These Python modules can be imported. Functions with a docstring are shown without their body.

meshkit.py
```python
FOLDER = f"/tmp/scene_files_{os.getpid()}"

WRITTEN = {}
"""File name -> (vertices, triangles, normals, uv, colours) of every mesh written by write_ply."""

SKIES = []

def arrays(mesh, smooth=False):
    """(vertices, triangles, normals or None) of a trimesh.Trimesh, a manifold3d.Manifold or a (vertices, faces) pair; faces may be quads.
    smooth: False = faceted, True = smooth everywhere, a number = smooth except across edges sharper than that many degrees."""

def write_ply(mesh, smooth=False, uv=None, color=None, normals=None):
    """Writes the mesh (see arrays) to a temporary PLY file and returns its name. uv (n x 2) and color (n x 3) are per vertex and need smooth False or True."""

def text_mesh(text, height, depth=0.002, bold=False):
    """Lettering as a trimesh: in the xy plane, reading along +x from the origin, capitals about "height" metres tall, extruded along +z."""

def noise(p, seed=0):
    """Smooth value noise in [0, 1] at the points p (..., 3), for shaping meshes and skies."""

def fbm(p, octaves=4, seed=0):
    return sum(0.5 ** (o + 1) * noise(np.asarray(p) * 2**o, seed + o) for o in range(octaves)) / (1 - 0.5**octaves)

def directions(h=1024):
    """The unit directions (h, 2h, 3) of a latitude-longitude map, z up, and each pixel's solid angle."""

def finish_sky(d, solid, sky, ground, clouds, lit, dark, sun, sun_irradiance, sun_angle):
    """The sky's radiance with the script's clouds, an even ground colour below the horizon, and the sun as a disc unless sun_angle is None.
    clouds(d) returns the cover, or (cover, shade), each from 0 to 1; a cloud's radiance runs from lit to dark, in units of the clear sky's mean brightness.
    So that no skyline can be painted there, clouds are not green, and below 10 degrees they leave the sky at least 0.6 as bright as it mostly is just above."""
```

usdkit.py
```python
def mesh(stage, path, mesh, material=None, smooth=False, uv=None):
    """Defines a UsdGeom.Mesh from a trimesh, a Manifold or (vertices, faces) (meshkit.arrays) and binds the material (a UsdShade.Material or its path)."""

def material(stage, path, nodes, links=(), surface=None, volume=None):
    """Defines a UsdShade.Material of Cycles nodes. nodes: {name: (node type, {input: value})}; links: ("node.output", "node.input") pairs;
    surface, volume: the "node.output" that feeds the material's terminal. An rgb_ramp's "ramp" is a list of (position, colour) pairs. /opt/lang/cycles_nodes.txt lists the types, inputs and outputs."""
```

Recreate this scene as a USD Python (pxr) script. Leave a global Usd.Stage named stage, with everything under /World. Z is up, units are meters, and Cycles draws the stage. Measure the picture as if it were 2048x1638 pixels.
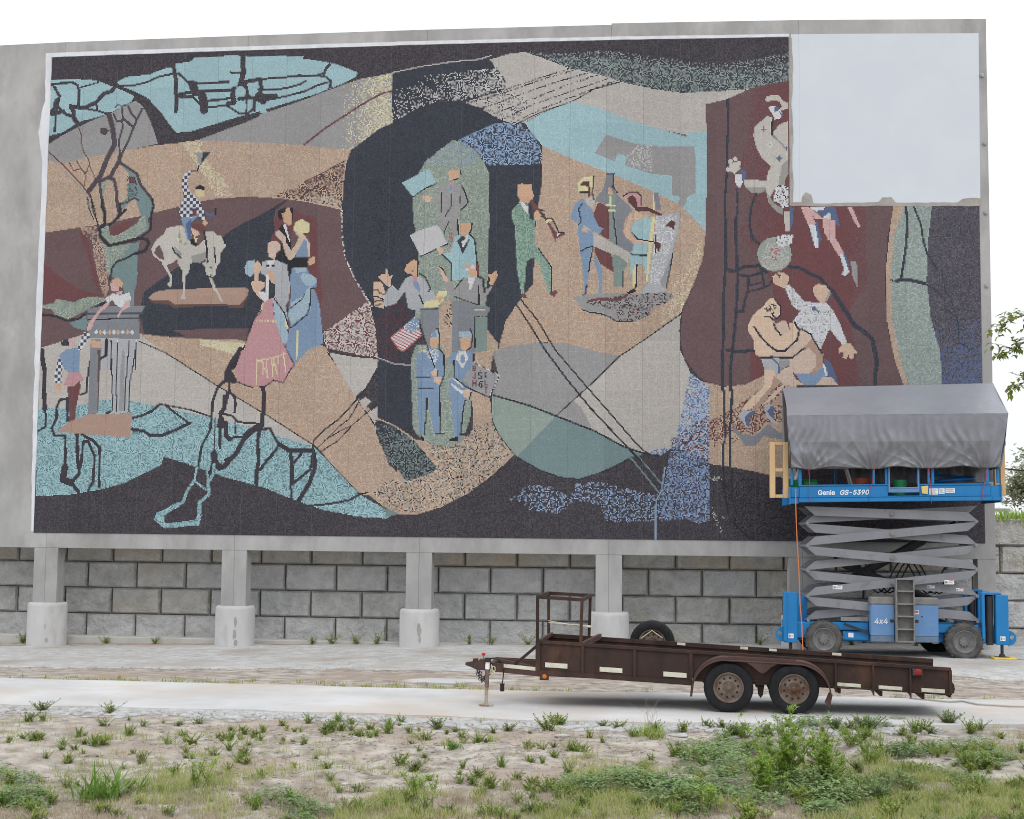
'''Mosaic wall with a scissor lift and a parked trailer, overcast daylight.'''
import math
import numpy as np
import trimesh
import usdkit
import meshkit
from shapely.geometry import Polygon
from pxr import Usd, UsdGeom, UsdLux, UsdShade, Gf, Sdf, Vt

stage = Usd.Stage.CreateInMemory()
UsdGeom.SetStageUpAxis(stage, UsdGeom.Tokens.z)
UsdGeom.SetStageMetersPerUnit(stage, 1.0)
UsdGeom.Xform.Define(stage, '/World')
UsdGeom.Scope.Define(stage, '/World/Looks')
PI = math.pi

# ------------------------------------------------------------------ camera, sky, sun, exposure
EXPOSURE = -0.42
PITCH, ROLL, EYE = 0.0859, 0.0108, 2.63
cam = UsdGeom.Camera.Define(stage, '/World/camera')
cam.CreateHorizontalApertureAttr(36.0); cam.CreateVerticalApertureAttr(36.0 * 819 / 1024)
cam.CreateFocalLengthAttr(36.0 * 2844 / 2048); cam.CreateClippingRangeAttr(Gf.Vec2f(0.1, 2000))
cam.CreateExposureAttr(EXPOSURE)
_F = np.array([0, math.cos(PITCH), math.sin(PITCH)]); _U = np.array([0, -math.sin(PITCH), math.cos(PITCH)]); _R = np.array([1.0, 0, 0])
_u = _U * math.cos(ROLL) - _R * math.sin(ROLL); _r = _R * math.cos(ROLL) + _U * math.sin(ROLL)
cam.AddTransformOp().Set(Gf.Matrix4d(*_r, 0, *_u, 0, *(-_F), 0, 0, 0, EYE, 1))

SUN_EL, SUN_AZ = math.radians(52), math.radians(165)      # high veiled sun, behind the camera and to the right
sx, sy, sz = math.cos(SUN_EL) * math.sin(SUN_AZ), math.cos(SUN_EL) * math.cos(SUN_AZ), math.sin(SUN_EL)
sky_mat = usdkit.material(stage, '/World/Looks/sky_overcast', {
    'sky': ('sky_texture', {'sky_type': 'single_scattering', 'sun_disc': False, 'sun_elevation': SUN_EL, 'sun_rotation': SUN_AZ}),
    'tc': ('texture_coordinate', {}),
    'n': ('noise_texture', {'scale': 2.2, 'detail': 5.0, 'roughness': 0.55}),
    'cl': ('rgb_ramp', {'ramp': [(0.25, (11.6, 12.1, 12.9)), (0.75, (14.6, 14.9, 15.4))]}),
    'xyz': ('separate_xyz', {}), 'oc': ('map_range', {'from_min': 0.0, 'from_max': 1.0, 'to_min': 1.0, 'to_max': 1.78, 'clamp': True}),   # an overcast sky is brightest overhead
    'ml': ('vector_math', {'math_type': 'scale'}),
    'mx': ('mix_color', {'fac': 0.93, 'use_clamp': False}),
    'bg': ('background_shader', {'strength': 0.1})},
    [('tc.generated', 'n.vector'), ('n.fac', 'cl.fac'), ('tc.generated', 'xyz.vector'), ('xyz.z', 'oc.value'), ('cl.color', 'ml.vector1'), ('oc.result', 'ml.scale'), ('sky.color', 'mx.a'), ('ml.vector', 'mx.b'), ('mx.result', 'bg.color')], surface='bg.background')
sky = UsdLux.DomeLight.Define(stage, '/World/sky')
UsdShade.MaterialBindingAPI.Apply(sky.GetPrim()).Bind(sky_mat)
sky.GetPrim().SetCustomDataByKey('kind', 'structure')
sun = UsdLux.DistantLight.Define(stage, '/World/sun')
sun.CreateIntensityAttr(0.32); sun.CreateAngleAttr(24.0); sun.CreateColorAttr(Gf.Vec3f(1.0, 0.965, 0.92)); sun.CreateNormalizeAttr(True)
_z = Gf.Vec3d(sx, sy, sz)
sun.AddTransformOp().Set(Gf.Matrix4d().SetLookAt(_z, Gf.Vec3d(0, 0, 0), Gf.Vec3d(0, 0, 1)).GetInverse())

TILE_GAIN = 0.84
FIGS = [None, 'donkey_rider_figure', 'mosaic_tree_figure', 'podium_figure', 'reaching_girl_figure', 'leaping_dog_figure', 'dancing_legs_figure', 'wrestlers_figure', 'dancing_couples_figure', 'speakers_figure', 'lectern_figure', 'flag_figure', 'soldiers_figure', 'clarinet_player_figure', 'band_figure']
DESIGN = '''
P bl 0 -40,1395,66,1392,93,1386,134,1370,168,1356,187,1345,182,1332,154,1317,120,1301,50,1284,30,1274,0,1256,-37,1249
P gy 0 -38,1226,1,1249,40,1268,77,1285,113,1298,120,1300,126,1301,154,1317,189,1332,204,1332,223,1299,240,1262,254,1221,173,1206,74,1188,7,1176,-36,1188
P bl 0 140,1383,167,1395,227,1400,273,1416,284,1414,288,1398,293,1375,294,1425,332,1430,342,1438,457,1442,466,1424,466,1398,452,1396,454,1363,459,1360,476,1388,477,1434,522,1437,626,1434,595,1391,531,1377,533,1293,468,1286,338,1250,301,1248,284,1268,263,1297,225,1338,188,1358,152,1372
P bl 0 447,1440,509,1436,517,1429,552,1431,629,1427,668,1420,707,1411,746,1395,762,1388,756,1377,727,1362,670,1341,619,1326,548,1306,451,1282
P gy 0 345,1227,452,1273,548,1298,619,1320,689,1345,762,1370,829,1381,849,1385,851,1259,813,1241,782,1217,750,1194,718,1195,631,1207,492,1218,361,1227
G yc 0 715,1330,827,1327 715,1356,762,1370,849,1385,851,1259,813,1241,782,1217,750,1194,725,1196
L rd 0 4.8 631,1210,685,1251,736,1283,767,1303,799,1321,830,1336,849,1338
L dk 0 6.7 -34,1382,-8,1384,22,1386,36,1378,42,1363,42,1323
L dk 0 4 41,1371,66,1377,93,1384
L dk 0 8 -25,1375,-10,1351,-16,1325,9,1303,29,1297
L dk 0 16 -17,1338,-19,1319,-29,1309
L dk 0 10.7 -29,1306,1,1311
L dk 0 6.7 -19,1306,-18,1286,-20,1260
L dk 0 12 21,1324,29,1311,29,1294,40,1281
L dk 0 10.7 21,1321,62,1320,88,1332,108,1354,128,1359,136,1370
L dk 0 5.3 62,1316,93,1310,120,1301
L dk 0 5.3 87,1332,92,1315
L dk 0 5.3 152,1373,188,1373,221,1380,247,1392,285,1399
L dk 0 10.7 289,1417,297,1381,298,1342,298,1303
L dk 0 6.7 303,1400,327,1377,354,1373,400,1373,433,1374
L dk 0 21.3 340,1370,348,1350
L dk 0 8 300,1345,325,1349,354,1352,394,1352,443,1354
L dk 0 6.7 302,1340,341,1339,359,1321
L dk 0 21.3 364,1346,372,1320,372,1304
L dk 0 6.7 372,1327,427,1330,450,1337
L dk 0 5.3 382,1310,428,1315,444,1305,464,1292,481,1293
L dk 0 5.3 331,1349,364,1346
L dk 0 13.3 468,1441,471,1395,462,1363
L dk 0 5.3 437,1398,465,1397
L dk 0 12 449,1357,443,1338,451,1321,434,1318
L dk 0 12 476,1362,483,1336,506,1329
L dk 0 6.7 482,1375,514,1379
L dk 0 10.7 463,1330,496,1333
L dk 0 5.3 481,1327,482,1288
L dk 0 6.7 514,1355,499,1336,500,1304,484,1291
P bl 0 479,1348,478,1343,475,1338,471,1335,466,1335,461,1336,456,1339,453,1343,452,1349,453,1354,456,1358,460,1361,465,1362,470,1361,474,1358,477,1353
P bl 0 510,1345,509,1341,506,1338,502,1335,497,1335,493,1336,489,1338,486,1342,485,1346,486,1350,488,1354,492,1356,497,1357,502,1356,506,1353,509,1350
P bl 0 481,1311,480,1305,477,1300,473,1297,467,1296,461,1298,456,1301,453,1306,452,1311,453,1317,456,1322,460,1325,466,1326,472,1324,477,1321,480,1316
P bl 0 513,1306,513,1302,512,1297,510,1295,508,1294,506,1295,505,1298,503,1302,503,1307,503,1312,504,1316,506,1319,508,1320,510,1319,511,1316,513,1311
L dk 0 10.7 468,1372,514,1378,518,1355,509,1329,522,1319
L dk 0 5.3 507,1378,569,1381,614,1384,643,1382,663,1385,675,1389
L dk 0 5.3 518,1352,550,1351,579,1353,618,1363,631,1371
L dk 0 5.3 663,1383,682,1379,692,1369,696,1353
L dk 0 6.7 676,1386,682,1402,691,1411
L dk 0 5.3 522,1319,535,1325,586,1334,631,1345,657,1357,686,1366
L dk 0 13.3 509,1336,528,1335,554,1334
L dk 0 5.3 501,1323,502,1297
L dk 0 16 525,1322,509,1332
L dk 0 5.3 695,1369,689,1347
P dk 0 621,1384,621,1382,619,1381,617,1380,614,1380,612,1380,609,1381,608,1383,607,1385,608,1386,609,1388,611,1389,614,1389,617,1388,619,1387,621,1386
P dk 0 204,1342,225,1336,263,1296,286,1266,301,1247,338,1248,468,1284,516,1297,516,1284,475,1268,358,1228,306,1221,254,1220,240,1262,223,1299,211,1318,189,1337
P sd 0 -44,1189,7,1177,74,1191,147,1203,255,1218,311,1222,358,1227,492,1219,631,1208,719,1196,750,1195,737,1156,732,1107,730,1032,498,1023,241,990,-48,982
P yc 0 312,1223,358,1228,371,1220,362,1210,393,1152,428,1087,422,1081,408,1081,381,1130,353,1172,333,1198
S sd 0 0.45 312,1223,358,1228,371,1220,362,1210,393,1152,428,1087,422,1081,408,1081,381,1130,353,1172,333,1198
S yc 0 0.4 359,1211,440,1112,451,1086,428,1084
P mr 0 -49,998,31,1009,109,1018,239,1043,304,1058,394,1077,496,1082,572,1076,648,1064,729,1044,731,982,739,932,759,883,798,821,810,806,687,742,682,699,533,651,468,700,288,736,121,715,-42,706
S mr2 0 0.5 554,1081,637,1115,735,1167,732,1129,728,1091,728,1050,689,1060,625,1070,577,1078
S cr 0 0.25 625,1077,727,1081,728,1050,677,1060
L mr2 0 2.4 634,1116,687,1142,736,1168
P rd 0 565,1044,604,1053,631,1032,665,1029,671,967,675,910,687,838,681,787,635,839,649,905,654,926,650,980,605,994,597,916,554,943,553,987
P nv 0 479,1014,526,1036,562,1057,585,1072,590,1069,572,1054,562,1046,558,1020,561,994,553,979,554,969,541,966,597,911,600,788,567,737,502,737,497,735,236,736,221,791,230,846,301,897,361,938,416,971,447,996
P mr 0 306,751,454,753,502,753,497,732,349,732
P tn 1 243,832,260,847,290,851,391,854,457,855,497,853,495,832,488,814,472,812,406,815,312,815,296,824,253,825
P br 1 245,826,296,824,312,815,406,815,472,812,488,814,488,805,419,810,310,806,294,814,253,819
P tn 1 446,854,467,851,500,850,497,832,479,812,447,810
P br 1 500,849,498,831,482,804,450,803,447,811,479,813,495,832
P rd 0 -37,923,-11,904,40,866,76,850,128,840,96,834,58,827,-2,822,-35,817
P sg 0 -35,817,-7,820,3,831,28,827,50,822,64,831,96,837,129,832,132,826,97,811,65,793,36,780,2,791,-12,806,-35,809
L ln 0 6 -34,792,3,788,30,777,63,780,76,790,97,803,129,821
P tl 0 39,772,63,777,81,790,88,771,83,751,53,759
S sd 0 0.55 59,1011,100,1014,118,976,133,912,134,844,123,844,110,886,98,934,91,976,68,995
P rd 0 62,1011,80,981,92,934,105,897,120,844,106,858,75,955,57,995
S sd 0 0.5 59,1011,100,1014,116,955,133,912,134,844,123,844,110,886,98,934,91,976,68,995
L rd 0 3.6 -34,1208,7,1172,56,1124,84,1087
L gy 0 2.4 -33,1195,8,1157,49,1121,78,1088,86,1031
L br 0 2.4 44,1268,51,1251,52,1231,60,1205,74,1185,78,1166,92,1139,93,1123
L br 0 2.4 22,1180,35,1157,55,1163,69,1143,63,1111
L br 0 2.4 42,1183,55,1160,68,1150,74,1169
L ln 0 2.4 74,1088,79,1062,93,1031
L ln 0 2.4 81,1097,95,1055,100,1031
P tl 2 156,1175,182,1163,199,1150,210,1120,230,1097,246,1065,243,1028,213,1028,222,1052,208,1059,201,1085,185,1073,166,1054,146,1030,156,1041,158,1070,181,1086,177,1108,186,1137,175,1154
P rd 2 179,1137,196,1139,198,1121,183,1121
S dk 2 0.35 176,1141,202,1137,207,1088,181,1073
P sg 2 103,1126,126,1137,139,1135,120,1122,118,1087,123,1030,118,1030,108,1087
L br2 2 13.1 123,1300,135,1262,141,1223,124,1190,106,1142,77,1104
L br2 2 4.8 135,1301,144,1281,161,1284,156,1320,169,1323
L br2 2 4.8 157,1284,161,1268,152,1232,155,1199
L br2 2 6 173,1320,183,1300,197,1286
L br2 2 6 210,1312,191,1270,176,1228,160,1196,156,1173
L br2 2 6 164,1287,185,1267
L br2 2 10.7 157,1196,154,1180,132,1138
L br2 2 8.3 106,1129,126,1138,143,1132,150,1102,153,1070,159,1047
L br2 2 7.1 105,1126,111,1087,121,1054,123,1030
L br2 2 7.1 161,1173,202,1146,213,1117,241,1084,247,1058,239,1028
L br2 2 4.8 158,1070,178,1073,198,1085,208,1079
P br2 2 122,1257,121,1254,119,1250,116,1248,112,1248,108,1249,104,1251,102,1254,101,1258,101,1262,103,1265,107,1267,111,1267,115,1267,119,1264,121,1261
L br2 2 4.8 118,1259,131,1259
L br2 2 2.4 138,1317,146,1325,156,1320
P tl 2 212,1079,239,1079,248,1063,243,1039,235,1031,239,1005,215,990,199,993,225,1013,227,1034,210,1048
P sg 2 111,1010,133,1017,136,996,147,988,171,998,206,1019,214,1034,227,1039,234,1005,215,992,199,979,162,972,140,967,118,978
P rd 2 141,1012,171,1023,211,1030,187,1009,158,991,136,990
P sg 2 115,973,140,962,189,969,216,971,200,948,166,927,147,912,140,881,132,897,128,933
P tl 2 189,966,216,974,211,948,210,911,213,895,209,854,177,854,171,870,146,886,147,912,169,927
P tl 2 177,854,206,854,205,809,194,810
P tn 2 132,897,139,855,131,836,127,836
L ln 2 7.1 114,1081,112,1065,121,1047,123,1020
L ln 2 8.3 123,1020,109,1007,112,989,135,965,162,970,194,977,215,982,234,979,240,968,230,950,206,944
L ln 2 6 245,1079,248,1063,243,1039,242,1002,221,987
L ln 2 4.8 203,944,179,930,158,925,145,907,141,878
L ln 2 7.1 135,1017,157,1035,175,1054
L ln 2 6 161,1070,162,1049,151,1030
L ln 2 3.6 84,1082,90,1055,99,1034,106,1013
P cr 2 -42,706,29,727,93,746,221,742,290,695,433,608,548,543,672,467,688,443,563,455,385,503,128,515,-37,515
P sd 2 221,742,301,733,378,728,480,725,531,712,582,700,682,711,694,708,733,652,773,587,830,534,831,492,857,422,885,396,862,336,807,348,786,348,672,467,548,543,433,608,290,695
P yc 2 378,728,531,712,557,675,482,685,379,713
P lk 2 -36,558,49,558,126,578,206,575,294,559,423,530,537,506,638,473,673,464,763,377,789,348,850,315,887,308,853,292,783,296,691,313,628,334,553,363,446,390,388,410,296,438,289,417,198,373,134,356,57,343,-32,338
P tl 2 850,315,911,310,875,300,853,295
L ln 2 2.4 222,723,290,695,433,608,548,543,672,467
L ln 2 2.4 672,467,789,348,807,354
L dk2 2 12 -31,703,-29,685,-21,648,-21,602,-17,556
L dk2 2 5.3 -17,556,-13,538,-14,511,-33,500
L dk2 2 6.7 43,581,22,578,14,559,15,532,4,508,10,489,39,489,42,444,42,411
L dk2 2 17.3 42,411,37,380,59,372
L dk2 2 8 59,372,79,351
L dk2 2 9.3 70,492,74,429,80,396,62,375
L dk2 2 6.7 83,411,85,444,87,474,100,474,110,453,118,438,116,375,104,354
L dk2 2 6.7 83,492,112,477,130,459,132,363
L dk2 2 6.7 213,533,236,538,261,550,279,565
L dk2 2 4 279,567,329,559,361,553,411,536
L dk2 2 5.3 295,565,327,541,359,520
L dk2 2 8 359,520,328,505,291,491,257,491,244,500,212,505
L dk2 2 5.3 97,675,91,626,90,596,76,591
L dk2 2 5.3 144,544,154,549,189,547
L dk2 2 6.7 452,631,427,607,416,574,414,532,412,505,391,463,384,415
L dk2 2 9.3 453,592,447,562,436,544,439,523
L dk2 2 16 439,529,436,514
L dk2 2 5.3 438,508,438,460
L dk2 2 17.3 423,445,427,421,439,413
L dk2 2 8 421,418,415,401
L dk2 2 6.7 451,430,463,436
L dk2 2 2.7 424,532,424,451
L dk2 2 2.7 100,309,78,285,64,254
L lk 2 8.3 424,418,424,401,410,374,414,347,390,326,390,299,382,276
L lk 2 6 381,412,375,379,391,368,410,356
L lk 2 7.1 375,379,358,355,349,329,334,317
L lk 2 11.9 334,320,307,305,285,289,305,269,339,272,382,278
L lk 2 6 406,403,410,377
P lk 2 282,301,300,307,301,281,311,269,298,266,276,283
P lk 2 381,287,397,296,391,270,376,270
L dk2 2 14.7 483,700,462,667,451,646,451,628
L dk2 2 17.3 454,646,467,625
L dk2 2 8 451,628,436,616
L dk2 2 6.7 456,622,458,595,471,586,474,568,472,547
L dk2 2 10.7 446,586,447,559,438,544
L dk2 2 5.3 438,544,466,538,482,523,534,519
L dk2 2 10.7 536,613,543,607,545,574,543,532,539,508
L dk2 2 16 539,514,516,502,501,487
L dk2 2 12 501,487,478,445,448,413,439,410
L dk2 2 9.3 537,508,532,478,536,431,531,401,532,372
L dk2 2 6.7 544,505,562,508,575,484,584,470,579,455
L dk2 2 8 579,455,558,431,540,407
L dk2 2 10.7 584,470,609,455,639,453,670,453
L dk2 2 9.3 615,452,619,419,620,378
L dk2 2 5.3 617,378,620,337
L dk2 2 6.7 646,452,625,425
L dk2 2 6.7 671,464,669,431,665,408,620,372
L dk2 2 10.7 673,446,677,417,665,378,639,334
L dk2 2 12 450,520,452,490,461,481
L dk2 2 5.3 461,484,495,487
L dk2 2 6.7 437,529,437,466
L dk2 2 5.3 667,321,715,326,763,335,790,350
L dk2 2 4 474,523,476,496
L ln 2 3.6 671,470,671,477,696,503,735,532,773,574,799,606,826,654
L ln 2 2.4 682,461,729,508,759,532,779,568,797,586
L ln 2 1.9 691,452,733,479,771,520,827,568
L ln 2 1.9 699,479,744,506,765,514
L ln 2 1.4 701,693,738,645,770,591,822,515
P cr 2 783,574,797,584,812,574,794,553
P cr 2 804,541,827,562,827,515
P cr 2 705,693,768,681,827,676,826,654,799,609,773,584,741,633
L ln 2 3.6 735,532,773,574,799,606,826,654
P rw 2 687,740,801,819,818,761,825,679,778,685,698,703
L mr2 2 2.4 698,703,778,685,825,678
P nv 2 851,1259,901,1288,944,1304,975,1310,1024,1305,1067,1292,1117,1263,1160,1248,1190,1232,1209,1205,1221,1177,1220,1098,1206,1007,1202,858,1161,805,1136,767,1122,709,1111,709,1093,746,1093,746,922,771,880,710,907,674,911,495,831,495,827,692,820,747,810,796,797,827,759,883,739,932,731,982,729,1044,733,1107,737,1156,750,1187,782,1216,817,1242
S nv2 2 0.5 798,1130,860,1129,864,919,802,919
S rwd 2 0.35 859,820,896,869,916,747,881,649,828,650,817,772
P sg 2 906,1072,916,1128,934,1159,970,1189,1001,1212,1019,1210,1056,1187,1079,1156,1091,1131,1094,1014,1091,867,1086,770,916,771,923,912,917,979,907,1017
S bl2 2 0.3 922,1153,958,1183,1001,1210,1038,1200,1069,1162,1045,1150
P sb 2 1016,1209,1099,1249,1160,1256,1188,1232,1210,1203,1221,1175,1219,1150,1091,1148,1079,1156,1056,1187
L bu 2 2.4 1016,1212,1099,1249,1129,1253
P nv 2 849,1386,905,1394,942,1402,1090,1412,1098,1407,1130,1360,1128,1340,1055,1318,1024,1308,975,1314,944,1304,901,1288,851,1259
G wt 2 918,1378,994,1263 849,1386,943,1377,1066,1387,1103,1396,1130,1360,1128,1340,1055,1318,1024,1308,975,1314,944,1304,901,1288,851,1259
S wt 2 0.18 856,1342,1054,1374,1122,1360,1055,1318,1024,1308,975,1314,944,1304,901,1288,853,1259
L cr 2 1.9 848,1385,918,1398,1000,1409,1065,1413,1093,1422
P cr 2 1090,1412,1139,1425,1179,1429,1207,1418,1286,1385,1383,1364,1492,1330,1552,1321,1623,1322,1695,1327,1730,1337,1707,1315,1659,1301,1613,1291,1615,1221,1576,1214,1516,1227,1444,1249,1293,1303,1220,1277,1178,1253,1154,1250,1117,1261,1067,1292,1030,1306,1128,1338,1130,1360
S wt 2 0.4 1030,1306,1128,1338,1190,1309,1154,1254,1117,1261,1067,1292
S gy3 2 0.2 1030,1306,1128,1338,1190,1309,1154,1254,1117,1261,1067,1292
L dots 2 3 1024,1310,1116,1332,1189,1355,1286,1385
L dots 2 3 1043,1305,1128,1328,1214,1358,1299,1381
L dots 2 3 1070,1290,1165,1322,1250,1351,1335,1374
L dots 2 3 1098,1274,1190,1309,1275,1342,1353,1367
L dots 2 3 1123,1263,1202,1299,1299,1331,1377,1357
L dots 2 3 1147,1251,1214,1284,1311,1321,1402,1354
L ln 2 2.4 1154,1248,1214,1277,1293,1303,1347,1333,1414,1350
P nsg 2 1176,1429,1250,1422,1359,1428,1516,1408,1576,1395,1659,1390,1731,1401,1814,1415,1813,1340,1766,1336,1730,1327,1695,1325,1623,1321,1552,1320,1492,1329,1420,1346,1371,1364,1286,1386,1219,1413
S dk 2 0.5 1176,1429,1250,1422,1359,1428,1516,1408,1576,1395,1659,1390,1731,1401,1814,1415,1814,1391,1719,1374,1659,1375,1516,1392,1359,1412,1219,1413
P bl 2 1178,1252,1220,1276,1293,1303,1360,1284,1444,1249,1516,1227,1566,1213,1578,1222,1615,1222,1616,997,1613,982,1552,1046,1492,1077,1409,1114,1300,1159,1221,1194,1209,1209,1190,1232
P gy 2 1374,1219,1432,1200,1480,1190,1587,1188,1590,1076,1570,1066,1566,1052,1540,1009,1528,1010,1554,1066,1534,1070,1532,1117,1486,1122,1420,1144,1426,1166,1402,1172,1396,1153,1348,1174
S wt 2 0.3 1450,1193,1486,1190,1486,1125,1426,1144,1426,1169
P sd 2 1221,1194,1300,1159,1409,1114,1492,1077,1552,1046,1613,982,1605,912,1581,846,1561,804,1554,783,1481,730,1410,682,1363,691,1279,711,1219,716,1123,701,1105,691,1101,577,1107,517,1126,487,1160,445,1109,398,1055,356,984,319,924,301,885,303,850,318,807,350,849,390,873,396,921,480,1005,481,1060,493,1058,613,1045,710,1032,746,1074,770,1122,709,1136,767,1161,805,1202,858,1206,1007,1220,1098
S yc 2 0.3 1517,816,1605,973,1599,900,1561,804,1554,783,1505,756
P gy 2 1105,691,1123,702,1207,715,1279,713,1363,692,1410,682,1340,613,1259,539,1197,563,1106,592,1122,631
P cr 2 1554,783,1550,744,1552,697,1576,643,1576,578,1546,507,1535,465,1505,445,1470,453,1417,468,1352,503,1259,539,1340,613,1410,682,1481,730
P gy 2 1259,539,1299,577,1319,559,1349,503
P sgl 2 1106,592,1197,563,1259,539,1245,523,1166,441,1126,491,1107,529
P tl 2 1259,539,1352,503,1417,468,1470,450,1433,441,1411,426,1364,404,1317,389,1270,393,1222,410,1166,441,1245,523
L ln 2 2.4 1554,783,1481,730,1410,682,1340,613,1259,539
L ln 2 4.2 1100,591,1197,563,1259,539,1352,503,1417,468,1470,450,1505,445
L ln 2 3 1166,441,1222,410,1270,393,1317,389,1364,404,1411,426,1437,441
P spk 2 945,480,1006,475,1048,487,1065,517,1107,523,1126,487,1150,451,1109,398,1055,356,984,322,924,306,875,312,838,336,819,354,855,384,922,384,976,409
S sd 2 0.45 945,480,1006,475,1048,487,1065,517,1107,523,1126,487,1150,451,1109,398,1055,356,984,322,924,306,875,312,838,336,819,354,855,384,922,384,976,409
P nsd 2 827,534,830,522,902,498,945,450,977,411,946,394,900,382,879,411,857,426,826,495
G nv 2 884,468,840,516 822,534,908,497,885,426,854,426,826,495
L sd 2 3.6 830,531,871,514,921,480
P nv 2 827,698,907,698,910,502,830,538
S rwd 2 0.3 826,772,922,771,908,664,827,680
L wt2 2 2.1 827,679,868,664,908,661
P sg 2 907,674,919,710,1057,710,1058,601,1053,529,1041,493,1036,475,1006,466,969,466,945,478,926,492,915,510
S sgd 2 0.4 913,661,927,674,930,492,915,516
S bs 2 0.32 1149,339,1193,374,1246,372,1294,346,1306,380,1365,382,1470,359,1523,353,1523,295,1412,288,1377,293,1365,329,1306,340,1271,306,1199,315,1181,333
P sbd 2 1535,483,1620,466,1622,296,1599,286,1564,298,1506,292,1511,359
P sbw 2 1576,643,1601,623,1620,611,1621,436,1535,468,1505,447,1470,453,1535,471,1549,519
S rwd 2 0.3 1529,483,1620,542,1621,425,1535,465
L tl 2 3.6 1433,445,1470,400,1503,359
L tl 2 3 1453,445,1482,412,1511,377
L bl2 2 3.6 1517,418,1508,359,1496,341,1495,250
P mr 2 1613,1291,1659,1301,1718,1327,1766,1339,1816,1345,1814,1041,2060,1041,2039,972,2032,864,2035,757,2053,674,2078,613,1820,612,1751,643,1704,616,1658,611,1611,623,1587,643,1564,675,1552,721,1558,786,1581,846,1605,912,1613,982,1616,1179
P rd 2 1718,1327,1816,1345,1814,1041,1988,1041,1992,864,1950,792,1972,615,1716,614,1716,697,1787,768,1764,864,1694,972,1717,1057,1694,1142,1718,1227
G mr 2 1789,1177,1706,1178 1707,1327,1790,1342,1787,768,1693,768
G mr 2 1939,864,1997,864 1929,1041,2005,1041,2001,615,1925,615
P sd 2 2054,1041,2078,1041,2073,1020,2055,972,2047,888,2048,769,2066,674,2084,613,2073,613,2051,680,2035,769,2034,888,2045,984
P sgr 2 2078,1041,2144,1041,2134,960,2129,864,2138,769,2158,698,2161,614,2084,613,2066,674,2048,769,2047,888,2055,972
P dkr 2 2144,1041,2268,1041,2266,614,2161,614,2158,698,2138,769,2129,864,2134,960
G bu2 2 2183,817,2226,616 2133,769,2265,770,2266,614,2161,614,2158,698
L nv 2 6 2083,1041,2086,998,2083,951,2076,904,2070,869
L nv 2 4.8 2101,1041,2118,995,2123,954,2131,927,2148,901,2153,890
L nv 2 8.3 2059,862,2073,865,2099,862,2124,856
L nv 2 2.4 2043,863,2059,862
L nv 2 3.6 2124,856,2149,840,2169,820,2171,797,2194,779,2202,759,2201,716,2221,705
L nv 2 2.4 2167,881,2169,840,2183,823,2194,788
P sd 2 1604,621,1658,610,1704,615,1786,655,1823,614,1821,389,1785,397,1692,417,1621,427,1620,611
S rwd2 2 0.45 1617,524,1682,563,1746,608,1797,621,1802,525,1753,525,1725,496,1702,496,1676,504,1658,488,1630,483,1617,493
S rwd2 2 0.12 1617,483,1643,493,1689,493,1684,473,1630,467
P gy2 2 1676,519,1694,499,1727,494,1758,522,1781,504,1806,494,1806,484,1763,489,1748,494,1727,470,1704,470,1689,493,1676,504
S wt2 2 0.28 1617,400,1643,398,1656,387,1630,385
S wt2 2 0.14 1643,372,1681,370,1679,349,1653,364
S wt2 2 0.25 1699,341,1770,347,1780,335,1714,331
S wt2 2 0.25 1650,303,1681,311,1765,316,1810,294,1805,284,1719,285,1689,290,1658,295
S wt2 2 0.3 1625,331,1650,272,1648,262,1625,313
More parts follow.
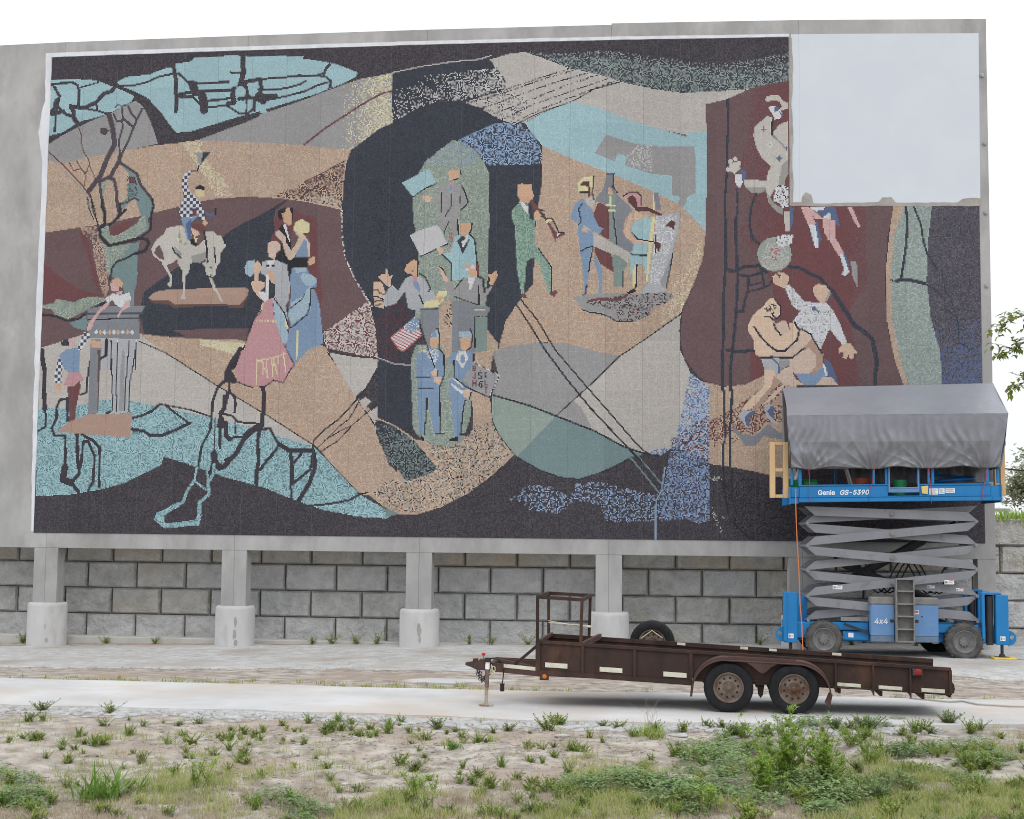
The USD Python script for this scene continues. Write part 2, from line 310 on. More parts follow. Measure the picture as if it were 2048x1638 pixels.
S bk 2 0.3 1643,390,1719,396,1846,327,1845,254,1719,252,1668,287
P gy2 3 86,805,124,813,235,812,227,794,219,789,224,730,95,731,88,753
P gy3 3 79,796,229,795,229,790,79,790
P gy2 3 95,730,124,730,125,704,125,652,96,652
P lg 3 125,727,143,728,222,726,211,652,130,652
P gy2 3 97,704,120,704,119,652,96,652
L ln 3 1.9 87,779,220,781
P wh 3 105,747,110,753,116,747,110,740
P or 3 116,747,121,753,126,746,121,740
P wh 3 126,746,132,753,137,746,132,740
P or 3 140,746,145,753,151,746,146,740
P wh 3 151,746,156,753,162,746,156,740
P or 3 162,746,167,753,172,746,167,740
P wh 3 174,746,179,753,185,746,179,740
P or 3 186,746,191,752,197,746,192,739
P wh 3 198,746,203,752,209,746,204,739
P or 3 95,726,125,724,125,709,101,709
L rd 3 3.6 150,725,150,722
L ln 3 1.9 150,722,150,652
L wh 3 3.6 166,725,167,722
L ln 3 1.9 167,721,166,652
L rd 3 3.6 196,725,196,722
L ln 3 1.9 196,721,196,652
L wh 3 3.6 216,725,216,722
L ln 3 1.9 216,721,216,652
L ln 3 6 138,728,138,688,124,680
P wh 3 129,831,150,844,169,839,193,846,199,828,186,817,173,807,159,815,148,828,140,818
P pk 3 141,870,152,873,166,862,166,849,147,848
P or 3 143,875,162,884,176,870,174,857,163,862,152,873
P pk 3 155,847,177,849,172,841,161,841
P pk 3 135,821,143,818,114,790,104,774,99,758,88,748,85,756,90,769,103,787,119,808
P pk 3 183,823,196,828,194,810,176,799,166,781,163,789,173,802
P ck 4 78,748,94,744,92,730,69,699,63,707
P pk 4 35,728,48,733,54,717,47,709,45,688,31,688,41,709
P nv 4 19,722,29,729,38,728,41,712,30,712,19,715
P bu 4 20,694,33,704,63,709,68,652,32,652,15,689
P wh 4 32,696,43,691,39,687,32,688
P ck 4 15,684,23,675,24,619,8,619,4,636
P or 4 6,616,24,617,25,596,18,599,12,608
P bu 4 15,689,30,700,69,703,71,648,40,645,32,666
P pkr 4 42,646,71,648,84,626,75,623,61,612,30,614
P rd 4 40,613,59,612,72,626,75,611,65,559,63,520,50,520,43,581
P dk 4 50,521,59,527,85,526,79,520,66,517,83,505,76,499,57,501
L nv 4 7.1 41,581,44,526
P gy2 3 96,702,116,702,122,544,97,541,96,641
P br 3 116,702,123,702,124,544,122,544
P lg 3 123,702,212,702,198,544,192,544,159,544,155,702
P gy 3 180,702,186,696,190,550,177,550,176,641
L ln 3 1.9 151,702,156,626,160,550
L ln 3 1.9 167,702,167,626,170,550
L ln 3 1.9 196,702,192,626,192,550
L ln 3 1.9 212,702,211,677,203,626,201,550
P tn 3 16,498,47,523,97,541,211,544,208,484
L nv 0 6 1665,1301,1666,1232,1664,1181,1664,1136,1659,1070,1658,960
L nv 0 4.8 1686,1083,1689,1045,1685,1007,1684,960
L nv 0 6 1732,1072,1720,1037,1716,999,1722,960
L nv 0 7.1 1660,1009,1660,903,1655,834,1655,759,1652,685,1652,602
L nv 0 7.1 1683,1008,1685,933,1688,871,1684,784,1678,722,1671,660,1670,602
L nv 0 6 1716,1008,1719,978,1728,958,1738,951
L nv 0 8.3 1660,887,1684,886,1704,895,1740,898
L nv 0 7.1 1694,876,1713,872,1735,878,1752,886
L nv 0 9.5 1743,891,1755,883
L nv 0 6 1713,873,1713,851,1711,836,1703,809,1701,789,1686,789
L nv 0 6 1745,878,1750,851,1747,843
L nv 0 4.8 1716,851,1742,857
L nv 0 4.8 1711,836,1738,841,1762,851,1767,861
L nv 0 8.3 1808,895,1832,893,1854,880,1881,868,1893,853,1910,836
L nv 0 10.7 1910,836,1924,814,1941,787,1960,755,1981,742,2001,723,2007,691,2012,666
L nv 0 9.5 2012,671,2007,644,2007,615
L nv 0 8.3 1663,696,1679,694,1703,694,1727,696
L nv 0 4.8 1650,649,1651,610,1655,600,1655,524,1658,519,1657,480,1653,473,1653,418
L nv 0 6 1670,649,1670,605,1674,600,1671,527,1669,522,1668,418
L bk 0 3.6 1653,418,1656,364,1663,318
L bk 0 3.6 1674,416,1673,344,1684,313
L bk 0 3.6 1676,290,1716,252
P cf 5 1754,1299,1758,1307,1767,1311,1787,1310,1797,1296,1809,1291,1809,1278,1802,1276,1789,1271,1786,1275,1794,1284,1789,1294,1777,1299,1760,1295
P wh 5 1762,1279,1768,1286,1777,1284,1787,1279,1797,1261,1787,1253,1777,1251,1770,1266
P bu2 5 1775,1279,1782,1284,1787,1274,1777,1269
P bu2 5 1787,1271,1798,1261,1792,1258
P cf 5 1759,1261,1771,1256,1772,1248,1768,1231,1768,1216,1774,1210,1789,1195,1801,1182,1808,1180,1808,1154,1793,1140,1793,1117,1787,1109,1757,1107,1759,1122,1767,1137,1745,1160,1732,1186,1726,1211,1727,1232
P cf 5 1809,1248,1808,1180,1799,1185,1789,1198,1774,1213,1774,1223,1787,1238
L ln 5 4.8 1772,1251,1769,1231,1771,1215
L gy 5 3.6 1772,1210,1789,1195,1801,1181
P gy4 5 1793,1140,1808,1154,1809,1122,1801,1104,1801,1092,1787,1092,1787,1109
L rc 5 2.1 1744,1228,1756,1228
L rc 5 2.1 1750,1234,1750,1221
P wh 5 1756,1190,1762,1194,1765,1200,1768,1194,1774,1190,1768,1186,1765,1181,1762,1187
P gy4 5 1767,1191,1767,1190,1766,1189,1766,1189,1765,1189,1764,1189,1763,1189,1763,1190,1763,1191,1763,1192,1763,1192,1764,1193,1765,1193,1766,1193,1766,1192,1767,1192
P bu2 5 1778,1157,1785,1160,1787,1166,1790,1160,1797,1157,1791,1154,1787,1148,1784,1154
L bu2 5 2.1 1800,1181,1810,1181
L bu2 5 2.1 1805,1186,1805,1176
P cf 5 1705,1105,1725,1105,1759,1103,1761,1087,1708,1086,1704,1095
P gy4 5 1708,1086,1754,1086,1752,1077,1737,1072,1720,1075
P cf 5 1757,1107,1786,1108,1786,1092,1774,1082,1764,1059,1755,1077
P gy4 5 1755,1077,1773,1049,1795,1034,1795,1019,1781,1027,1761,1049
P cf 5 1676,1151,1676,1148,1674,1147,1673,1145,1671,1145,1669,1145,1667,1147,1666,1149,1666,1151,1666,1153,1668,1155,1669,1156,1671,1157,1673,1156,1674,1155,1676,1153
P cf 5 1687,1156,1687,1153,1686,1151,1684,1150,1682,1150,1680,1150,1679,1152,1677,1154,1677,1156,1678,1158,1679,1160,1680,1161,1682,1162,1684,1161,1686,1160,1687,1158
P cf 5 1697,1146,1696,1143,1695,1141,1694,1140,1692,1140,1690,1140,1688,1141,1687,1143,1687,1146,1687,1148,1688,1150,1690,1151,1692,1152,1694,1151,1695,1150,1696,1148
P cf 5 1671,1131,1671,1128,1669,1126,1668,1125,1666,1125,1664,1125,1663,1126,1661,1128,1661,1131,1661,1133,1663,1135,1664,1136,1666,1137,1668,1136,1669,1135,1671,1133
P cf 5 1669,1146,1688,1148,1695,1133,1681,1120,1671,1126
P wh 5 1681,1118,1698,1120,1700,1098,1693,1085,1681,1100
P bu2 5 1691,1133,1710,1125,1709,1115,1703,1100,1698,1105,1700,1118
P wh 5 1776,1084,1793,1092,1809,1087,1809,1039,1793,1037,1788,1047,1773,1054
S nv 5 0.2 1776,1084,1793,1092,1809,1087,1809,1039,1793,1037,1788,1047,1773,1054
P cf 5 1796,1029,1812,1029,1811,979,1800,979
P bu2 5 1810,1039,1820,1036,1819,1004,1811,979
P sgd 5 1815,925,1812,909,1803,896,1790,887,1774,884,1759,887,1745,896,1737,910,1733,926,1737,941,1746,955,1759,964,1775,967,1790,963,1803,954,1812,941
S cr 5 0.75 1745,936,1760,953,1787,950,1808,930,1808,905,1789,890,1760,887,1741,903
S sgd 5 0.25 1740,933,1760,950,1787,948,1806,928,1806,908,1786,890,1760,888,1743,903
S rc 5 0.28 1765,940,1784,940,1789,923,1777,908,1760,918
P wh 5 1782,970,1818,973,1816,953,1804,945,1791,943,1777,950
S nv 5 0.15 1782,970,1818,973,1816,953,1804,945,1791,943,1777,950
P pk 6 1836,1040,1854,1040,1871,1026,1890,1009,1871,1009,1863,1019,1871,999,1854,994
P pk 6 1889,1019,1917,1019,1917,959,1900,959,1889,989
P blw 6 1854,1040,1895,1040,1888,1030,1878,1032,1873,1026
P bu2 6 1873,1026,1881,1031,1890,1031,1895,1040,1917,1040,1922,1019,1928,994,1910,996,1906,1014,1905,1026,1890,1014
P blw 6 1889,1014,1905,1026,1906,1009
P blw 6 1855,994,1871,999,1883,961,1878,959,1868,959
P bu2 6 1868,999,1877,1001,1878,971
P pk 6 1945,1040,1956,1040,1975,994,1974,986,1963,1001
P pk 6 1849,1007,1865,1007,1870,992,1857,992
P blw 6 1856,995,1870,997,1880,965,1877,941,1869,940
P bu2 6 1870,997,1879,985,1885,960,1878,953
P pk 6 1889,1007,1916,1007,1918,963,1935,933,1935,925,1925,920,1906,953,1891,977
P bu2 6 1934,935,1944,915,1949,898,1942,895
P blw 6 1926,928,1935,925,1944,898,1949,883,1939,873,1931,876,1937,888
P pk 6 1960,1007,1970,1007,1976,990,1971,988
P gy 0 1953,908,1966,909,1969,868,1967,846,1954,878
P or2 7 1769,872,1784,883,1796,880,1809,873,1808,863,1803,853,1796,843,1772,856
P dk 7 1777,879,1789,876,1786,868
P wh2 7 1797,846,1808,854,1834,823,1844,811,1876,810,1895,809,1912,789,1926,759,1943,713,1930,710,1902,747,1880,698,1853,725,1834,747,1815,764,1834,789,1817,799
S gy 7 0.15 1797,846,1808,854,1834,823,1844,811,1912,789,1902,747,1880,698,1815,764,1834,789,1817,799
P or2 7 1863,846,1876,854,1893,851,1906,833,1897,816,1890,806,1878,811,1866,828
P gy 7 1900,836,1906,833,1897,814,1890,809
P bu2 7 1860,796,1868,801,1872,794,1880,789,1875,784,1871,790,1863,791
P or2 7 1921,698,1933,711,1950,713,1968,688,1959,691,1957,678,1949,675,1945,686,1940,676,1931,678,1935,693,1923,690
P pe 7 1747,801,1764,821,1774,818,1788,801,1788,779,1776,770,1766,775,1771,767,1776,759,1775,749,1788,732,1805,739,1810,744,1807,762,1820,762,1831,744,1827,725,1797,694,1778,695,1761,680,1739,680,1727,688,1725,720,1713,739,1713,759,1723,779
P pe2 7 1766,692,1795,692,1822,722,1831,744,1844,744,1863,730,1860,715,1838,700,1814,678,1771,678
P pe2 7 1776,757,1786,765,1800,766,1810,744,1805,737,1788,733,1776,744
P tn 7 1814,678,1838,697,1860,725,1887,688,1884,656,1867,641,1853,643,1870,666,1863,685,1853,700
P pe2 7 1805,675,1853,702,1870,683,1870,661,1855,641,1821,641,1809,653
S dk 7 0.5 1749,796,1766,806,1779,806,1779,796,1764,789,1754,789
L ln 7 3.6 1751,775,1762,776,1771,768
L ln 7 3.6 1768,783,1771,785,1769,779,1778,770,1788,779,1788,801,1774,817
L ln 7 4.8 1726,752,1742,727,1761,707,1778,695,1797,694,1827,722,1831,744,1820,762
L ln 7 3.6 1742,678,1814,678,1843,702
L ln 7 3.6 1836,747,1858,734,1868,715,1884,688
L ln 7 3.6 1772,759,1776,747,1788,732
P lg 7 1742,675,1785,678,1783,648,1770,633,1754,638
P gy 7 1783,675,1807,675,1809,661,1783,648
L bu2 7 3.6 1768,676,1783,663,1784,643
P pe 7 1751,636,1766,636,1768,602,1746,601
P tn 7 1766,633,1783,633,1782,611,1768,602
P pe2 7 1775,631,1795,653,1809,658,1828,614,1814,611
P bu 7 1821,641,1869,641,1889,661,1896,636,1867,614,1838,614
P bu2 7 1887,678,1901,671,1915,641,1920,614,1903,614,1896,639
P blw 7 1884,666,1891,661,1897,636,1891,636
P pe2 7 1872,619,1886,634,1906,634,1920,614,1869,613
P pe2 7 1821,629,1843,614,1819,614
P pe 7 1750,649,1772,649,1777,634,1769,616,1720,558,1705,553,1697,556,1707,571,1748,610
P tn 7 1771,636,1782,623,1730,551,1720,556,1766,613
P pe2 7 1777,634,1792,649,1817,613,1797,613,1771,582,1753,569,1748,571,1771,597,1794,616
P tn 7 1794,600,1797,572,1776,564,1758,564
P lg 7 1688,540,1700,556,1720,552,1710,540,1717,514,1707,514
P bu2 7 1702,537,1720,553,1730,551,1715,538,1713,514,1708,517
P lg 7 1748,564,1758,571,1766,566,1756,548,1781,522,1771,522,1753,540
P bu2 7 1754,551,1766,565,1776,560,1769,548,1771,533
P cf 1 246,955,259,978,277,991,285,1007,322,1013,344,998,350,972,367,961,382,976,384,997,403,997,414,986,425,984,433,970,439,960,426,942,426,919,416,908,414,888,401,877,390,885,387,906,376,919,349,917,345,894,337,886,336,842,339,828,325,828,332,842,328,899,317,915,314,928,301,918,288,913,294,900,302,886,303,868,299,855,289,866,297,871,295,887,274,918,282,926,276,947,267,965,257,955,254,945,266,931,282,926,274,921,252,937
P cf 1 396,883,406,877,415,856,423,843,436,819,429,821,418,841,410,849
P gy4 1 351,935,386,945,389,919,373,917,352,920
P gy4 1 297,954,308,959,327,941,319,930
P gy4 1 314,1004,326,972,342,967,334,962,315,972
L ln 1 3.6 300,958,308,944,325,930
L ln 1 4.8 381,997,388,966,392,919
L ln 1 3.6 409,955,413,919
L ln 1 3.6 376,917,386,924
L ln 1 3.6 390,885,409,879
L ln 1 3.6 433,978,436,965
P bk 1 404,906,404,904,404,903,403,903,402,902,401,903,400,903,399,905,399,906,399,907,400,908,400,909,401,910,402,909,403,908,404,907
P bk 1 404,886,404,885,404,884,403,883,402,883,401,883,401,884,400,885,400,886,400,888,401,889,401,890,402,890,403,890,404,889,404,888
P ck 1 318,1061,328,1082,349,1087,369,1071,380,1044,386,1026,375,1021,359,1045,348,1053,346,1033,321,1032,314,1051
P bu 1 319,1032,346,1033,358,1053,364,1037,346,1016,350,977,339,975,328,1009
P bu2 1 333,1016,348,1029,347,998,350,974,342,974
P bu2 1 380,1047,396,1041,412,1041,407,1033,386,1036
P bk 1 406,1057,412,1052,412,1036,407,1036
P rd 1 348,1053,358,1055,362,1037,348,1037
P or 1 381,1026,392,1018,384,1010,375,1018
P rd 1 346,1014,373,1016,387,1002,371,992,352,1000
P or2 1 346,1008,365,998,371,990,358,982,350,993
P ye 1 355,982,365,979,361,966,356,969
P bk 1 345,974,355,981,361,966,372,964,361,959,348,964
P ye 1 317,1010,325,1006,317,998
P ye 1 310,982,323,979,315,970
P ye 1 326,975,334,969,326,966
P ck 1 319,1118,325,1140,337,1151,347,1150,335,1131,336,1105,346,1092,356,1085,377,1049,381,1025,368,1026,353,1066,343,1082,351,1031,318,1038,314,1054,326,1083
P fc 1 355,1100,365,1104,378,1101,379,1085,366,1082,357,1088
P bk 1 354,1101,358,1111,368,1114,380,1107,378,1099,365,1104
P gy 1 353,1195,379,1199,394,1197,376,1175,365,1162,360,1175
P nv 1 372,1197,392,1197,367,1165
L ln 1 2.4 346,1150,360,1151,362,1162
P bk 8 570,1046,583,1052,607,1051,607,1038,605,1020,584,1025,573,1023,568,1033
P or 8 578,1038,586,1041,590,1051,599,1051,600,1040,604,1040,605,1009,597,1008,584,1017,581,1028
P bk 8 579,1010,595,1004,603,968,604,947,612,926,646,927,647,903,610,903,606,870,598,870,594,911,576,919,565,927,578,948,577,968,566,986,571,999
P wh 8 581,1010,589,1012,602,968,598,968,590,989
P pe2 8 564,992,571,997,590,978,590,968,604,945,617,962,622,978,616,986,608,996,610,1004,632,986,637,983,651,962,653,928,646,929,643,967,612,929,601,919,591,934,586,950,580,968,564,984
P ye 8 612,1014,628,1024,650,1011,650,990,634,988,629,980,619,991,609,999
P bu 8 637,973,644,967,646,929,618,929,617,937
P or 8 648,923,662,931,666,926,665,913,652,907,647,913
P pe2 8 545,964,554,969,569,968,577,960,578,948,567,940,563,922,549,930,545,943
P lg 8 531,917,547,922,565,922,594,911,603,865,602,826,594,808,601,772,592,780,565,824,567,860,529,891
P wh 8 544,922,563,922,560,906,545,901
P bk 8 543,910,553,909,563,910,563,906,553,907,543,905
P lbd 8 487,905,494,920,513,923,512,891,503,881,490,889
P or2 8 510,915,521,921,529,912,529,896,522,884,525,871,538,868,541,858,528,845,531,824,510,848,504,866,514,873,511,894
P wh 8 541,886,550,891,551,850,550,824,544,816,534,824,523,842,531,845,541,842
P or 8 542,894,550,899,561,891,567,868,556,865,551,881
P bu 8 608,903,644,903,650,890,671,874,671,856,664,851,678,813,688,738,688,713,647,698,626,670,616,668,597,698,599,724,604,749,609,754,600,788,607,839,603,875
P lbd 8 613,903,644,903,645,893,618,890
P lbd 8 634,890,660,882,671,869,661,856,645,857,629,875
P lbd 8 607,816,633,831,656,859,657,797,611,762,600,783
L ln 8 2.4 600,798,633,823,641,839
L ln 8 3 609,754,647,785,654,803,656,851,664,852
P lbd 8 560,832,595,788,602,724,594,711,578,737,566,783
L gy 8 3.6 565,832,595,783,601,752
P ye 8 622,747,627,747,628,678,624,678
P ye 8 592,780,601,762,601,747,593,762
P pkr 8 537,816,550,824,560,829,564,788,581,737,597,698,619,665,614,650,478,650,502,735,517,776,532,793
P or2 8 529,791,534,819,539,814,537,801,519,786
P ye 8 521,774,524,774,525,768,521,768
P ye 8 528,774,531,774,531,768,528,768
P ye 8 534,774,538,774,538,768,535,768
P ye 8 541,774,545,774,545,768,541,768
P ye 8 548,774,552,774,552,768,548,768
P ye 8 555,774,558,774,559,768,555,768
P ye 8 562,774,565,774,565,767,562,767
P ye 8 568,774,572,774,572,767,569,767
P ln 8 457,663,472,676,495,717,502,747,507,763,514,776,502,735,478,660,462,650
L ln 8 2.4 565,824,590,793,601,762
P pkr 8 486,700,603,699,619,657,601,639,593,619,568,625,550,610,535,613,510,610,476,622,472,655
L ye 8 2.4 524,676,525,616
L ye 8 2.4 524,673,536,673
L ye 8 2.4 539,676,542,640
L ye 8 2.4 548,673,553,631
L ye 8 2.4 540,661,549,646
L ye 8 2.4 561,679,564,661
L ye 8 2.4 567,682,567,661
L ye 8 2.4 579,685,579,667
L ye 8 2.4 591,693,598,645
L ye 8 2.4 564,661,565,634
L ye 8 2.4 570,667,577,640
L ye 8 2.4 524,674,561,679,597,690
L ln 8 2.4 600,699,619,663,604,642,593,619,568,625,547,610
L ln 8 2.4 476,622,504,611,516,608
P bu 8 601,699,652,699,640,684,625,675,619,666
P ye 8 621,699,627,699,626,677,622,677
P bl 9 877,1109,910,1125,943,1144,963,1107,934,1093,907,1074,901,1080
L ln 9 2.4 907,1074,934,1093,964,1107
P gy 9 967,1100,995,1108,1003,1106,1024,1100,1042,1062,1042,1052,1023,1037,1019,1039,1018,973,1008,975,996,1012,987,992,973,993,973,1020,972,1051,951,1052,948,1067,966,1071
P or 9 990,1135,996,1138,1022,1137,1020,1119,1002,1112,995,1114
P or2 9 927,1075,935,1077,952,1073,949,1061,937,1060
P pkr 9 993,1108,1004,1108,1003,1100,995,1100
P bu 9 995,1104,1002,1104,1001,1088,996,1088
L ln 9 3 1022,1137,1023,1127
L ln 9 3 1016,1117,1004,1114
L ln 9 3 1025,1099,1033,1084,1042,1058,1023,1037
L ln 9 3 1021,1072,1021,1056
L ln 9 1.8 976,1083,976,1036
L ln 9 1.8 1001,1078,1001,1051,986,1024
L ln 9 3 1017,1017,1018,973
L ln 9 2.4 996,1012,985,990,985,981
P wh3 9 900,978,918,989,967,1004,975,994,991,957,968,946,927,927
L ln 9 3 927,926,968,945,992,956
S rc 9 0.3 994,1000,1004,992,1007,953,997,938
P bl 9 981,934,1001,936,1008,973,1020,978,1047,980,1059,968,1065,914,1070,867,1004,868,1003,908
P nv 9 1016,963,1024,972,1035,980,1036,966,1047,966,1030,931
P wh 9 1026,961,1036,968,1041,978,1041,964,1030,945
P or 9 1020,1006,1031,1007,1051,1005,1051,992,1043,980,1035,972,1024,980,1019,992
P or2 9 966,942,972,948,983,946,984,938,976,930
L ln 9 3.6 1052,1005,1051,992,1045,980,1059,968,1065,914,1070,875
L ln 9 3 980,930,1004,906,1003,868
P or 9 887,894,910,918,918,915,918,884,907,884,897,884
P or 9 888,891,892,906,910,919,918,915,918,878,907,880,903,890,893,888
P dk 9 904,892,911,893,908,887
P or2 9 823,877,834,885,840,883,840,897,845,896,849,879,859,881,854,867,856,859,846,854,834,865
P or2 9 813,864,822,866,834,863,843,834,837,819,838,799,816,805,812,834
L ln 9 2.4 813,846,823,846,827,838,839,834
L ln 9 2.4 813,830,823,829,829,824,837,822
L ln 9 2.4 816,817,835,819
L ln 9 2.4 818,807,833,811
P lg 9 845,842,850,850,860,857,874,842,889,871,901,878,928,876,940,868,952,845,972,825,941,810,931,794,908,795,898,801,890,843,878,824,869,812,841,803,837,819
P wh 9 848,852,852,859,855,857,850,850
P pkr 9 907,878,920,878,920,866,907,865
P bu 9 909,865,920,866,929,845,925,837,913,851
L ln 9 3.6 924,884,938,878,952,847,948,839
L ln 9 3.6 926,831,935,810
P ye 9 935,802,941,816,966,821,973,841,995,841,993,831,985,827,985,819,974,808,972,802
P or 9 966,825,979,829,985,825,976,812
P or 9 1034,904,1056,906,1063,906,1066,877,1054,873,1046,879,1044,889,1037,896
P wh 9 1038,898,1048,894,1042,889
P wh 9 1060,899,1060,897,1059,895,1057,894,1055,894,1053,894,1051,895,1050,897,1049,899,1050,901,1051,903,1053,904,1055,905,1057,904,1059,903,1060,901
P rd 9 1063,907,1072,906,1072,877,1065,879
P gy 9 987,864,998,866,1012,848,1033,873,1075,875,1082,867,1083,840,1101,853,1103,848,1082,817,1069,807,1012,827,995,833
P wh 9 1043,873,1062,875,1056,856,1049,840
P or2 9 973,897,978,899,990,883,996,866,989,862,979,881
P or 9 1091,880,1102,882,1112,890,1116,878,1103,853,1095,857,1099,871
L ln 9 3.6 1070,852,1071,807
L ln 9 4.2 1066,876,1081,871,1083,840
L ln 9 3 1012,827,1038,817,1069,807
L ln 9 2.4 974,901,984,893,990,881
L ln 9 3 1012,846,1033,873
L ln 9 2.4 1087,848,1084,836
P gy2 10 928,796,976,802,977,729,976,702,950,702,930,756
P dk 10 926,799,960,799,973,802,972,797,927,795
P gy2 10 1005,817,1038,817,1071,805,1097,802,1096,788,1092,786,1092,780,1062,780,1063,692,1036,690,1007,692
P ye 10 1061,795,1087,795,1087,792,1061,792
P sd 10 975,794,985,817,1005,821,1007,690,993,671,989,692,975,719
P tls 10 1063,780,1092,780,1093,694,1064,692
L dots 10 3 1063,779,1092,779
L ln 10 3 1062,778,1063,703
S dots2 10 0.5 990,786,1005,813,1006,753,992,754,984,775
P flag 11 857,729,887,752,897,746,905,740,926,752,933,734,888,695,879,696
P star 11 886,754,916,780,926,767,928,750,903,740
L rc 11 1.9 857,729,887,753
L rc 11 1.9 933,734,890,695,877,700,858,725
P bu 12 921,689,952,699,976,699,988,686,990,648,980,614,978,601,982,495,966,496,951,582,944,553,943,492,930,495,924,617,921,646
P bu 12 1000,672,1006,688,1029,696,1045,699,1060,688,1060,670,1049,648,1036,627,1033,617,1060,606,1042,579,1037,553,1030,495,1027,484,1017,484,1007,564,1000,619,1012,632,1011,659
P wh 12 945,688,953,702,975,699,976,686,966,659,958,670
S bu 12 0.4 945,688,953,702,975,699,976,686,966,659,958,670
P wh 12 1016,678,1024,696,1040,694,1048,678,1033,652
P bu 12 1039,675,1039,671,1038,667,1036,665,1033,664,1031,665,1029,667,1028,671,1027,675,1028,679,1029,682,1031,685,1033,686,1035,685,1037,682,1039,679
P or 12 953,726,959,730,974,727,973,704,957,702,953,712
P lbd 12 957,739,965,748,974,742,976,727,965,726,957,731
P bu 12 957,739,965,748,970,731,960,728
P or 12 1026,727,1053,727,1053,704,1040,694,1029,699
P lbd 12 1024,743,1054,741,1056,727,1024,728
P or2 12 957,643,969,654,975,648,974,635,961,634
P or2 12 964,632,982,632,983,617,975,614,965,621
P or2 12 1035,598,1044,605,1055,598,1054,585,1047,578,1036,587
P wh 12 1007,617,1036,598,1034,590,1009,609
P wh 12 1009,631,1039,614,1036,606,1015,622
P bk 12 935,492,943,484,943,477,937,477
P bk 12 1003,483,1026,490,1026,479,1003,479
L ln 12 3 929,761,938,731,952,691,966,656
L ln 12 3.6 975,702,988,686,989,638,980,609
L ln 12 3 924,631,956,631
L ln 12 3 929,606,964,606
L ln 12 3.6 979,606,980,553,982,496
L ln 12 3 948,582,948,553,943,492
L ln 12 3.6 971,496,992,495
L ln 12 3 1012,672,1013,632,1039,611,1065,598,1099,583
L ln 12 3.6 1060,688,1060,670
L ln 12 3 1042,577,1037,558,1031,495
L ln 12 3.6 1030,494,1040,494
L ln 12 3 967,750,973,748,977,728,975,704
L ln 12 3 1050,748,1057,733,1053,704,1043,696
L ln 12 2.4 974,648,974,635
L ln 12 2.4 1055,595,1050,578
S ye 12 0.4 922,694,947,699,949,694,923,689
S wt2 12 0.4 928,704,946,712,949,699,928,696
S wt2 12 0.5 934,635,956,638,956,634
P gy5 12 1037,627,1059,664,1065,666,1123,635,1099,585,1060,602
L dotw 12 2.6 1065,664,1094,651,1123,635,1100,587
L rd 12 2.4 1059,648,1059,658,1064,658,1065,656,1064,654,1059,654
L rd 12 2.4 1059,648,1064,648,1065,651,1064,654
L rd 12 2.4 1077,648,1078,648
L ln 12 2.4 1073,630,1078,628,1081,631,1080,635,1073,636,1073,642,1081,642
L rd 12 2.4 1059,632,1061,630,1064,630,1064,641
L dk 12 2.4 1092,641,1089,642,1087,640,1087,635,1089,632,1092,634
L rd 12 2.4 1059,610,1059,624
L rd 12 2.4 1059,617,1067,617
L rd 12 2.4 1067,610,1067,624
L ln 12 2.4 1082,622,1076,620,1073,612,1078,607,1082,611,1079,616,1074,614
L rd 12 2.4 1087,624,1087,614,1093,614
L rd 12 2.4 1087,607,1094,607
L rd 12 2.4 1091,595,1091,607
L dots 0 2.4 972,466,1004,463,1033,467
P gnp 13 1149,1038,1168,1059,1188,1051,1196,1028,1206,1017,1204,956,1214,944,1245,895,1248,837,1237,836,1217,901,1200,921,1185,911,1180,833,1173,833,1162,894,1158,957,1156,998,1148,1018
P or 13 1161,1099,1170,1102,1197,1099,1198,1079,1203,1073,1198,1063,1188,1053,1171,1056,1163,1071
P wh 13 1167,1056,1173,1058,1182,1048,1188,1046,1189,1025,1178,1038
P nv 13 1188,1048,1196,1051,1206,1035,1201,1012,1191,1015
P rd 13 1189,1061,1198,1062,1216,1040,1211,1033,1204,1033
P or 13 1201,1028,1211,1038,1219,1022,1206,1012
L rd 13 6 1196,1058,1216,1035,1231,1014,1247,989,1257,971
P ye 13 1226,1007,1241,1017,1246,1012,1234,1004
P rd 13 1239,1002,1259,981,1254,958,1247,976
P wh 13 1257,976,1267,981,1259,966
L ln 13 3 1236,1017,1246,1016,1257,994,1262,981,1275,981,1274,976
P rd 13 1267,981,1275,981,1273,975,1254,964,1252,966
L ln 13 3 1216,1038,1226,1035
L ln 13 3 1216,1030,1226,1027
L ln 13 3 1219,1022,1229,1020
P rd 13 1172,830,1180,834,1192,821,1181,822
P rd 13 1240,836,1258,842,1260,835,1253,825,1243,830
L ln 13 2.4 1213,944,1245,898,1247,837
P gy2 14 1373,1106,1378,1123,1394,1121,1392,1091,1403,1071,1433,1043,1437,1030,1421,1015,1416,980,1443,947,1443,929,1421,934,1386,960,1386,1038,1358,1056,1346,1056,1368,1086
P tls 14 1378,1073,1398,1073,1396,1035,1398,1005,1402,952,1429,904,1416,886,1416,848,1395,848,1391,932,1384,955,1383,1038
P rd 14 1346,1028,1356,1051,1363,1052,1383,1040,1384,962,1361,975,1349,1005
P rd 14 1347,950,1389,929,1394,884,1362,904,1349,932
P cr 14 1339,983,1359,972,1431,932,1429,904,1406,924,1386,929,1347,947
L ye 14 4.8 1384,1078,1387,1045
L ye 14 4.8 1378,1047,1396,1045
L ye 14 4.8 1383,1033,1396,1033
P or 14 1381,1089,1386,1091,1393,1073,1383,1068
P bu 14 1289,1016,1301,1052,1321,1064,1331,1046,1344,1033,1346,1021,1359,995,1369,990,1361,977,1344,983,1347,947,1342,937,1335,880,1330,834,1325,834,1322,880,1314,935,1309,976,1309,1003
P bu 14 1348,930,1367,894,1368,854,1366,834,1360,834,1357,879,1347,910
P ye 14 1307,1102,1321,1115,1342,1118,1343,1079,1331,1079,1308,1079
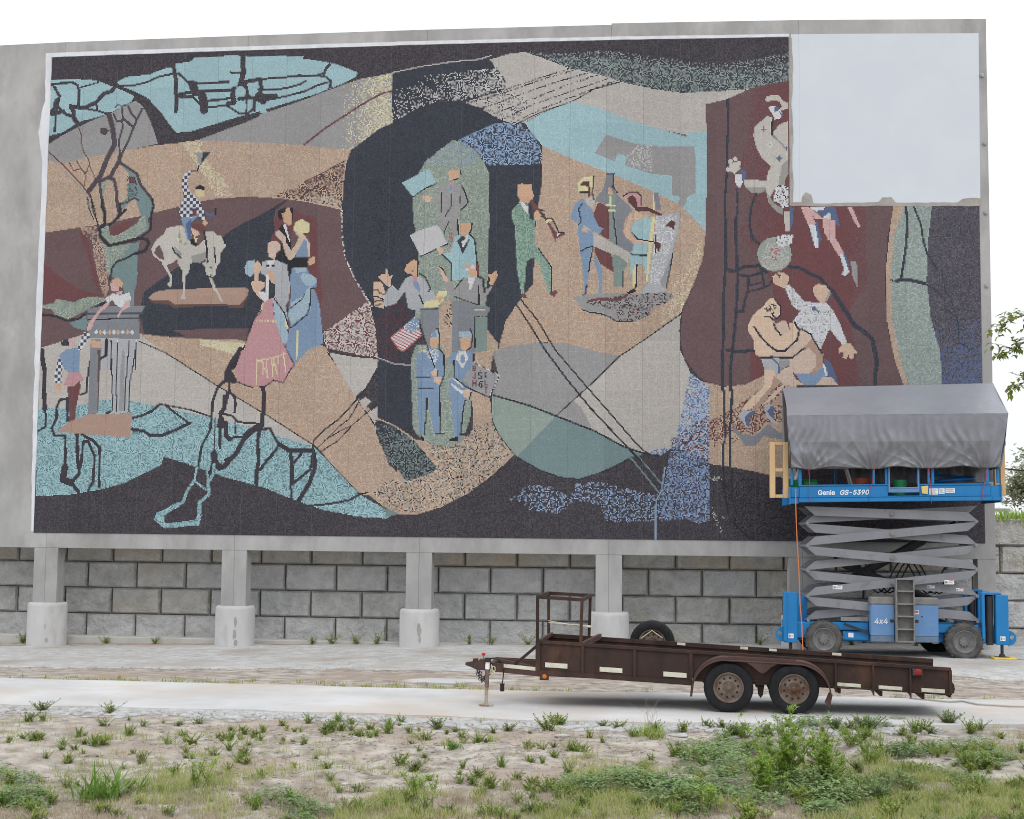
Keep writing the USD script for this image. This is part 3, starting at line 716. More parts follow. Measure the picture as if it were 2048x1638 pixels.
P rdb 14 1313,1097,1321,1107,1334,1105,1335,1092,1318,1095
P rdb 14 1332,1092,1338,1094,1338,1066,1333,1066
P cr 14 1326,1064,1343,1069,1349,1056,1341,1041,1331,1049
P or 14 1315,986,1324,996,1331,985,1334,980,1322,983
P cr 14 1319,1003,1336,988,1341,983,1329,988
L ln 14 3 1319,1051,1310,1039,1316,1006,1309,1000
L ln 14 3 1311,1079,1332,1079
L ln 14 3 1346,1118,1342,1076,1346,1061
L ln 14 3 1316,935,1329,943,1344,947,1344,935,1337,905,1335,885
L ln 14 3.6 1330,852,1327,829,1318,827
L ln 14 3.6 1360,832,1375,829
L ln 14 3 1378,1123,1394,1123,1391,1091,1402,1078
L ln 14 3 1392,1030,1396,995,1402,952
L ln 14 3 1416,884,1416,849
L ln 14 3 1416,1068,1430,1077,1450,1077,1459,1068,1459,1045
P pkr 14 1418,1068,1430,1075,1448,1075,1458,1068,1458,1042,1450,1035,1445,1055
P rdb 14 1426,1063,1438,1070,1448,1060,1450,1042,1478,1040,1510,1024,1520,1004,1517,994,1510,1017,1478,1030,1455,1030,1458,1015,1448,1025,1445,1037,1431,1050
P or2 14 1445,1035,1460,1022,1480,1024,1475,1012,1455,1015,1451,1002,1441,1015
P bl 14 1438,1000,1455,1012,1485,1017,1485,961,1473,954,1451,964,1438,979
P or2 14 1418,982,1426,1005,1433,1030,1438,1015,1431,982,1446,962,1488,956,1495,954,1490,951,1446,954,1421,969
P bl 14 1443,954,1475,954,1475,929,1473,904,1456,904,1436,927
P bl 14 1432,929,1456,921,1473,921,1473,864,1466,901,1451,904,1444,879,1434,879
P ye 14 1485,1017,1493,1019,1488,967,1476,859,1472,859,1475,929
P lg 14 1495,1019,1552,1029,1547,984,1535,929,1520,844,1510,834,1454,834,1476,854,1485,916
P gy 14 1505,859,1530,916,1549,994,1552,1029,1554,1024,1544,974,1530,889,1520,846,1510,846
S wh 14 0.3 1495,1019,1544,1024,1535,964,1505,854,1481,854,1485,916
P gy2 14 1490,1077,1500,1077,1507,1034,1495,1032,1490,1045
P ye 14 1487,1072,1491,1072,1492,1032,1488,1035
P rdb 14 1530,1009,1542,1004,1537,986,1525,994,1517,994
P rdb 14 1488,956,1507,954,1503,931,1498,936,1495,946
P ye 14 1439,889,1448,904,1446,846,1439,851
L ln 14 3 1450,901,1447,844
L ln 14 1.9 1438,979,1451,964,1475,959,1490,956
L ln 14 2.4 1495,974,1493,929
L ln 14 2.4 1535,929,1527,884,1520,846
L ln 14 2.4 1436,927,1456,924,1473,924
P gy 14 1293,825,1323,829,1372,834,1421,834,1458,831,1520,836,1540,826,1520,809,1486,799,1481,779,1441,764,1402,764,1387,776,1362,784,1338,787,1320,794,1308,812
S spk2 14 0.5 1323,809,1421,831,1535,834,1520,809,1486,799,1481,779,1441,764,1409,766,1397,794
L rd 14 6 1335,814,1357,819,1392,818,1412,819,1426,829
P bk 14 1426,834,1441,844,1449,841,1446,836,1431,831
L ln 14 2.4 1320,794,1338,787,1362,784,1387,775,1402,764,1441,764
L ln 0 4.2 1161,808,1195,757,1232,697,1286,625,1340,559,1423,471,1464,429
L ln 0 3.6 1173,818,1213,769,1256,697,1328,613,1381,553,1447,477,1476,450
L sd 0 2.4 1122,709,1122,697
L ln 0 1.9 1119,721,1120,700
L dotw2 0 3.6 729,1044,731,982,739,932,759,883,798,821,809,806
'''
# ---- the mosaic's colours (as they look in daylight, sRGB hex) ; each entry is a mix of tile colours
TILE_MIX = {
 'dk': '474249:4 3c383f:4 544e56:3', 'dk2': '423e46:3 3a363f:2', 'nv': '393e4a:4 404653:2 343842:2', 'nv2': '2e323b:1 3d424e:1',
 'bl': '95bec6:3 8fb7c0:3 9bc4cb:1', 'lk': '92bfc6:11 71a0a8:5 5d7e87:4', 'gy': '989797:2 9e9d9d:2 949395:1', 'gy2': '7f858d:3 858a91:1',
 'gy3': '55545b:1', 'gy4': '9b9a95:1', 'gy5': '9c9ca0:1', 'sd': 'b9977d:7 c1aa90:6 ae8b72:4 ad9a87:3', 'mr': '6c5154:3 72575a:2 684d50:2',
 'mr2': '5b3f43:1', 'rd': '6f3a3e:3 743f43:2', 'rdb': '5f3437:1', 'cr': 'bab5ae:3 c0bab2:2 b4ada8:2', 'sg': '84968c:8 93a296:6 a9b09a:4 7a8a82:3',
 'sgr': '8fa09b:5 a3b0a8:4 82948f:3', 'sgl': '8c9e95:3 94a59a:2', 'sgd': '94a098:2 9da8a0:1', 'tl': '6f8b8c:3 758f91:2', 'tls': '7e928c:3 84988f:1', 'tn': 'b08d78:1 ad8a76:1',
 'br': '6a4a44:1', 'br2': '564a52:2 4b4650:1', 'yc': 'cfc59a:5 d6d0b4:2 c2b28c:2', 'rw': 'c4bab2:15 6d3b40:10', 'rwd': '5d333a:1', 'rwd2': '6b3432:1',
 'sb': '3b4256:9 7f9fc4:10', 'bl2': '7d9bb5:1', 'bu': '7191b3:3 6c8bac:1', 'bu2': '4a5f8c:1', 'wt': 'c2c0bd:1', 'wt2': 'b3b2b0:1', 'wh': 'd3d4d6:3 cfcdd0:1',
 'wh2': 'ccced2:3 c0c2c8:1', 'wh3': 'c3c2c4:1', 'nsg': '3f4650:10 8b9a95:9', 'nsd': '353c44:10 768683:9', 'spk': '39393f:4 a9a29a:4 8c988f:3 6a4a44:2 d0b89a:6',
 'spk2': '6d3a3c:2 3b3b42:3 9a9797:4', 'bs': '83a3c8:3 6687b8:1', 'sbd': '4b4750:10 7391bb:7 5b78b0:3 8ba7c5:2', 'sbw': 'b9b8b8:6 87a5c8:5 52699c:5', 'dkr': '504d57:5 5d5966:4 45434d:3 6a6470:2',
 'ln': '34353d:1', 'bk': '2d2d33:1', 'dots': '3a3a42:1', 'dots2': '44373c:1', 'dotw': 'd5d5d6:1 34353d:1', 'dotw2': 'd0c9c2:3 5a454a:2', 'ck': 'd6d6d8:1 3f4a68:1', 'gnp': '80a592:3 6a8c7c:3 93b3a0:2',
 'or': 'cf9f78:1 c99a72:1', 'or2': 'd0ad90:1 cba78a:1', 'pe': 'd9b99a:2 d4b295:1', 'pe2': 'cdb3a0:2 c8ad98:1', 'pk': 'cfa3a0:1 c99b98:1', 'pkr': 'bd8389:2 c28a8f:1', 'cf': 'c3beb5:3 bdb7ae:2',
 'ye': 'd5cb93:1', 'fc': 'd2c08e:1', 'lg': 'aeb1b6:2 a7abb1:1', 'lbd': '9db8c8:1 93b0c2:1', 'blw': 'c6d3da:1', 'rc': 'a8474a:1', 'flag': 'd3c9cb:13 a23f48:9', 'star': '6f8fb0:3 d0d6dc:1'}

def srgb_lin(hexa):
    c = np.array([int(hexa[i:i + 2], 16) for i in (0, 2, 4)]) / 255.0
    return np.where(c <= 0.04045, c / 12.92, ((c + 0.055) / 1.055) ** 2.4)

def make_mosaic(pitch, u0, z0, nu, nz, keep):
    """colour (linear) and figure number of every tile of the nu x nz field, from the list of shapes DESIGN"""
    rng = np.random.default_rng(11)
    names = list(TILE_MIX); pal = []; cum = {}
    for k in names:
        cols, ws = zip(*[e.split(':') for e in TILE_MIX[k].split()])
        ids = range(len(pal), len(pal) + len(cols)); pal += [srgb_lin(c) for c in cols]
        w = np.cumsum(np.array(ws, float)); cum[k] = (np.array(list(ids)), w / w[-1])
    pal = np.array(pal)
    R = rng.random((nz, nu)); R2 = rng.random((nz, nu))
    col = np.zeros((nz, nu), np.int16); fg = np.zeros((nz, nu), np.int16)
    ii, jj = np.meshgrid(np.arange(nu), np.arange(nz))
    def put(mask, sl, k, f):
        ids, w = cum[k]; a = col[sl]
        r = R[sl]
        if k == 'ck': r = ((ii[sl] // 3 + jj[sl] // 3) % 2) * 0.9 + 0.05
        if k == 'dotw': r = ((ii[sl] + jj[sl]) // 2 % 2) * 0.9 + 0.05
        if k == 'dots': mask = mask & (R2[sl] < 0.62)
        if k == 'dots2': mask = mask & ((ii[sl] + jj[sl]) % 4 < 2)
        if k == 'flag': r = np.where((ii[sl] + jj[sl] * 2) % 6 < 4, 0.1, 0.9) * 0.9 + 0.1 * R[sl]
        pick = ids[np.minimum(np.searchsorted(w, r), len(ids) - 1)]
        a[mask] = pick[mask]; fg[sl][mask] = f
    put(np.ones((nz, nu), bool), np.s_[:, :], 'dk', 0)
    for line in DESIGN.strip().split('\n'):
        t = line.split(); kind, k, f = t[0], t[1], int(t[2]); p = np.array(t[-1].split(','), float).reshape(-1, 2) / 100
        w = float(t[3]) / 100 if kind == 'L' else 0.0
        lo = np.floor((p.min(0) - w - [u0, z0]) / pitch).astype(int) - 1; hi = np.ceil((p.max(0) + w - [u0, z0]) / pitch).astype(int) + 2
        i0, j0 = max(lo[0], 0), max(lo[1], 0); i1, j1 = min(hi[0], nu), min(hi[1], nz)
        if i1 <= i0 or j1 <= j0: continue
        sl = np.s_[j0:j1, i0:i1]
        x = u0 + (ii[sl] + 0.5) * pitch; y = z0 + (jj[sl] + 0.5) * pitch
        if kind == 'L':
            d = np.full(x.shape, 9e9)
            for a, b in zip(p[:-1], p[1:]):
                ab = b - a; s = np.clip(((x - a[0]) * ab[0] + (y - a[1]) * ab[1]) / max(ab @ ab, 1e-9), 0, 1)
                d = np.minimum(d, np.hypot(x - a[0] - s * ab[0], y - a[1] - s * ab[1]))
            m = d < max(w / 2, pitch * 0.52)
        else:
            m = np.zeros(x.shape, bool)
            for a, b in zip(p, np.roll(p, -1, 0)):
                c = (a[1] > y) != (b[1] > y)
                if a[1] != b[1]: m ^= c & (x < (b[0] - a[0]) * (y - a[1]) / (b[1] - a[1]) + a[0])
        if kind == 'S': m &= R2[sl] < float(t[3])
        if kind == 'G':
            g = np.array(t[3].split(','), float) / 100; a, b = g[:2], g[2:]; ab = b - a
            m &= R2[sl] < np.clip(((x - a[0]) * ab[0] + (y - a[1]) * ab[1]) / (ab @ ab), 0, 1) * 0.62
        put(m, sl, k, f)
    return pal[col], fg

# ------------------------------------------------------------------ helpers: scene tree
_used = set()
def numbered(parent, name):
    p = f'{parent}/{name}'; k = 0
    while p in _used:
        k += 1; p = f'{parent}/{name}_{k:03d}'
    _used.add(p)
    return p

def tag(prim, label=None, cat=None, group=None, kind=None):
    prim = prim.GetPrim() if hasattr(prim, 'GetPrim') else prim
    for k, v in (('label', label), ('category', cat), ('group', group), ('kind', kind)):
        if v: prim.SetCustomDataByKey(k, v)
    return prim

_base = {}
def thing(name, label, cat, loc=(0, 0, 0), rotz=0.0, group=None, kind=None, world=False):
    path = numbered('/World', name)
    x = UsdGeom.Xform.Define(stage, path)
    x.AddTranslateOp().Set(Gf.Vec3d(*map(float, loc))); x.AddRotateZOp().Set(math.degrees(rotz))
    if world: _base[path] = np.array(loc, float)            # its part meshes are given in world coordinates
    return tag(x, label, cat, group, kind)

def obj(name, mesh, mat, parent=None, smooth=False, label=None, cat=None, group=None, kind=None, uv=None):
    if isinstance(mesh, list): mesh = join(mesh)
    if isinstance(mesh, trimesh.Trimesh): mesh = (np.array(mesh.vertices), np.array(mesh.faces))
    pp = str(parent.GetPath()) if parent is not None else '/World'
    b = _base.get(pp)
    path = numbered(pp, name)
    if b is not None:
        mesh = (np.asarray(mesh[0]) - b, mesh[1]); _base[path] = b
    m = usdkit.mesh(stage, path, mesh, M[mat] if isinstance(mat, str) else mat, smooth=smooth)
    return tag(m, label, cat, group, kind)

def dup(src, loc, rotz=0.0, scale=None, label=None, group=None):
    path = numbered('/World', src.GetName().split('_0')[0] if src.GetName()[-3:].isdigit() else src.GetName())
    x = UsdGeom.Xform.Define(stage, path)
    x.GetPrim().GetReferences().AddInternalReference(src.GetPath())
    x.ClearXformOpOrder()
    x.AddTranslateOp().Set(Gf.Vec3d(*map(float, loc))); x.AddRotateZOp().Set(math.degrees(rotz))
    if scale: x.AddScaleOp().Set(Gf.Vec3f(*([scale] * 3 if np.isscalar(scale) else scale)))
    x.GetPrim().SetInstanceable(True)
    d = src.GetCustomData()
    return tag(x, label or d.get('label'), d.get('category'), group or d.get('group'))

# ------------------------------------------------------------------ helpers: meshes, all (vertices, triangles)
def join(ms):
    vs, fs, n = [], [], 0
    for v, f in ms:
        vs.append(np.asarray(v, float)); fs.append(np.asarray(f, int) + n); n += len(v)
    return np.vstack(vs), np.vstack(fs)

_BF = np.array([[0, 2, 1], [0, 3, 2], [4, 5, 6], [4, 6, 7], [0, 1, 5], [0, 5, 4], [1, 2, 6], [1, 6, 5], [2, 3, 7], [2, 7, 6], [3, 0, 4], [3, 4, 7]])
def box(x0, x1, y0, y1, z0, z1, c=0.0):
    if c <= 0:
        return np.array([(x0, y0, z0), (x1, y0, z0), (x1, y1, z0), (x0, y1, z0), (x0, y0, z1), (x1, y0, z1), (x1, y1, z1), (x0, y1, z1)], float), _BF
    P = []
    for X, sX in ((x0, 1), (x1, -1)):
        for Y, sY in ((y0, 1), (y1, -1)):
            for Zz, sZ in ((z0, 1), (z1, -1)):
                P += [(X, Y + sY * c, Zz + sZ * c), (X + sX * c, Y, Zz + sZ * c), (X + sX * c, Y + sY * c, Zz)]
    h = trimesh.convex.convex_hull(np.array(P)); return np.array(h.vertices), np.array(h.faces)

def beam(a, b, w, h, up=(0, 0, 1)):
    """a bar of section w x h from a to b"""
    a, b = np.array(a, float), np.array(b, float); d = (b - a) / np.linalg.norm(b - a); up = np.array(up, float)
    s = np.cross(d, up); s /= np.linalg.norm(s); t = np.cross(s, d)
    o = [(-.5, -.5), (.5, -.5), (.5, .5), (-.5, .5)]
    return np.array([p + s * w * i + t * h * j for p in (a, b) for i, j in o]), _BF

def tube(path, r, n=8, cap=True):
    P = np.asarray(path, float); r = np.broadcast_to(np.asarray(r, float), (len(P),))
    T = np.gradient(P, axis=0); T /= np.linalg.norm(T, axis=1, keepdims=True)
    u = np.cross(T[0], (0, 0, 1.0) if abs(T[0][2]) < .9 else (1.0, 0, 0)); u /= np.linalg.norm(u)
    V = []
    a = np.arange(n) * 2 * PI / n
    for p, t, rr in zip(P, T, r):
        u = u - t * (u @ t); u /= np.linalg.norm(u); w = np.cross(t, u)
        V.append(p + rr * (np.cos(a)[:, None] * u + np.sin(a)[:, None] * w))
    V = np.vstack(V); F = []
    for i in range(len(P) - 1):
        for j in range(n):
            k = (j + 1) % n
            F += [(i * n + j, i * n + k, (i + 1) * n + k), (i * n + j, (i + 1) * n + k, (i + 1) * n + j)]
    if cap:
        V = np.vstack([V, P[0], P[-1]]); c0, c1 = len(V) - 2, len(V) - 1; e = (len(P) - 1) * n
        F += [(c0, (j + 1) % n, j) for j in range(n)] + [(c1, e + j, e + (j + 1) % n) for j in range(n)]
    return V, np.array(F)

def cyl(a, b, r, n=20, r2=None):
    return tube([a, b], [r, r if r2 is None else r2], n)

def prism(pts, y0, y1):
    """polygon in the x-z plane, from y0 to y1"""
    e = trimesh.creation.extrude_polygon(Polygon(pts), y1 - y0, engine='earcut')
    v = np.array(e.vertices); return np.stack([v[:, 0], y1 - v[:, 2], v[:, 1]], 1), np.array(e.faces)

def slab(pts, z0, z1):
    e = trimesh.creation.extrude_polygon(Polygon(pts), z1 - z0, engine='earcut')
    v = np.array(e.vertices); v[:, 2] += z0; return v, np.array(e.faces)

def lathe(profile, c, axis='y', n=40):
    """(radius, along) profile turned about the axis through c"""
    a = np.arange(n) * 2 * PI / n; V = []
    for r, t in profile:
        if axis == 'y': V.append(np.stack([c[0] + r * np.cos(a), np.full(n, c[1] + t), c[2] + r * np.sin(a)], 1))
        else: V.append(np.stack([c[0] + r * np.cos(a), c[1] + r * np.sin(a), np.full(n, c[2] + t)], 1))
    F = []
    for i in range(len(profile) - 1):
        for j in range(n):
            k = (j + 1) % n; q = (i * n + j, i * n + k, (i + 1) * n + k, (i + 1) * n + j)
            F += [(q[0], q[1], q[2]), (q[0], q[2], q[3])] if axis == 'z' else [(q[0], q[2], q[1]), (q[0], q[3], q[2])]
    return np.vstack(V), np.array(F)

def grid(P):
    """P (rows, cols, 3) -> quads as triangles"""
    r, c = P.shape[:2]; i = np.arange(r * c).reshape(r, c)
    q = np.stack([i[:-1, :-1], i[:-1, 1:], i[1:, 1:], i[1:, :-1]], -1).reshape(-1, 4)
    return P.reshape(-1, 3), np.vstack([q[:, [0, 1, 2]], q[:, [0, 2, 3]]])

def rotz(m, a, c=(0, 0, 0)):
    v = np.asarray(m[0]) - c; s, k = math.sin(a), math.cos(a)
    return np.stack([v[:, 0] * k - v[:, 1] * s, v[:, 0] * s + v[:, 1] * k, v[:, 2]], 1) + c, m[1]

def words(text, height, at, depth=0.006, slant=0.0, bold=True):
    """lettering standing in the x-z plane, facing -y, its lower left corner at `at`"""
    t = meshkit.text_mesh(text, height, depth, bold); v = np.array(t.vertices)
    return np.stack([at[0] + v[:, 0] + slant * v[:, 1], at[1] - v[:, 2], at[2] + v[:, 1]], 1), np.array(t.faces)

# ------------------------------------------------------------------ materials
M = {}
def mat(name, c1, c2=None, scale=3.0, detail=4.0, rough=0.7, metallic=0.0, bump=0.0, bscale=None, spec=0.3, streak=None, island=0.0, lo=0.35, hi=0.65, c3=None, s3=0.6, thr=(0.55, 0.7), trans=0.0):
    """mottled surface: c1..c2 by noise, optional third colour in patches, vertical streaking, per-island variation, relief"""
    c2 = c2 or c1
    n = {'g': ('geometry', {}), 'mp': ('mapping', {'scale': (1, 1, 1) if not streak else (1, 1, streak)}),
         'n': ('noise_texture', {'scale': scale, 'detail': detail, 'roughness': 0.6}),
         'r': ('rgb_ramp', {'ramp': [(lo, c1), (hi, c2)]}),
         'p': ('principled_bsdf', {'roughness': rough, 'metallic': metallic, 'specular_ior_level': spec})}
    l = [('g.position', 'mp.vector'), ('mp.vector', 'n.vector'), ('n.fac', 'r.fac')]
    out = 'r.color'
    if c3:
        n['n3'] = ('noise_texture', {'scale': s3, 'detail': 6.0, 'roughness': 0.65}); n['r3'] = ('rgb_ramp', {'ramp': [(thr[0], (0, 0, 0)), (thr[1], (1, 1, 1))]})
        n['m3'] = ('mix_color', {'b': c3}); l += [('mp.vector', 'n3.vector'), ('n3.fac', 'r3.fac'), ('r3.color', 'b3.color'), ('b3.val', 'm3.fac'), (out, 'm3.a')]; n['b3'] = ('rgb_to_bw', {}); out = 'm3.result'
    if island:
        n['mi'] = ('map_range', {'from_min': 0.0, 'from_max': 1.0, 'to_min': 1 - island, 'to_max': 1 + island}); n['hs'] = ('hsv', {'saturation': 1.0})
        n['ih'] = ('map_range', {'from_min': 0.0, 'from_max': 1.0, 'to_min': 0.5 - island * 0.07, 'to_max': 0.5 + island * 0.07})
        l += [('g.random_per_island', 'mi.value'), ('g.random_per_island', 'ih.value'), ('mi.result', 'hs.value'), ('ih.result', 'hs.hue'), (out, 'hs.color')]; out = 'hs.color'
        n['hs'] = ('hsv', {'saturation': 1.0, 'fac': 1.0})
    l.append((out, 'p.base_color'))
    if bump:
        n['bn'] = ('noise_texture', {'scale': bscale or scale * 6, 'detail': 5.0, 'roughness': 0.6}); n['b'] = ('bump', {'strength': 1.0, 'distance': bump})
        l += [('g.position', 'bn.vector'), ('bn.fac', 'b.height'), ('b.normal', 'p.normal')]
    surf = 'p.BSDF'
    if trans:
        n['t'] = ('translucent_bsdf', {}); n['mc'] = ('mix_closure', {'fac': trans}); l += [(out, 't.color'), ('p.BSDF', 'mc.closure1'), ('t.BSDF', 'mc.closure2')]; surf = 'mc.closure'
    M[name] = usdkit.material(stage, f'/World/Looks/{name}', n, l, surface=surf)

mat('concrete', (.29, .286, .28), (.39, .385, .378), 1.1, 9, .85, bump=.004, bscale=25, c3=(.24, .236, .228), s3=.9, thr=(.48, .72), streak=.5)
mat('concrete_light', (.42, .415, .41), (.50, .495, .485), 2.0, 7, .85, bump=.004, bscale=22, c3=(.33, .325, .31), s3=1.9, thr=(.56, .76), streak=.4)
mat('primer', (.515, .55, .595), (.54, .575, .615), .7, 5, .8, bump=.002, bscale=14)
mat('primer_rough', (.53, .55, .58), (.64, .65, .675), 5, 6, .85, bump=.006, bscale=18, streak=.4)
mat('mortar', (.27, .255, .235), (.35, .335, .31), 4, 5, .95, bump=.01, bscale=20)
mat('grout', (.10, .10, .105), (.14, .14, .145), 6, 3, .95)
for k, (a, b, c) in enumerate([((.30, .30, .29), (.50, .50, .485), (.37, .345, .29)), ((.33, .33, .325), (.54, .54, .53), (.42, .42, .42)), ((.29, .285, .265), (.47, .46, .43), (.41, .345, .26))]):
    mat('split_stone_%d' % k, a, b, 3.4, 10, .9, bump=.14, bscale=5, c3=c, s3=.9, thr=(.48, .70), lo=.28, hi=.72)
mat('joint', (.085, .078, .07), (.125, .115, .10), 4, 3, .95)
mat('footing', (.40, .39, .36), (.48, .47, .44), 2, 5, .9, bump=.004)
mat('dirt', (.22, .19, .16), (.475, .43, .375), 3.6, 14, .95, bump=.07, bscale=11, c3=(.35, .275, .225), s3=.5, thr=(.48, .66), lo=.36, hi=.62)
mat('gravel_bed', (.33, .325, .31), (.54, .53, .515), 4, 12, .95, bump=.02, bscale=34, c3=(.34, .30, .26), s3=.5, thr=(.50, .66), lo=.32, hi=.68)
mat('path_concrete', (.38, .38, .38), (.535, .53, .52), .55, 10, .9, bump=.003, bscale=30, c3=(.46, .39, .325), s3=.33, thr=(.46, .68), lo=.3, hi=.66)
mat('white_stone', (.44, .435, .42), (.62, .615, .60), 6, 4, .9, bump=.008, bscale=30, island=.3)
mat('pebbles', (.34, .335, .32), (.50, .495, .48), 9, 3, .9, island=.3)
mat('rust_brown', (.023, .0125, .010), (.044, .0235, .0175), 2.6, 9, .65, bump=.003, bscale=30, c3=(.095, .044, .026), s3=2.1, thr=(.53, .74), streak=.5)
mat('rust_brown_light', (.055, .030, .026), (.08, .043, .037), 3, 7, .6, bump=.002, bscale=40, c3=(.10, .05, .03), s3=3, thr=(.55, .72))
mat('dark_void', (.012, .010, .009), (.018, .015, .013), 3, 3, .8)
mat('rubber', (.010, .0105, .012), (.018, .0185, .021), 8, 3, .8, bump=.002, bscale=40, spec=.2)
mat('rubber_dusty', (.055, .053, .05), (.10, .096, .09), 7, 5, .9, bump=.004, bscale=30)
mat('rim_rust', (.105, .078, .062), (.185, .145, .115), 9, 6, .65, c3=(.095, .045, .026), s3=4, thr=(.48, .62), bump=.002)
mat('rim_grey', (.13, .13, .13), (.20, .195, .19), 9, 5, .7)
mat('blue_paint', (.006, .15, .37), (.010, .17, .41), 2, 4, .42, spec=.4, c3=(.02, .14, .33), s3=3, thr=(.62, .8))
mat('blue_faded', (.095, .20, .38), (.125, .235, .41), 3, 5, .5, c3=(.16, .25, .38), s3=2, thr=(.6, .8))
mat('blue_dusty', (.10, .15, .22), (.14, .19, .25), 6, 5, .7)
mat('grey_arm', (.18, .185, .20), (.215, .22, .235), 2, 5, .5, bump=.001, c3=(.145, .147, .155), s3=4, thr=(.56, .70))
mat('dark_steel', (.02, .02, .022), (.035, .034, .034), 4, 4, .6)
mat('steel', (.28, .28, .29), (.36, .36, .37), 6, 4, .45, metallic=.6)
mat('zinc', (.42, .40, .36), (.34, .27, .2), 9, 5, .5, c3=(.22, .11, .05), s3=6, thr=(.5, .62))
mat('step_dusty', (.155, .15, .145), (.22, .215, .205), 7, 5, .8, bump=.002)
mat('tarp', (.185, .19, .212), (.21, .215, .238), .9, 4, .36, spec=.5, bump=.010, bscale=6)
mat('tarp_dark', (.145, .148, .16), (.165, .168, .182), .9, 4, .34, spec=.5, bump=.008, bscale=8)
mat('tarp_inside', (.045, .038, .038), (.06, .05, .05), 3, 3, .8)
mat('pine_wood', (.50, .34, .17), (.58, .41, .22), 3, 6, .7, streak=.12, c3=(.42, .26, .12), s3=2.2, thr=(.58, .72))
mat('green_plastic', (.012, .20, .075), (.016, .24, .09), 5, 3, .4)
mat('red_plastic', (.28, .045, .02), (.33, .06, .025), 5, 3, .45)
mat('blue_hose', (.01, .12, .36), None, 5, 2, .4)
mat('white_paint', (.70, .70, .70), (.78, .78, .78), 5, 4, .5)
mat('decal_white', (.66, .67, .68), (.74, .75, .75), 8, 4, .5)
mat('decal_print', (.10, .10, .11), (.30, .30, .31), 40, 2, .6)
mat('decal_red', (.42, .10, .09), None, 5, 2, .5)
mat('letter_white', (.80, .82, .84), (.72, .75, .78), 9, 4, .5)
mat('letter_faded', (.52, .56, .60), (.60, .63, .66), 14, 5, .6)
mat('tape_cream', (.52, .50, .41), (.62, .60, .50), 8, 5, .4, c3=(.42, .37, .26), s3=6, thr=(.55, .70))
mat('amber_lens', (.55, .14, .01), None, 5, 2, .3)
mat('red_lens', (.32, .012, .012), None, 5, 2, .3)
mat('red_knob', (.50, .03, .03), None, 5, 2, .4)
mat('red_rope', (.38, .03, .05), None, 5, 2, .7)
mat('pale_rope', (.62, .56, .42), None, 5, 2, .8)
mat('orange_cord', (.62, .19, .06), None, 5, 2, .6)
mat('grey_cord', (.42, .41, .38), None, 5, 2, .7)
mat('black_cable', (.012, .012, .014), None, 5, 2, .6)
mat('yellow_paper', (.62, .46, .16), None, 5, 2, .7)
mat('yellow_pad', (.55, .40, .06), (.62, .46, .09), 6, 4, .6)
mat('bark', (.10, .085, .065), (.16, .135, .105), 12, 5, .9, bump=.01, bscale=40)
mat('leaf_fresh', (0.21, 0.34, 0.05), (0.31, 0.46, 0.08), 6, 3, .5, island=.30, trans=0.12)
mat('leaf_dark', (0.11, 0.25, 0.045), (0.17, 0.34, 0.06), 5, 3, .5, island=.30, trans=0.12)
mat('leaf_clover', (0.17, 0.31, 0.11), (0.27, 0.44, 0.175), 5, 3, .55, island=.35, trans=0.12)
mat('leaf_fine', (0.2, 0.4, 0.05), (0.31, 0.53, 0.085), 5, 3, .55, island=.30, trans=0.12)
mat('leaf_bush', (0.17, 0.29, 0.07), (0.26, 0.39, 0.105), 5, 3, .5, island=.3, trans=0.12)
mat('grass_blade', (0.31, 0.4, 0.12), (0.44, 0.5, 0.18), 3, 4, .6, island=.35, trans=0.15)
mat('grass_dry', (0.42, 0.37, 0.24), (0.53, 0.47, 0.32), 3, 4, .7, island=.3, trans=0.2)
mat('tree_leaf', (0.18, 0.28, 0.06), (0.29, 0.4, 0.1), 3, 3, .5, island=.35, trans=0.3)
mat('far_leaf', (0.36, 0.42, 0.26), (0.48, 0.54, 0.36), 1, 3, .6, island=.35, trans=0.3)
mat('stem', (.13, .13, .05), (.17, .16, .07), 5, 2, .7)
mat('char', (.05, .05, .05), (.09, .088, .085), 9, 5, .95)
M['tile'] = usdkit.material(stage, '/World/Looks/tile', {
    'a': ('attribute', {'attribute': 'tilecolor'}),
    'h': ('hsv', {'value': TILE_GAIN, 'saturation': 0.80, 'fac': 1.0}),
    'p': ('principled_bsdf', {'roughness': 0.5, 'specular_ior_level': 0.10})},
    [('a.color', 'h.color'), ('h.color', 'p.base_color')], surface='p.BSDF')

# ------------------------------------------------------------------ ground
def smooth(t): t = np.clip(t, 0, 1); return t * t * (3 - 2 * t)
def ground_z(x, y):
    x, y = np.asarray(x, float), np.asarray(y, float)
    wall = np.clip(-0.27 + 0.0165 * (x + 11.3), -0.30, 0.05)
    z = -0.045 + (wall + 0.045) * smooth((y - 24.2) / 6.0)
    near = 1 - smooth((y - 18.6) / 1.4)
    p = np.stack([x * 1.0, y * 1.0, 0 * x], -1)
    z = z + near * ((meshkit.fbm(p * 0.35, 3, 5) - .5) * 0.22 + (meshkit.fbm(p * 1.7, 5, 9) - .5) * 0.20)
    z = z + (meshkit.fbm(p * 2.6, 3, 21) - .5) * 0.016 * smooth((y - 23.9) / 0.6) * (1 - smooth((y - 29) / 2))
    return z

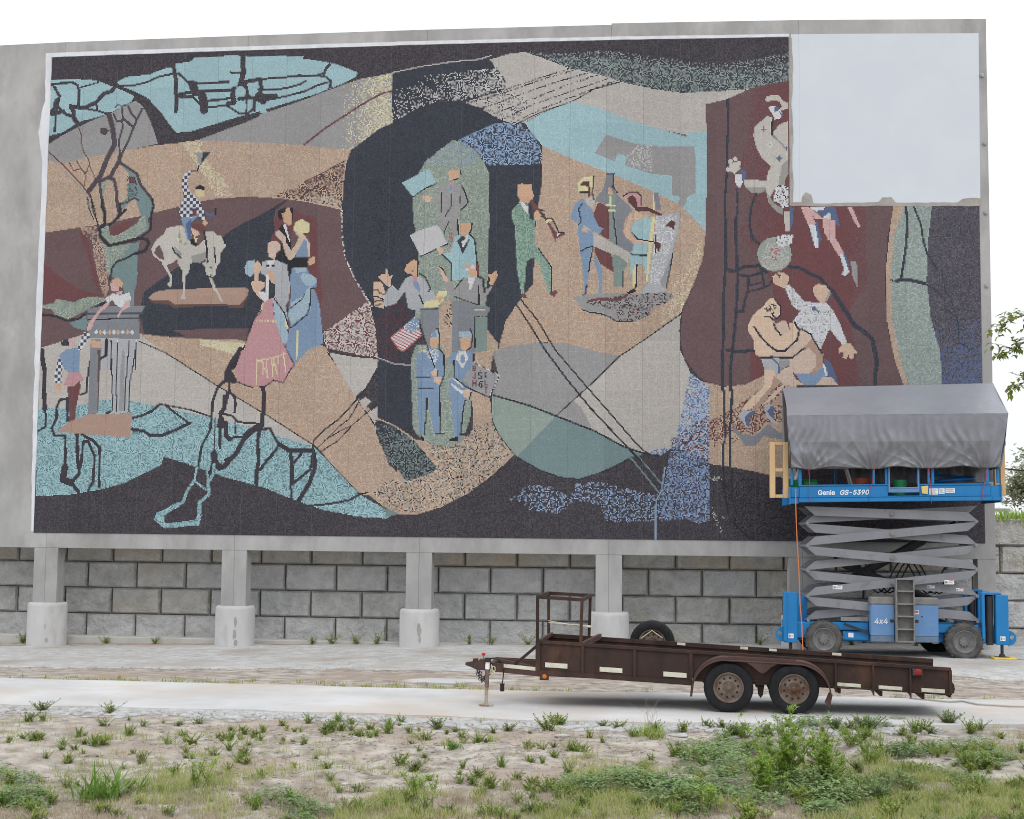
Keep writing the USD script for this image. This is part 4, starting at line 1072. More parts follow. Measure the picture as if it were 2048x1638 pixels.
def axis(dense0, dense1, step, far0, far1):
    mid = np.arange(dense0, dense1 + 1e-6, step); out = [mid]
    a, s = dense0, step
    left = []
    while a > far0: s *= 1.35; a -= s; left.append(a)
    a, s = dense1, step; right = []
    while a < far1: s *= 1.35; a += s; right.append(a)
    return np.concatenate([np.array(left[::-1]), mid, np.array(right)])
gx = axis(-11, 14, .10, -400, 400); gy = axis(11.5, 31.5, .09, -400, 500)
X, Y = np.meshgrid(gx, gy)
obj('ground', grid(np.stack([X, Y, ground_z(X, Y)], -1)), 'dirt', smooth=True, kind='structure', label='bare sandy dirt of the building lot')

def strip(name, near, far, matname, lift, nx=260, ny=10, wob=0.05, seed=1, label=None, x0=-40, x1=40, flat=None):
    near, far = np.array(near), np.array(far)
    xs = np.linspace(x0, x1, nx)
    yn = np.interp(xs, near[:, 0], near[:, 1]) + (meshkit.fbm(np.stack([xs * 1.3, 0 * xs, 0 * xs], -1), 4, seed) - .5) * wob
    yf = np.interp(xs, far[:, 0], far[:, 1]) + (meshkit.fbm(np.stack([xs * .8, 0 * xs + 5, 0 * xs], -1), 4, seed) - .5) * wob * .5
    t = np.linspace(0, 1, ny)[:, None]
    Yy = yn * (1 - t) + yf * t; Xx = np.broadcast_to(xs, Yy.shape)
    Zz = ground_z(Xx, Yy) + lift - .05 * np.maximum(0, 1 - t / .06) + .0 * t if flat is None else np.full(Yy.shape, flat)
    if flat is not None:
        P = np.stack([Xx, Yy, Zz], -1); P = np.concatenate([np.stack([xs, yn - .01, 0 * xs - .12], -1)[None], P, np.stack([xs, yf + .01, 0 * xs - .12], -1)[None]])
        return obj(name, grid(P), matname, kind='structure', label=label)
    return obj(name, grid(np.stack([Xx, Yy, Zz], -1)), matname, smooth=True, kind='structure', label=label)
strip('path', [(-40, 22.0), (-7.6, 21.45), (-4.9, 21.25), (-2.3, 20.84), (.05, 20.4), (2.7, 20.16), (7.3, 20.4), (40, 21)],
      [(-40, 28), (-8.9, 25.1), (-2.7, 24.35), (-.15, 24.0), (3, 23.9), (7.2, 23.45), (40, 20.9 + 2)], 'path_concrete', 0, wob=.35, seed=3, flat=0.0, label='pale concrete path across the lot', nx=420)
strip('gravel_strip', [(-40, 29.4), (-9, 29.2), (-3, 28.2), (2, 27.6), (6, 26.8), (10, 26.5), (40, 26)], [(-40, 35.0), (40, 35.0)], 'gravel_bed', .014, nx=700, ny=40, wob=1.6, seed=8, label='pale gravel strip along the foot of the mural wall')

# ------------------------------------------------------------------ the mural wall: faceted precast panels on columns
V = np.array([(-20.9, 36.95), (-16.15, 36.02), (-11.45, 35.231), (-6.684, 34.598), (-2.176, 34.041), (2.313, 33.568), (6.783, 33.207), (11.211, 33.0), (24.5, 32.4)])
SEG = np.hypot(*np.diff(V, axis=0).T); US = np.concatenate([[0], np.cumsum(SEG)]); US -= US[2]
def on_wall(u, z, off=0.0):
    """point at u metres along the wall's face, z up, off towards the street"""
    u, z = np.broadcast_arrays(np.asarray(u, float), np.asarray(z, float))
    i = np.clip(np.searchsorted(US, u) - 1, 0, len(SEG) - 1)
    t = (V[i + 1] - V[i]) / SEG[i][..., None]; n = np.stack([t[..., 1], -t[..., 0]], -1)
    p = V[i] + t * (u - US[i])[..., None] + n * np.broadcast_to(np.asarray(off, float), u.shape)[..., None]
    return np.concatenate([p, z[..., None]], -1)
def wall_box(u0, u1, z0, z1, o0, o1, c=0.0):
    """a block of the wall between u0 and u1 (inside one facet), o0 (back) to o1 (front)"""
    m = box(u0, u1, -o1, -o0, z0, z1, c); v = m[0]
    k = int(np.clip(np.searchsorted(US, (u0 + u1) / 2) - 1, 0, len(SEG) - 1)); t = (V[k + 1] - V[k]) / SEG[k]; n = np.array([t[1], -t[0]])
    p = V[k] + t * (v[:, :1] - US[k]) - n * v[:, 1:2]
    return np.column_stack([p, v[:, 2]]), m[1]
ZT, ZS, ZP = 14.92, 2.12, .78
wall = thing('mural_wall', 'tall grey concrete wall standing on columns and carrying the mosaic', 'wall', on_wall(9, 0), world=True)
UEND = US[7]
for k in range(0, 7):
    top = ZT + (.035 if k >= 5 else 0.0)
    obj('wall_panel', wall_box(US[k] + .0015, US[k + 1] - .0015, ZS, top, -.42, 0, .006), 'concrete', wall)
for k in range(1, 8):
    u = US[k]; halves = []
    if k < 7: halves.append((u + .0018, u + .31))
    if k > 0: halves.append((u - .31, u - .0018) if k < 7 else (u - .42, u - .004))
    zb = ZP - .02
    obj('column', join([wall_box(a, b, zb, ZS - .001, -.40, -.004, .006) for a, b in halves]), 'concrete', wall)
    c = on_wall(u if k < 7 else u - .2, 0, -.2)
    obj('pedestal', lathe([(0.0, ZP), (.43, ZP), (.455, ZP - .012), (.47, ZP - .045), (.475, ZP - .09), (.475, -.6)], (c[0], c[1], 0), 'z', 36), 'concrete_light', wall, smooth=35)
def pedestal_chip(k, ang, z, w, h, seed):
    u = US[k]; c = on_wall(u, 0, -.2); q = np.random.default_rng(seed); a0 = math.atan2(-c[1], -c[0]) + ang
    P = []
    for s in (0.02, .5, 1.0):
        t = np.linspace(0, 2 * PI, 26); r = s * (1 + .35 * (meshkit.fbm(np.stack([np.cos(t) * 2, np.sin(t) * 2, 0 * t + seed], -1), 3, seed) - .5) * 2)
        aa = a0 + w * r * np.cos(t) / .475; P.append(np.stack([c[0] + .478 * np.cos(aa), c[1] + .478 * np.sin(aa), z + h * r * np.sin(t)], -1))
    return grid(np.array(P))
for k, ang, z, w, h in ((2, -.1, .22, .014, .07), (2, .0, -.12, .04, .06), (3, .02, .42, .035, .13), (3, -.02, .12, .045, .12), (3, .06, -.08, .04, .08), (4, -.02, .32, .05, .16), (4, .02, .08, .03, .08)):
    obj('chip', pedestal_chip(k, ang, z, w, h, int(k * 10 + z * 100)), 'mortar', wall)
def wall_poly(pts, off, thick, wob=0.0, seed=0):
    """flat patch on the wall from a (u, z) outline"""
    P = []
    for (a, b) in zip(pts, pts[1:] + pts[:1]):
        n = max(2, int(np.hypot(b[0] - a[0], b[1] - a[1]) / .12)) if wob else 1
        P += [(a[0] + (b[0] - a[0]) * t / n, a[1] + (b[1] - a[1]) * t / n) for t in range(n)]
    P = np.array(P)
    if wob:
        q = np.column_stack([P * 3.1, np.zeros(len(P))]); P = P + wob * np.stack([meshkit.fbm(q, 4, seed) - .5, meshkit.fbm(q + 7, 4, seed + 3) - .5], -1) * 2
    from shapely.geometry import box as sbox
    ms = []
    for k in range(len(SEG)):
        g = Polygon(P).buffer(0).intersection(sbox(US[k] + .0008, -1, US[k + 1] - .0008, 20))
        for gg in getattr(g, 'geoms', [g]):
            if gg.is_empty or gg.area < 1e-5: continue
            e = trimesh.creation.extrude_polygon(gg, thick, engine='earcut'); v = np.array(e.vertices)
            ms.append((on_wall(v[:, 0], v[:, 1], off + v[:, 2]), np.array(e.faces)))
    return join(ms)
MU0, MU1, MU2, MZ0, MZ1, MZ2 = -.345, 18.10, 22.545, 2.485, 14.535, 10.405
obj('primer_patch', wall_poly([(18.16, 10.46), (22.57, 10.50), (22.60, 14.60), (18.16, 14.60)], .001, .004), 'primer', wall, label='big blank white primed area')
obj('primer_strip', wall_poly([(-.53, 14.66), (-.50, 13.4), (-.58, 13.1), (-.64, 12.6), (-.56, 12.2), (-.50, 11.8), (-.52, 8), (-.47, 5), (-.42, 2.52), (-.35, 2.50), (-.355, 14.56)], .001, .005, .03, 4), 'primer_rough', wall, label='smeared white plaster strip')
obj('primer_strip', wall_poly([(-.50, 14.54), (18.12, 14.54), (18.12, 14.61), (9, 14.63), (4, 14.64), (-.50, 14.65)], .001, .0045, .012, 5), 'primer_rough', wall)
obj('mortar_edge', wall_poly([(18.11, 10.42), (18.18, 10.42), (18.20, 11), (18.16, 11.6), (18.21, 12.0), (18.17, 12.9), (18.20, 13.6), (18.17, 14.52), (18.11, 14.52)], .0055, .008, .03, 7), 'mortar', wall)
obj('mortar_edge', wall_poly([(18.15, 10.41), (22.56, 10.41), (22.56, 10.60), (22.35, 10.60), (22.15, 10.58), (22.05, 10.50), (20.6, 10.49), (20.5, 10.62), (20.3, 10.63), (20.2, 10.50), (18.66, 10.48), (18.60, 10.68), (18.48, 10.74), (18.40, 10.62), (18.38, 10.50), (18.15, 10.50)], .0056, .009, .025, 9), 'mortar', wall)
for zz, uu in ((13.57, 22.66), (11.92, 22.69), (10.25, 22.69), (8.51, 22.68)):
    c = on_wall(uu, zz); m = lathe([(0, -.05), (.028, -.05), (.028, -.03), (.052, -.03), (.052, 0)], (0, 0, 0), 'y', 12)
    obj('bolt', (m[0] + c, m[1]), 'steel', wall)
for u, z0, z1 in ((9.45, .02, .58), (4.95, .0, .42), (13.8, .28, .62)):
    c = on_wall(round(u / 4.6) * 4.6 if False else u, 0)
# ------------------------------------------------------------------ the mosaic, tile by tile
PITCH_T = 0.0267
NU, NZ = int((MU2 - MU0) / PITCH_T), int((MZ1 - MZ0) / PITCH_T)
tile_rgb, tile_fig = make_mosaic(PITCH_T, MU0, MZ0, NU, NZ, None)
mosaic = thing('mosaic_mural', 'huge mosaic of small square tiles with figures, on the concrete wall', 'mural', on_wall(9, 2.5), world=True)
_sh = np.random.default_rng(3)      # the tiles came in paper-mounted sheets that differ a little in tone
sheet_tone = _sh.normal(1, .022, (NZ // 22 + 1, NU // 33 + 1)) * _sh.normal(1, .02, (1, NU // 33 + 1))
iu, iz = np.meshgrid(np.arange(NU), np.arange(NZ)); tu, tz = MU0 + (iu + .5) * PITCH_T, MZ0 + (iz + .5) * PITCH_T
keep = ~((tu > MU1) & (tz > MZ2)) & (np.abs(tu[..., None] - US).min(-1) > .003)
rng = np.random.default_rng(4)
gm = [wall_poly([(MU0, MZ0), (MU2, MZ0), (MU2, MZ2), (MU1, MZ2), (MU1, MZ1), (MU0, MZ1)], .001, .009)]
obj('grout_bed', gm, 'grout', mosaic)
half = PITCH_T * .468
def tiles(name, mask, label=None):
    u, z, c = tu[mask], tz[mask], tile_rgb[mask]
    n = len(u)
    off = .0125 + rng.random(n) * .0008
    jit = rng.normal(0, .0004, (n, 2)); hw = np.where((iu[mask] % 33 == 0), half * .80, half)
    P = np.stack([on_wall(np.clip(u + jit[:, 0] + a * hw + (half - hw), MU0, MU2), z + jit[:, 1] + b * half, off) for a, b in ((-1, -1), (1, -1), (1, 1), (-1, 1))], 1)
    P = (P - _base[str(mosaic.GetPath())]).reshape(-1, 3)
    path = numbered(str(mosaic.GetPath()), name); m = UsdGeom.Mesh.Define(stage, path)
    m.CreatePointsAttr(Vt.Vec3fArray.FromNumpy(P.astype(np.float32))); m.CreateFaceVertexCountsAttr(Vt.IntArray.FromNumpy(np.full(n, 4, np.int32)))
    m.CreateFaceVertexIndicesAttr(Vt.IntArray.FromNumpy(np.arange(4 * n, dtype=np.int32))); m.CreateSubdivisionSchemeAttr('none')
    c = np.clip(c * rng.normal(1, .035, (n, 1)) * sheet_tone[iz[mask] // 22, iu[mask] // 33][:, None], 0, 1)
    UsdGeom.PrimvarsAPI(m).CreatePrimvar('tilecolor', Sdf.ValueTypeNames.Color3fArray, 'vertex').Set(Vt.Vec3fArray.FromNumpy(np.repeat(c, 4, 0).astype(np.float32)))
    UsdShade.MaterialBindingAPI.Apply(m.GetPrim()).Bind(M['tile'])
    return tag(m, label, None, None, 'stuff')
tiles('background_tiles', keep & (tile_fig == 0))
FIG_LABELS = {'donkey_rider_figure': 'pale donkey with a rider in a checked shirt on a tan ledge', 'mosaic_tree_figure': 'teal tree with dark branches', 'podium_figure': 'grey plinth with a leaning figure on top',
    'reaching_girl_figure': 'girl in a blue top and checked sleeves reaching up', 'leaping_dog_figure': 'cream figure diving down on a ball', 'dancing_legs_figure': 'pink legs with blue shoes cut off by the white patch',
    'wrestlers_figure': 'wrestlers and a referee in a white shirt', 'dancing_couples_figure': 'two dancing couples in pink and blue dresses', 'speakers_figure': 'speakers in suits holding sheets', 'lectern_figure': 'grey lecterns',
    'flag_figure': 'small striped flag', 'soldiers_figure': 'two people in blue with caps and a lettered sheet', 'clarinet_player_figure': 'clarinet player in a green suit', 'band_figure': 'musicians with a bass'}
for k, n in enumerate(FIGS):
    if n: tiles(n, keep & (tile_fig == k), FIG_LABELS.get(n))

# ------------------------------------------------------------------ the retaining wall of split-face blocks behind
ret = thing('retaining_wall', 'grey retaining wall of large split-face concrete blocks behind the columns', 'wall', on_wall(9, 0, -1.3), world=True)
RO = -1.30
rows = [(-.30, .450), (.475, 1.102), (1.127, 1.755), (1.780, 2.408), (2.433, 3.08)]
obj('joint_backing', join([wall_box(max(US[k], -9.6), min(US[k + 1], 34), -.4, 3.0, RO - .7, RO - .085) for k in range(len(SEG))]), 'joint', ret)
brng = np.random.default_rng(17)
def block(u0, u1, z0, z1, seed):
    nu, nz = 12, 8
    a = np.linspace(0, 1, nu); b = np.linspace(0, 1, nz)
    a[1], a[-2] = .03, .97; b[1], b[-2] = .06, .94
    A, B = np.meshgrid(a, b)
    uu, zz = u0 + A * (u1 - u0), z0 + B * (z1 - z0)
    edge = np.minimum(np.minimum(A, 1 - A) * 33, np.minimum(B, 1 - B) * 17).clip(0, 1)
    q = np.stack([uu * 3.1, zz * 5.2, 0 * uu + seed], -1)
    rough = (meshkit.fbm(q, 4, 31) - .35) * .16
    off = RO - .075 + edge * (.05 + rough * (edge >= .9))
    P = on_wall(uu, zz, off)
    m = grid(P); return m[0], m[1]
for r, (z0, z1) in enumerate(rows):
    u = (1.17 if r % 2 else .51) - 1.3 * 8
    while u < 33:
        a, b = u + .017, u + 1.3 - .017
        if b > -9 :
            kmat = 'split_stone_%d' % (2 if r == 3 + (brng.random() < .5) else brng.choice([0, 1, 1] if r < 3 else [0, 0, 2]))
            obj('block', block(a, b, z0, z1, brng.random() * 50), kmat, ret, smooth=25)
        u += 1.3
obj('footing', join([wall_box(max(US[k], -9.6), min(US[k + 1], 34), -.5, -.085 + .0, RO - .2, RO + .42, .015) for k in range(len(SEG))]), 'footing', ret)
# higher ground behind the retaining wall
xs = np.linspace(-60, 80, 60); ys = np.concatenate([np.linspace(0, 10, 14), np.geomspace(11, 400, 14)])
yb = np.interp(xs, V[:, 0], V[:, 1]) + 1.6
P = np.stack([np.broadcast_to(xs, (len(ys), len(xs))), yb + ys[:, None], 2.98 + .25 * smooth(ys[:, None] / 6) + 0 * xs], -1)
obj('upper_ground', grid(P), 'dirt', smooth=True, kind='structure', label='higher ground behind the retaining wall')

cp = [(x + (meshkit.noise(np.array([k * 1.7, 2.0, 0])) - .5) * .3, y) for k, (x, y) in enumerate([(-2.3, 25.9), (-1.6, 25.5), (-.6, 25.4), (.1, 25.7), (-.1, 26.3), (-.8, 26.6), (-1.7, 26.5)])]
_cc = np.mean(cp, 0); _pp = []
for s_ in (0.0, .55, 1.0):
    a_ = np.linspace(0, 2 * PI, 40); rr_ = (1 + .25 * np.sin(3 * a_ + 1) + .12 * np.sin(7 * a_)) * s_
    x_, y_ = _cc[0] + 1.15 * rr_ * np.cos(a_), _cc[1] + .42 * rr_ * np.sin(a_); _pp.append(np.stack([x_, y_, ground_z(x_, y_) + (.022 if s_ < .9 else -.02)], -1))
obj('chalk_patch', grid(np.array(_pp)), 'path_concrete', smooth=True, kind='structure', label='pale dusty patch on the brown dirt left of the trailer tongue')

# ------------------------------------------------------------------ the scissor lift (near side plane y = 30.4)
LROT, LC = -math.radians(6.0), np.array([10.2, 30.4, 0.0])
def turned(loc): return rotz((np.array([loc], float), None), LROT, LC)[0][0]
def lthing(name, label, cat, loc, group=None, world=False):
    t = thing(name, label, cat, turned(loc), LROT, group)
    if world: _base[str(t.GetPath())] = np.array(loc, float)
    return t
def lobj(name, m, *a, **k): return obj(name, rotz(m, LROT, LC), *a, **k)
Y0, Y1 = 30.4, 32.35
LX, LY = 8.2, 31.4
lift = lthing('scissor_lift', 'blue and grey scissor lift raised in front of the right end of the mosaic', 'lift', (LX, LY, 0), world=True)
YM = (Y0 + Y1) / 2
def arm(a, b, y0, y1, hw=.20, tip=.23):
    # a beam with slanted ends: one end's point on its upper edge, the other on its lower edge
    (xa, za), (xb, zb) = a, b; s = 1 if xb > xa else -1
    if za > zb: pts = [(xa, za), (xb - s * tip, zb + hw), (xb, zb), (xa + s * tip, za - hw)]
    else: pts = [(xa, za), (xb - s * tip, zb - hw), (xb, zb), (xa + s * tip, za + hw)]
    return prism(pts, y0, y1)
# chassis
obj('chassis', join([box(5.95, 10.4, Y0 + .32, Y1 - .32, .36, .73, .02), box(6.0, 6.45, Y0 + .12, Y1 - .12, .42, .76, .02), box(9.85, 10.3, Y0 + .12, Y1 - .12, .42, .76, .02),
    box(6.1, 7.68, Y0 + .20, Y0 + .318, .60, .77, .01), box(9.10, 10.2, Y0 + .20, Y0 + .318, .58, .76, .01), box(7.13, 7.68, Y0 + .14, Y0 + .30, .40, .58, .01),
    box(6.10, 6.42, Y0 + .5, Y1 - .5, .7, 1.30, .01), box(9.7, 10.2, Y0 + .6, Y1 - .6, .7, .85, .01)]), 'blue_paint', lift)
obj('axle', join([cyl((6.72, Y0 + .1, .41), (6.72, Y1 - .1, .41), .09), cyl((9.65, Y0 + .1, .41), (9.65, Y1 - .1, .41), .09)]), 'dark_steel', lift)
for a_, b_ in (((6.2, Y0 + .16, .60), (6.5, Y0 + .16, .68)), ((7.15, Y0 + .10, .74), (7.66, Y0 + .10, .56)), ((9.98, Y0 + .10, .78), (10.2, Y0 + .1, .62))): obj('steering_rod', beam(a_, b_, .05, .055), 'dark_steel', lift)
# outrigger towers with foot plates
def tower(x0, x1, z0, z1, ya, yb, mirror):
    parts = [box(x0, x1, ya, yb, z0, z1, .012)]
    return parts
for ya, yb in ((Y0 - .02, Y0 + .22), (Y1 - .22, Y1 + .02)):
    if ya < YM: obj('outrigger_tower', join([box(5.87, 6.16, ya, yb, .33, 1.40, .012), box(5.868, 5.93, ya - .03, ya - .001, .36, 1.40, .006)]), 'blue_paint', lift)
    obj('outrigger_tower', join([box(10.30, 10.56, ya, yb, .36, 1.41, .012), box(10.02, 10.08, ya + .02, yb, .40, 1.43, .008), box(10.02, 10.42, ya + .02, yb, 1.411, 1.455, .008)]), 'blue_paint', lift)
    obj('outrigger_cylinder', join([cyl((10.19, (ya + yb) / 2, .35), (10.19, (ya + yb) / 2, 1.38), .075, 14), box(10.085, 10.29, yb - .03, yb - .005, .4, 1.40)]), 'dark_steel', lift)
    for x, sgn in (((5.87, -1), (10.56, 1)) if ya < YM else ((10.56, 1),)):
        pts = [(x, .36), (x, .66)] + [(x + sgn * (.0 + .175 * math.cos(t)), .50 + .16 * math.sin(t)) for t in np.linspace(PI / 2, -PI / 2, 9)]
        P = Polygon(pts).buffer(0).difference(Polygon([(x + sgn * .085 + .045 * math.cos(t), .52 + .045 * math.sin(t)) for t in np.linspace(0, 2 * PI, 14)]))
        e = trimesh.creation.extrude_polygon(P, .03, engine='earcut'); v = np.array(e.vertices)
        obj('tie_plate', (np.stack([v[:, 0], ya + .12 - v[:, 2], v[:, 1]], 1), np.array(e.faces)), 'blue_paint', lift)
for x, y in ((6.02, Y0 + .1), (10.42, Y0 + .02), (10.16, Y1 - .25)):
    zf = .05
    obj('jack_leg', join([cyl((x, y, zf + .10), (x, y, .40), .035, 12), cyl((x, y, zf + .05), (x, y, zf + .12), .08, 16, .05), cyl((x, y, zf + .03), (x, y, zf + .06), .16, 20)]), 'dark_steel', lift)
# wheels
def wheel(c, r, w, parent, tyre, rim, lugs=True, hole=9, name='wheel'):
    x, y, z = c; s = 1 if y < YM else -1
    prof = [(r * .60, .02), (r * .66, .0), (r * .86, -.004), (r * .96, .03), (r, .07), (r, w - .07), (r * .96, w - .03), (r * .86, w), (r * .6, w - .02)]
    yo = y
    t = lathe(prof, (x, yo, z), 'y', 48)
    ms = [t]
    if lugs:
        for k in range(26):
            a = k * 2 * PI / 26; ca, sa = math.cos(a), math.sin(a); b = box(-.022, .022, 0, w * .48, r - .02, r + .016)
            v = b[0]; v = np.stack([x + v[:, 0] * ca + v[:, 2] * sa, yo + .02 + v[:, 1] + (w * .46 if k % 2 else 0), z - v[:, 0] * sa + v[:, 2] * ca], 1); ms.append((v, b[1]))
    ty = parent = obj('wheel', ms, tyre, parent, smooth=40)
    rr = r * .62
    rimp = lathe([(rr, .015), (rr * .95, .0), (rr * .90, .02), (rr * .80, .07), (rr * .45, .085), (rr * .40, .05), (rr * .26, .035), (0, .035)], (x, yo, z), 'y', 40)
    obj('rim', rimp, rim, parent, smooth=35)
    n = []
    for k in range(hole):
        a = k * 2 * PI / hole; q = (x + rr * .36 * math.cos(a), z + rr * .36 * math.sin(a)); n.append(cyl((q[0], yo + .02, q[1]), (q[0], yo + .07, q[1]), .016, 8))
    obj('lug_nuts', n, rim, parent)
wheel((6.72, Y0 - .02, .41), .392, .34, lift, 'rubber_dusty', 'rim_grey')
wheel((9.651, Y0 - .02, .41), .392, .34, lift, 'rubber_dusty', 'rim_grey')
for x in (6.72, 9.40):
    obj('tyre', lathe([(.2, 0), (.36, 0), (.39, .05), (.39, .29), (.36, .34), (.2, .34)], (x, Y1 - .32, .41), 'y', 40), 'rubber', lift, smooth=40)
# cabinets and steps
obj('cabinet', join([box(7.695, 8.19, Y0 - .06, Y0 + .30, .51, 1.17, .014)]), 'blue_faded', lift, label='pale blue cabinet door left of the steps')
obj('cabinet', join([box(8.585, 9.105, Y0 - .06, Y0 + .30, .51, 1.17, .014)]), 'blue_faded', lift, label='pale blue cabinet door right of the steps')
for a_, b_ in ((7.70, 8.185), (8.59, 9.10)): obj('cabinet_skirt', box(a_, b_, Y0 - .058, Y0 + .29, .385, .508, .01), 'blue_dusty', lift)
for a_, b_ in ((7.69, 8.19), (8.585, 9.11)): obj('cabinet_lid', box(a_, b_, Y0 - .065, Y0 + .31, 1.173, 1.327, .02), 'step_dusty', lift)
for q_ in ((8.095, 8.185, .80, .86), (8.59, 8.69, .80, .86), (8.74, 8.78, .92, .94)): obj('latch', box(q_[0], q_[1], Y0 - .066, Y0 - .0605, q_[2], q_[3]), 'dark_steel', lift)
st = obj('steps', join([box(8.20, 8.225, Y0 - .24, Y0 - .05, .39, 1.735, .006), box(8.56, 8.585, Y0 - .24, Y0 - .05, .39, 1.735, .006)] + [box(8.226, 8.559, Y0 - .25, Y0 - .06, z, z + .03, .005) for z in (.39, .65, .92, 1.18, 1.45, 1.705)]), 'step_dusty', lift)
obj('step_back', box(8.226, 8.559, Y0 - .085, Y0 - .0655, .42, 1.70), 'step_dusty', lift)
# scissor stack
Lz = [3.255, 2.891, 2.400, 1.871, 1.312, .800]; Rz = [3.30, 2.960, 2.461, 1.932, 1.373, .836]
xl, xr = 6.342, 10.02
for s, (ya, yb) in enumerate(((Y0 + .16, Y0 + .26), (Y1 - .26, Y1 - .16))):
    for k in range(5):
        la, ra = ((xl, Lz[k]), (xr, Rz[k + 1])), ((xr, Rz[k]), (xl, Lz[k + 1]))
        front, back = (la, ra) if k % 2 == 0 else (ra, la)
        q = -.12 if s else .12
        obj('scissor_arm', arm(*front, ya, yb), 'grey_arm', lift)
        obj('scissor_arm', arm(*back, ya + q, yb + q), 'grey_arm', lift)
for k in range(1, 6):
    obj('cross_pin', cyl((xl + .06, Y0 + .14, Lz[k]), (xl + .06, Y1 - .14, Lz[k]), .035, 10), 'grey_arm', lift); obj('cross_pin', cyl((xr - .06, Y0 + .14, Rz[k]), (xr - .06, Y1 - .14, Rz[k]), .035, 10), 'grey_arm', lift)
for k in range(5):
    zc = (Lz[k] + Rz[k + 1]) / 2 + (Rz[k] - Lz[k] + 0) * .0
    obj('centre_pin', lathe([(0, -.012), (.034, -.012), (.036, 0), (.056, 0), (.056, .06)], (8.2, Y0 + .14, (Lz[k] + Lz[k + 1] + Rz[k] + Rz[k + 1]) / 4), 'y', 18), 'step_dusty', lift)
obj('lift_ram', join([tube([(7.2, YM, 1.55), (9.0, YM, 2.55)], .10, 14), tube([(9.0, YM, 2.55), (9.7, YM, 2.93)], .06, 12), tube([(7.0, YM - .3, 2.1), (9.2, YM - .3, 1.2)], .09, 12)]), 'dark_steel', lift)
obj('hydraulic_hose', join([tube([(7.4 + .5 * t, YM - .5, 1.75 + .35 * math.sin(3 * t + p)) for t in np.linspace(0, 4, 24)], .018, 6) for p in (0, .7, 1.5)]), 'black_cable', lift)
obj('base_linkage', join([box(7.10, 7.68, Y0 + .18, Y0 + .24, .80, .88), beam((6.5, Y0 + .35, .84), (7.7, Y0 + .35, .98), .06, .08), beam((9.1, Y0 + .3, .98), (9.95, Y0 + .3, .78), .06, .08), box(6.35, 7.6, YM - .3, YM + .3, .76, .83)]), 'grey_arm', lift)
# platform (slightly higher at its right end)
def pz(x): return (x - 6.0) * .0185
def tiltbox(x0, x1, y0, y1, z0, z1, c=.0):
    v, f = box(x0, x1, y0, y1, z0, z1, c); v = np.array(v); v[:, 2] += pz(v[:, 0]); return v, f
PY0, PY1 = Y0, Y0 + 1.85
obj('deck', tiltbox(6.03, 10.43, PY0 + .02, PY1, 3.42, 3.46), 'dark_steel', lift)
obj('platform_side', join([tiltbox(6.22, 8.095, PY0 - .012, PY0 + .03, 3.44, 3.675, .006), tiltbox(8.755, 10.24, PY0 - .012, PY0 + .03, 3.43, 3.665, .006), tiltbox(6.04, 6.215, PY0 + .01, PY0 + .05, 3.44, 3.655, .006), tiltbox(10.245, 10.44, PY0 + .01, PY0 + .05, 3.42, 3.65, .006)]), 'blue_paint', lift)
obj('platform_rail', join([tiltbox(6.20, 10.26, PY0 - .03, PY0 + .05, 3.33, 3.425, .01), tiltbox(6.22, 10.24, PY0 - .035, PY0 + .045, 3.43, 3.449, .004), tiltbox(6.2, 8.10, PY0 - .03, PY0 + .04, 3.678, 3.705, .006), tiltbox(8.75, 10.26, PY0 - .03, PY0 + .04, 3.668, 3.70, .006),
    tiltbox(6.0, 6.2, PY0, PY0 + .05, 3.30, 3.42, .01), tiltbox(10.26, 10.45, PY0 - .01, PY0 + .05, 3.33, 3.42, .01)]), 'blue_paint', lift)
for a_, b_ in ((6.0, 6.035), (10.44, 10.475)): obj('platform_end', tiltbox(a_, b_, PY0 - .02, PY1, 3.29, 3.67, .008), 'blue_paint', lift)
obj('platform_back', tiltbox(6.03, 10.44, PY1 - .04, PY1, 3.42, 3.67, .008), 'blue_paint', lift)
posts = []
for x, w in ((6.06, .05), (6.235, .07), (7.80, .05), (8.065, .055), (8.735, .05), (8.955, .05), (9.04, .06), (10.18, .07), (10.40, .06)):
    obj('rail_post', tiltbox(x - w / 2, x + w / 2, PY0 + .0, PY0 + .05, 3.70, 4.40, .008), 'blue_paint', lift)
for x in (6.06, 7.2, 8.4, 9.5, 10.40):
    obj('rail_post', tiltbox(x - .025, x + .025, PY1 - .05, PY1, 3.67, 4.6, .008), 'blue_paint', lift)
obj('guard_rail', join([tiltbox(6.06, 10.42, PY0 + .01, PY0 + .05, 4.40, 4.45), tiltbox(6.06, 10.42, PY1 - .05, PY1 - .01, 4.55, 4.6), tiltbox(6.04, 6.08, PY0, PY1, 4.55, 4.6), tiltbox(10.38, 10.42, PY0, PY1, 4.55, 4.6)]), 'blue_paint', lift)
g = obj('gate', join([tiltbox(8.10, 8.135, PY0 - .04, PY0 - .01, 3.52, 4.10, .005), tiltbox(8.715, 8.75, PY0 - .04, PY0 - .01, 3.52, 4.10, .005), tiltbox(8.135, 8.715, PY0 - .04, PY0 - .01, 3.52, 3.60, .005), tiltbox(8.135, 8.715, PY0 - .04, PY0 - .01, 3.605, 3.635, .005)]), 'blue_faded', lift)
nd = [tiltbox(x0, x1, PY0 - .016, PY0 - .0125, z0, z1) for x0, x1, z0, z1 in ((8.955, 9.14, 3.47, 3.60), (9.155, 9.28, 3.485, 3.60), (9.30, 9.495, 3.50, 3.60))]
for d in nd: obj('decal', d, 'decal_white', lift)
ln = []
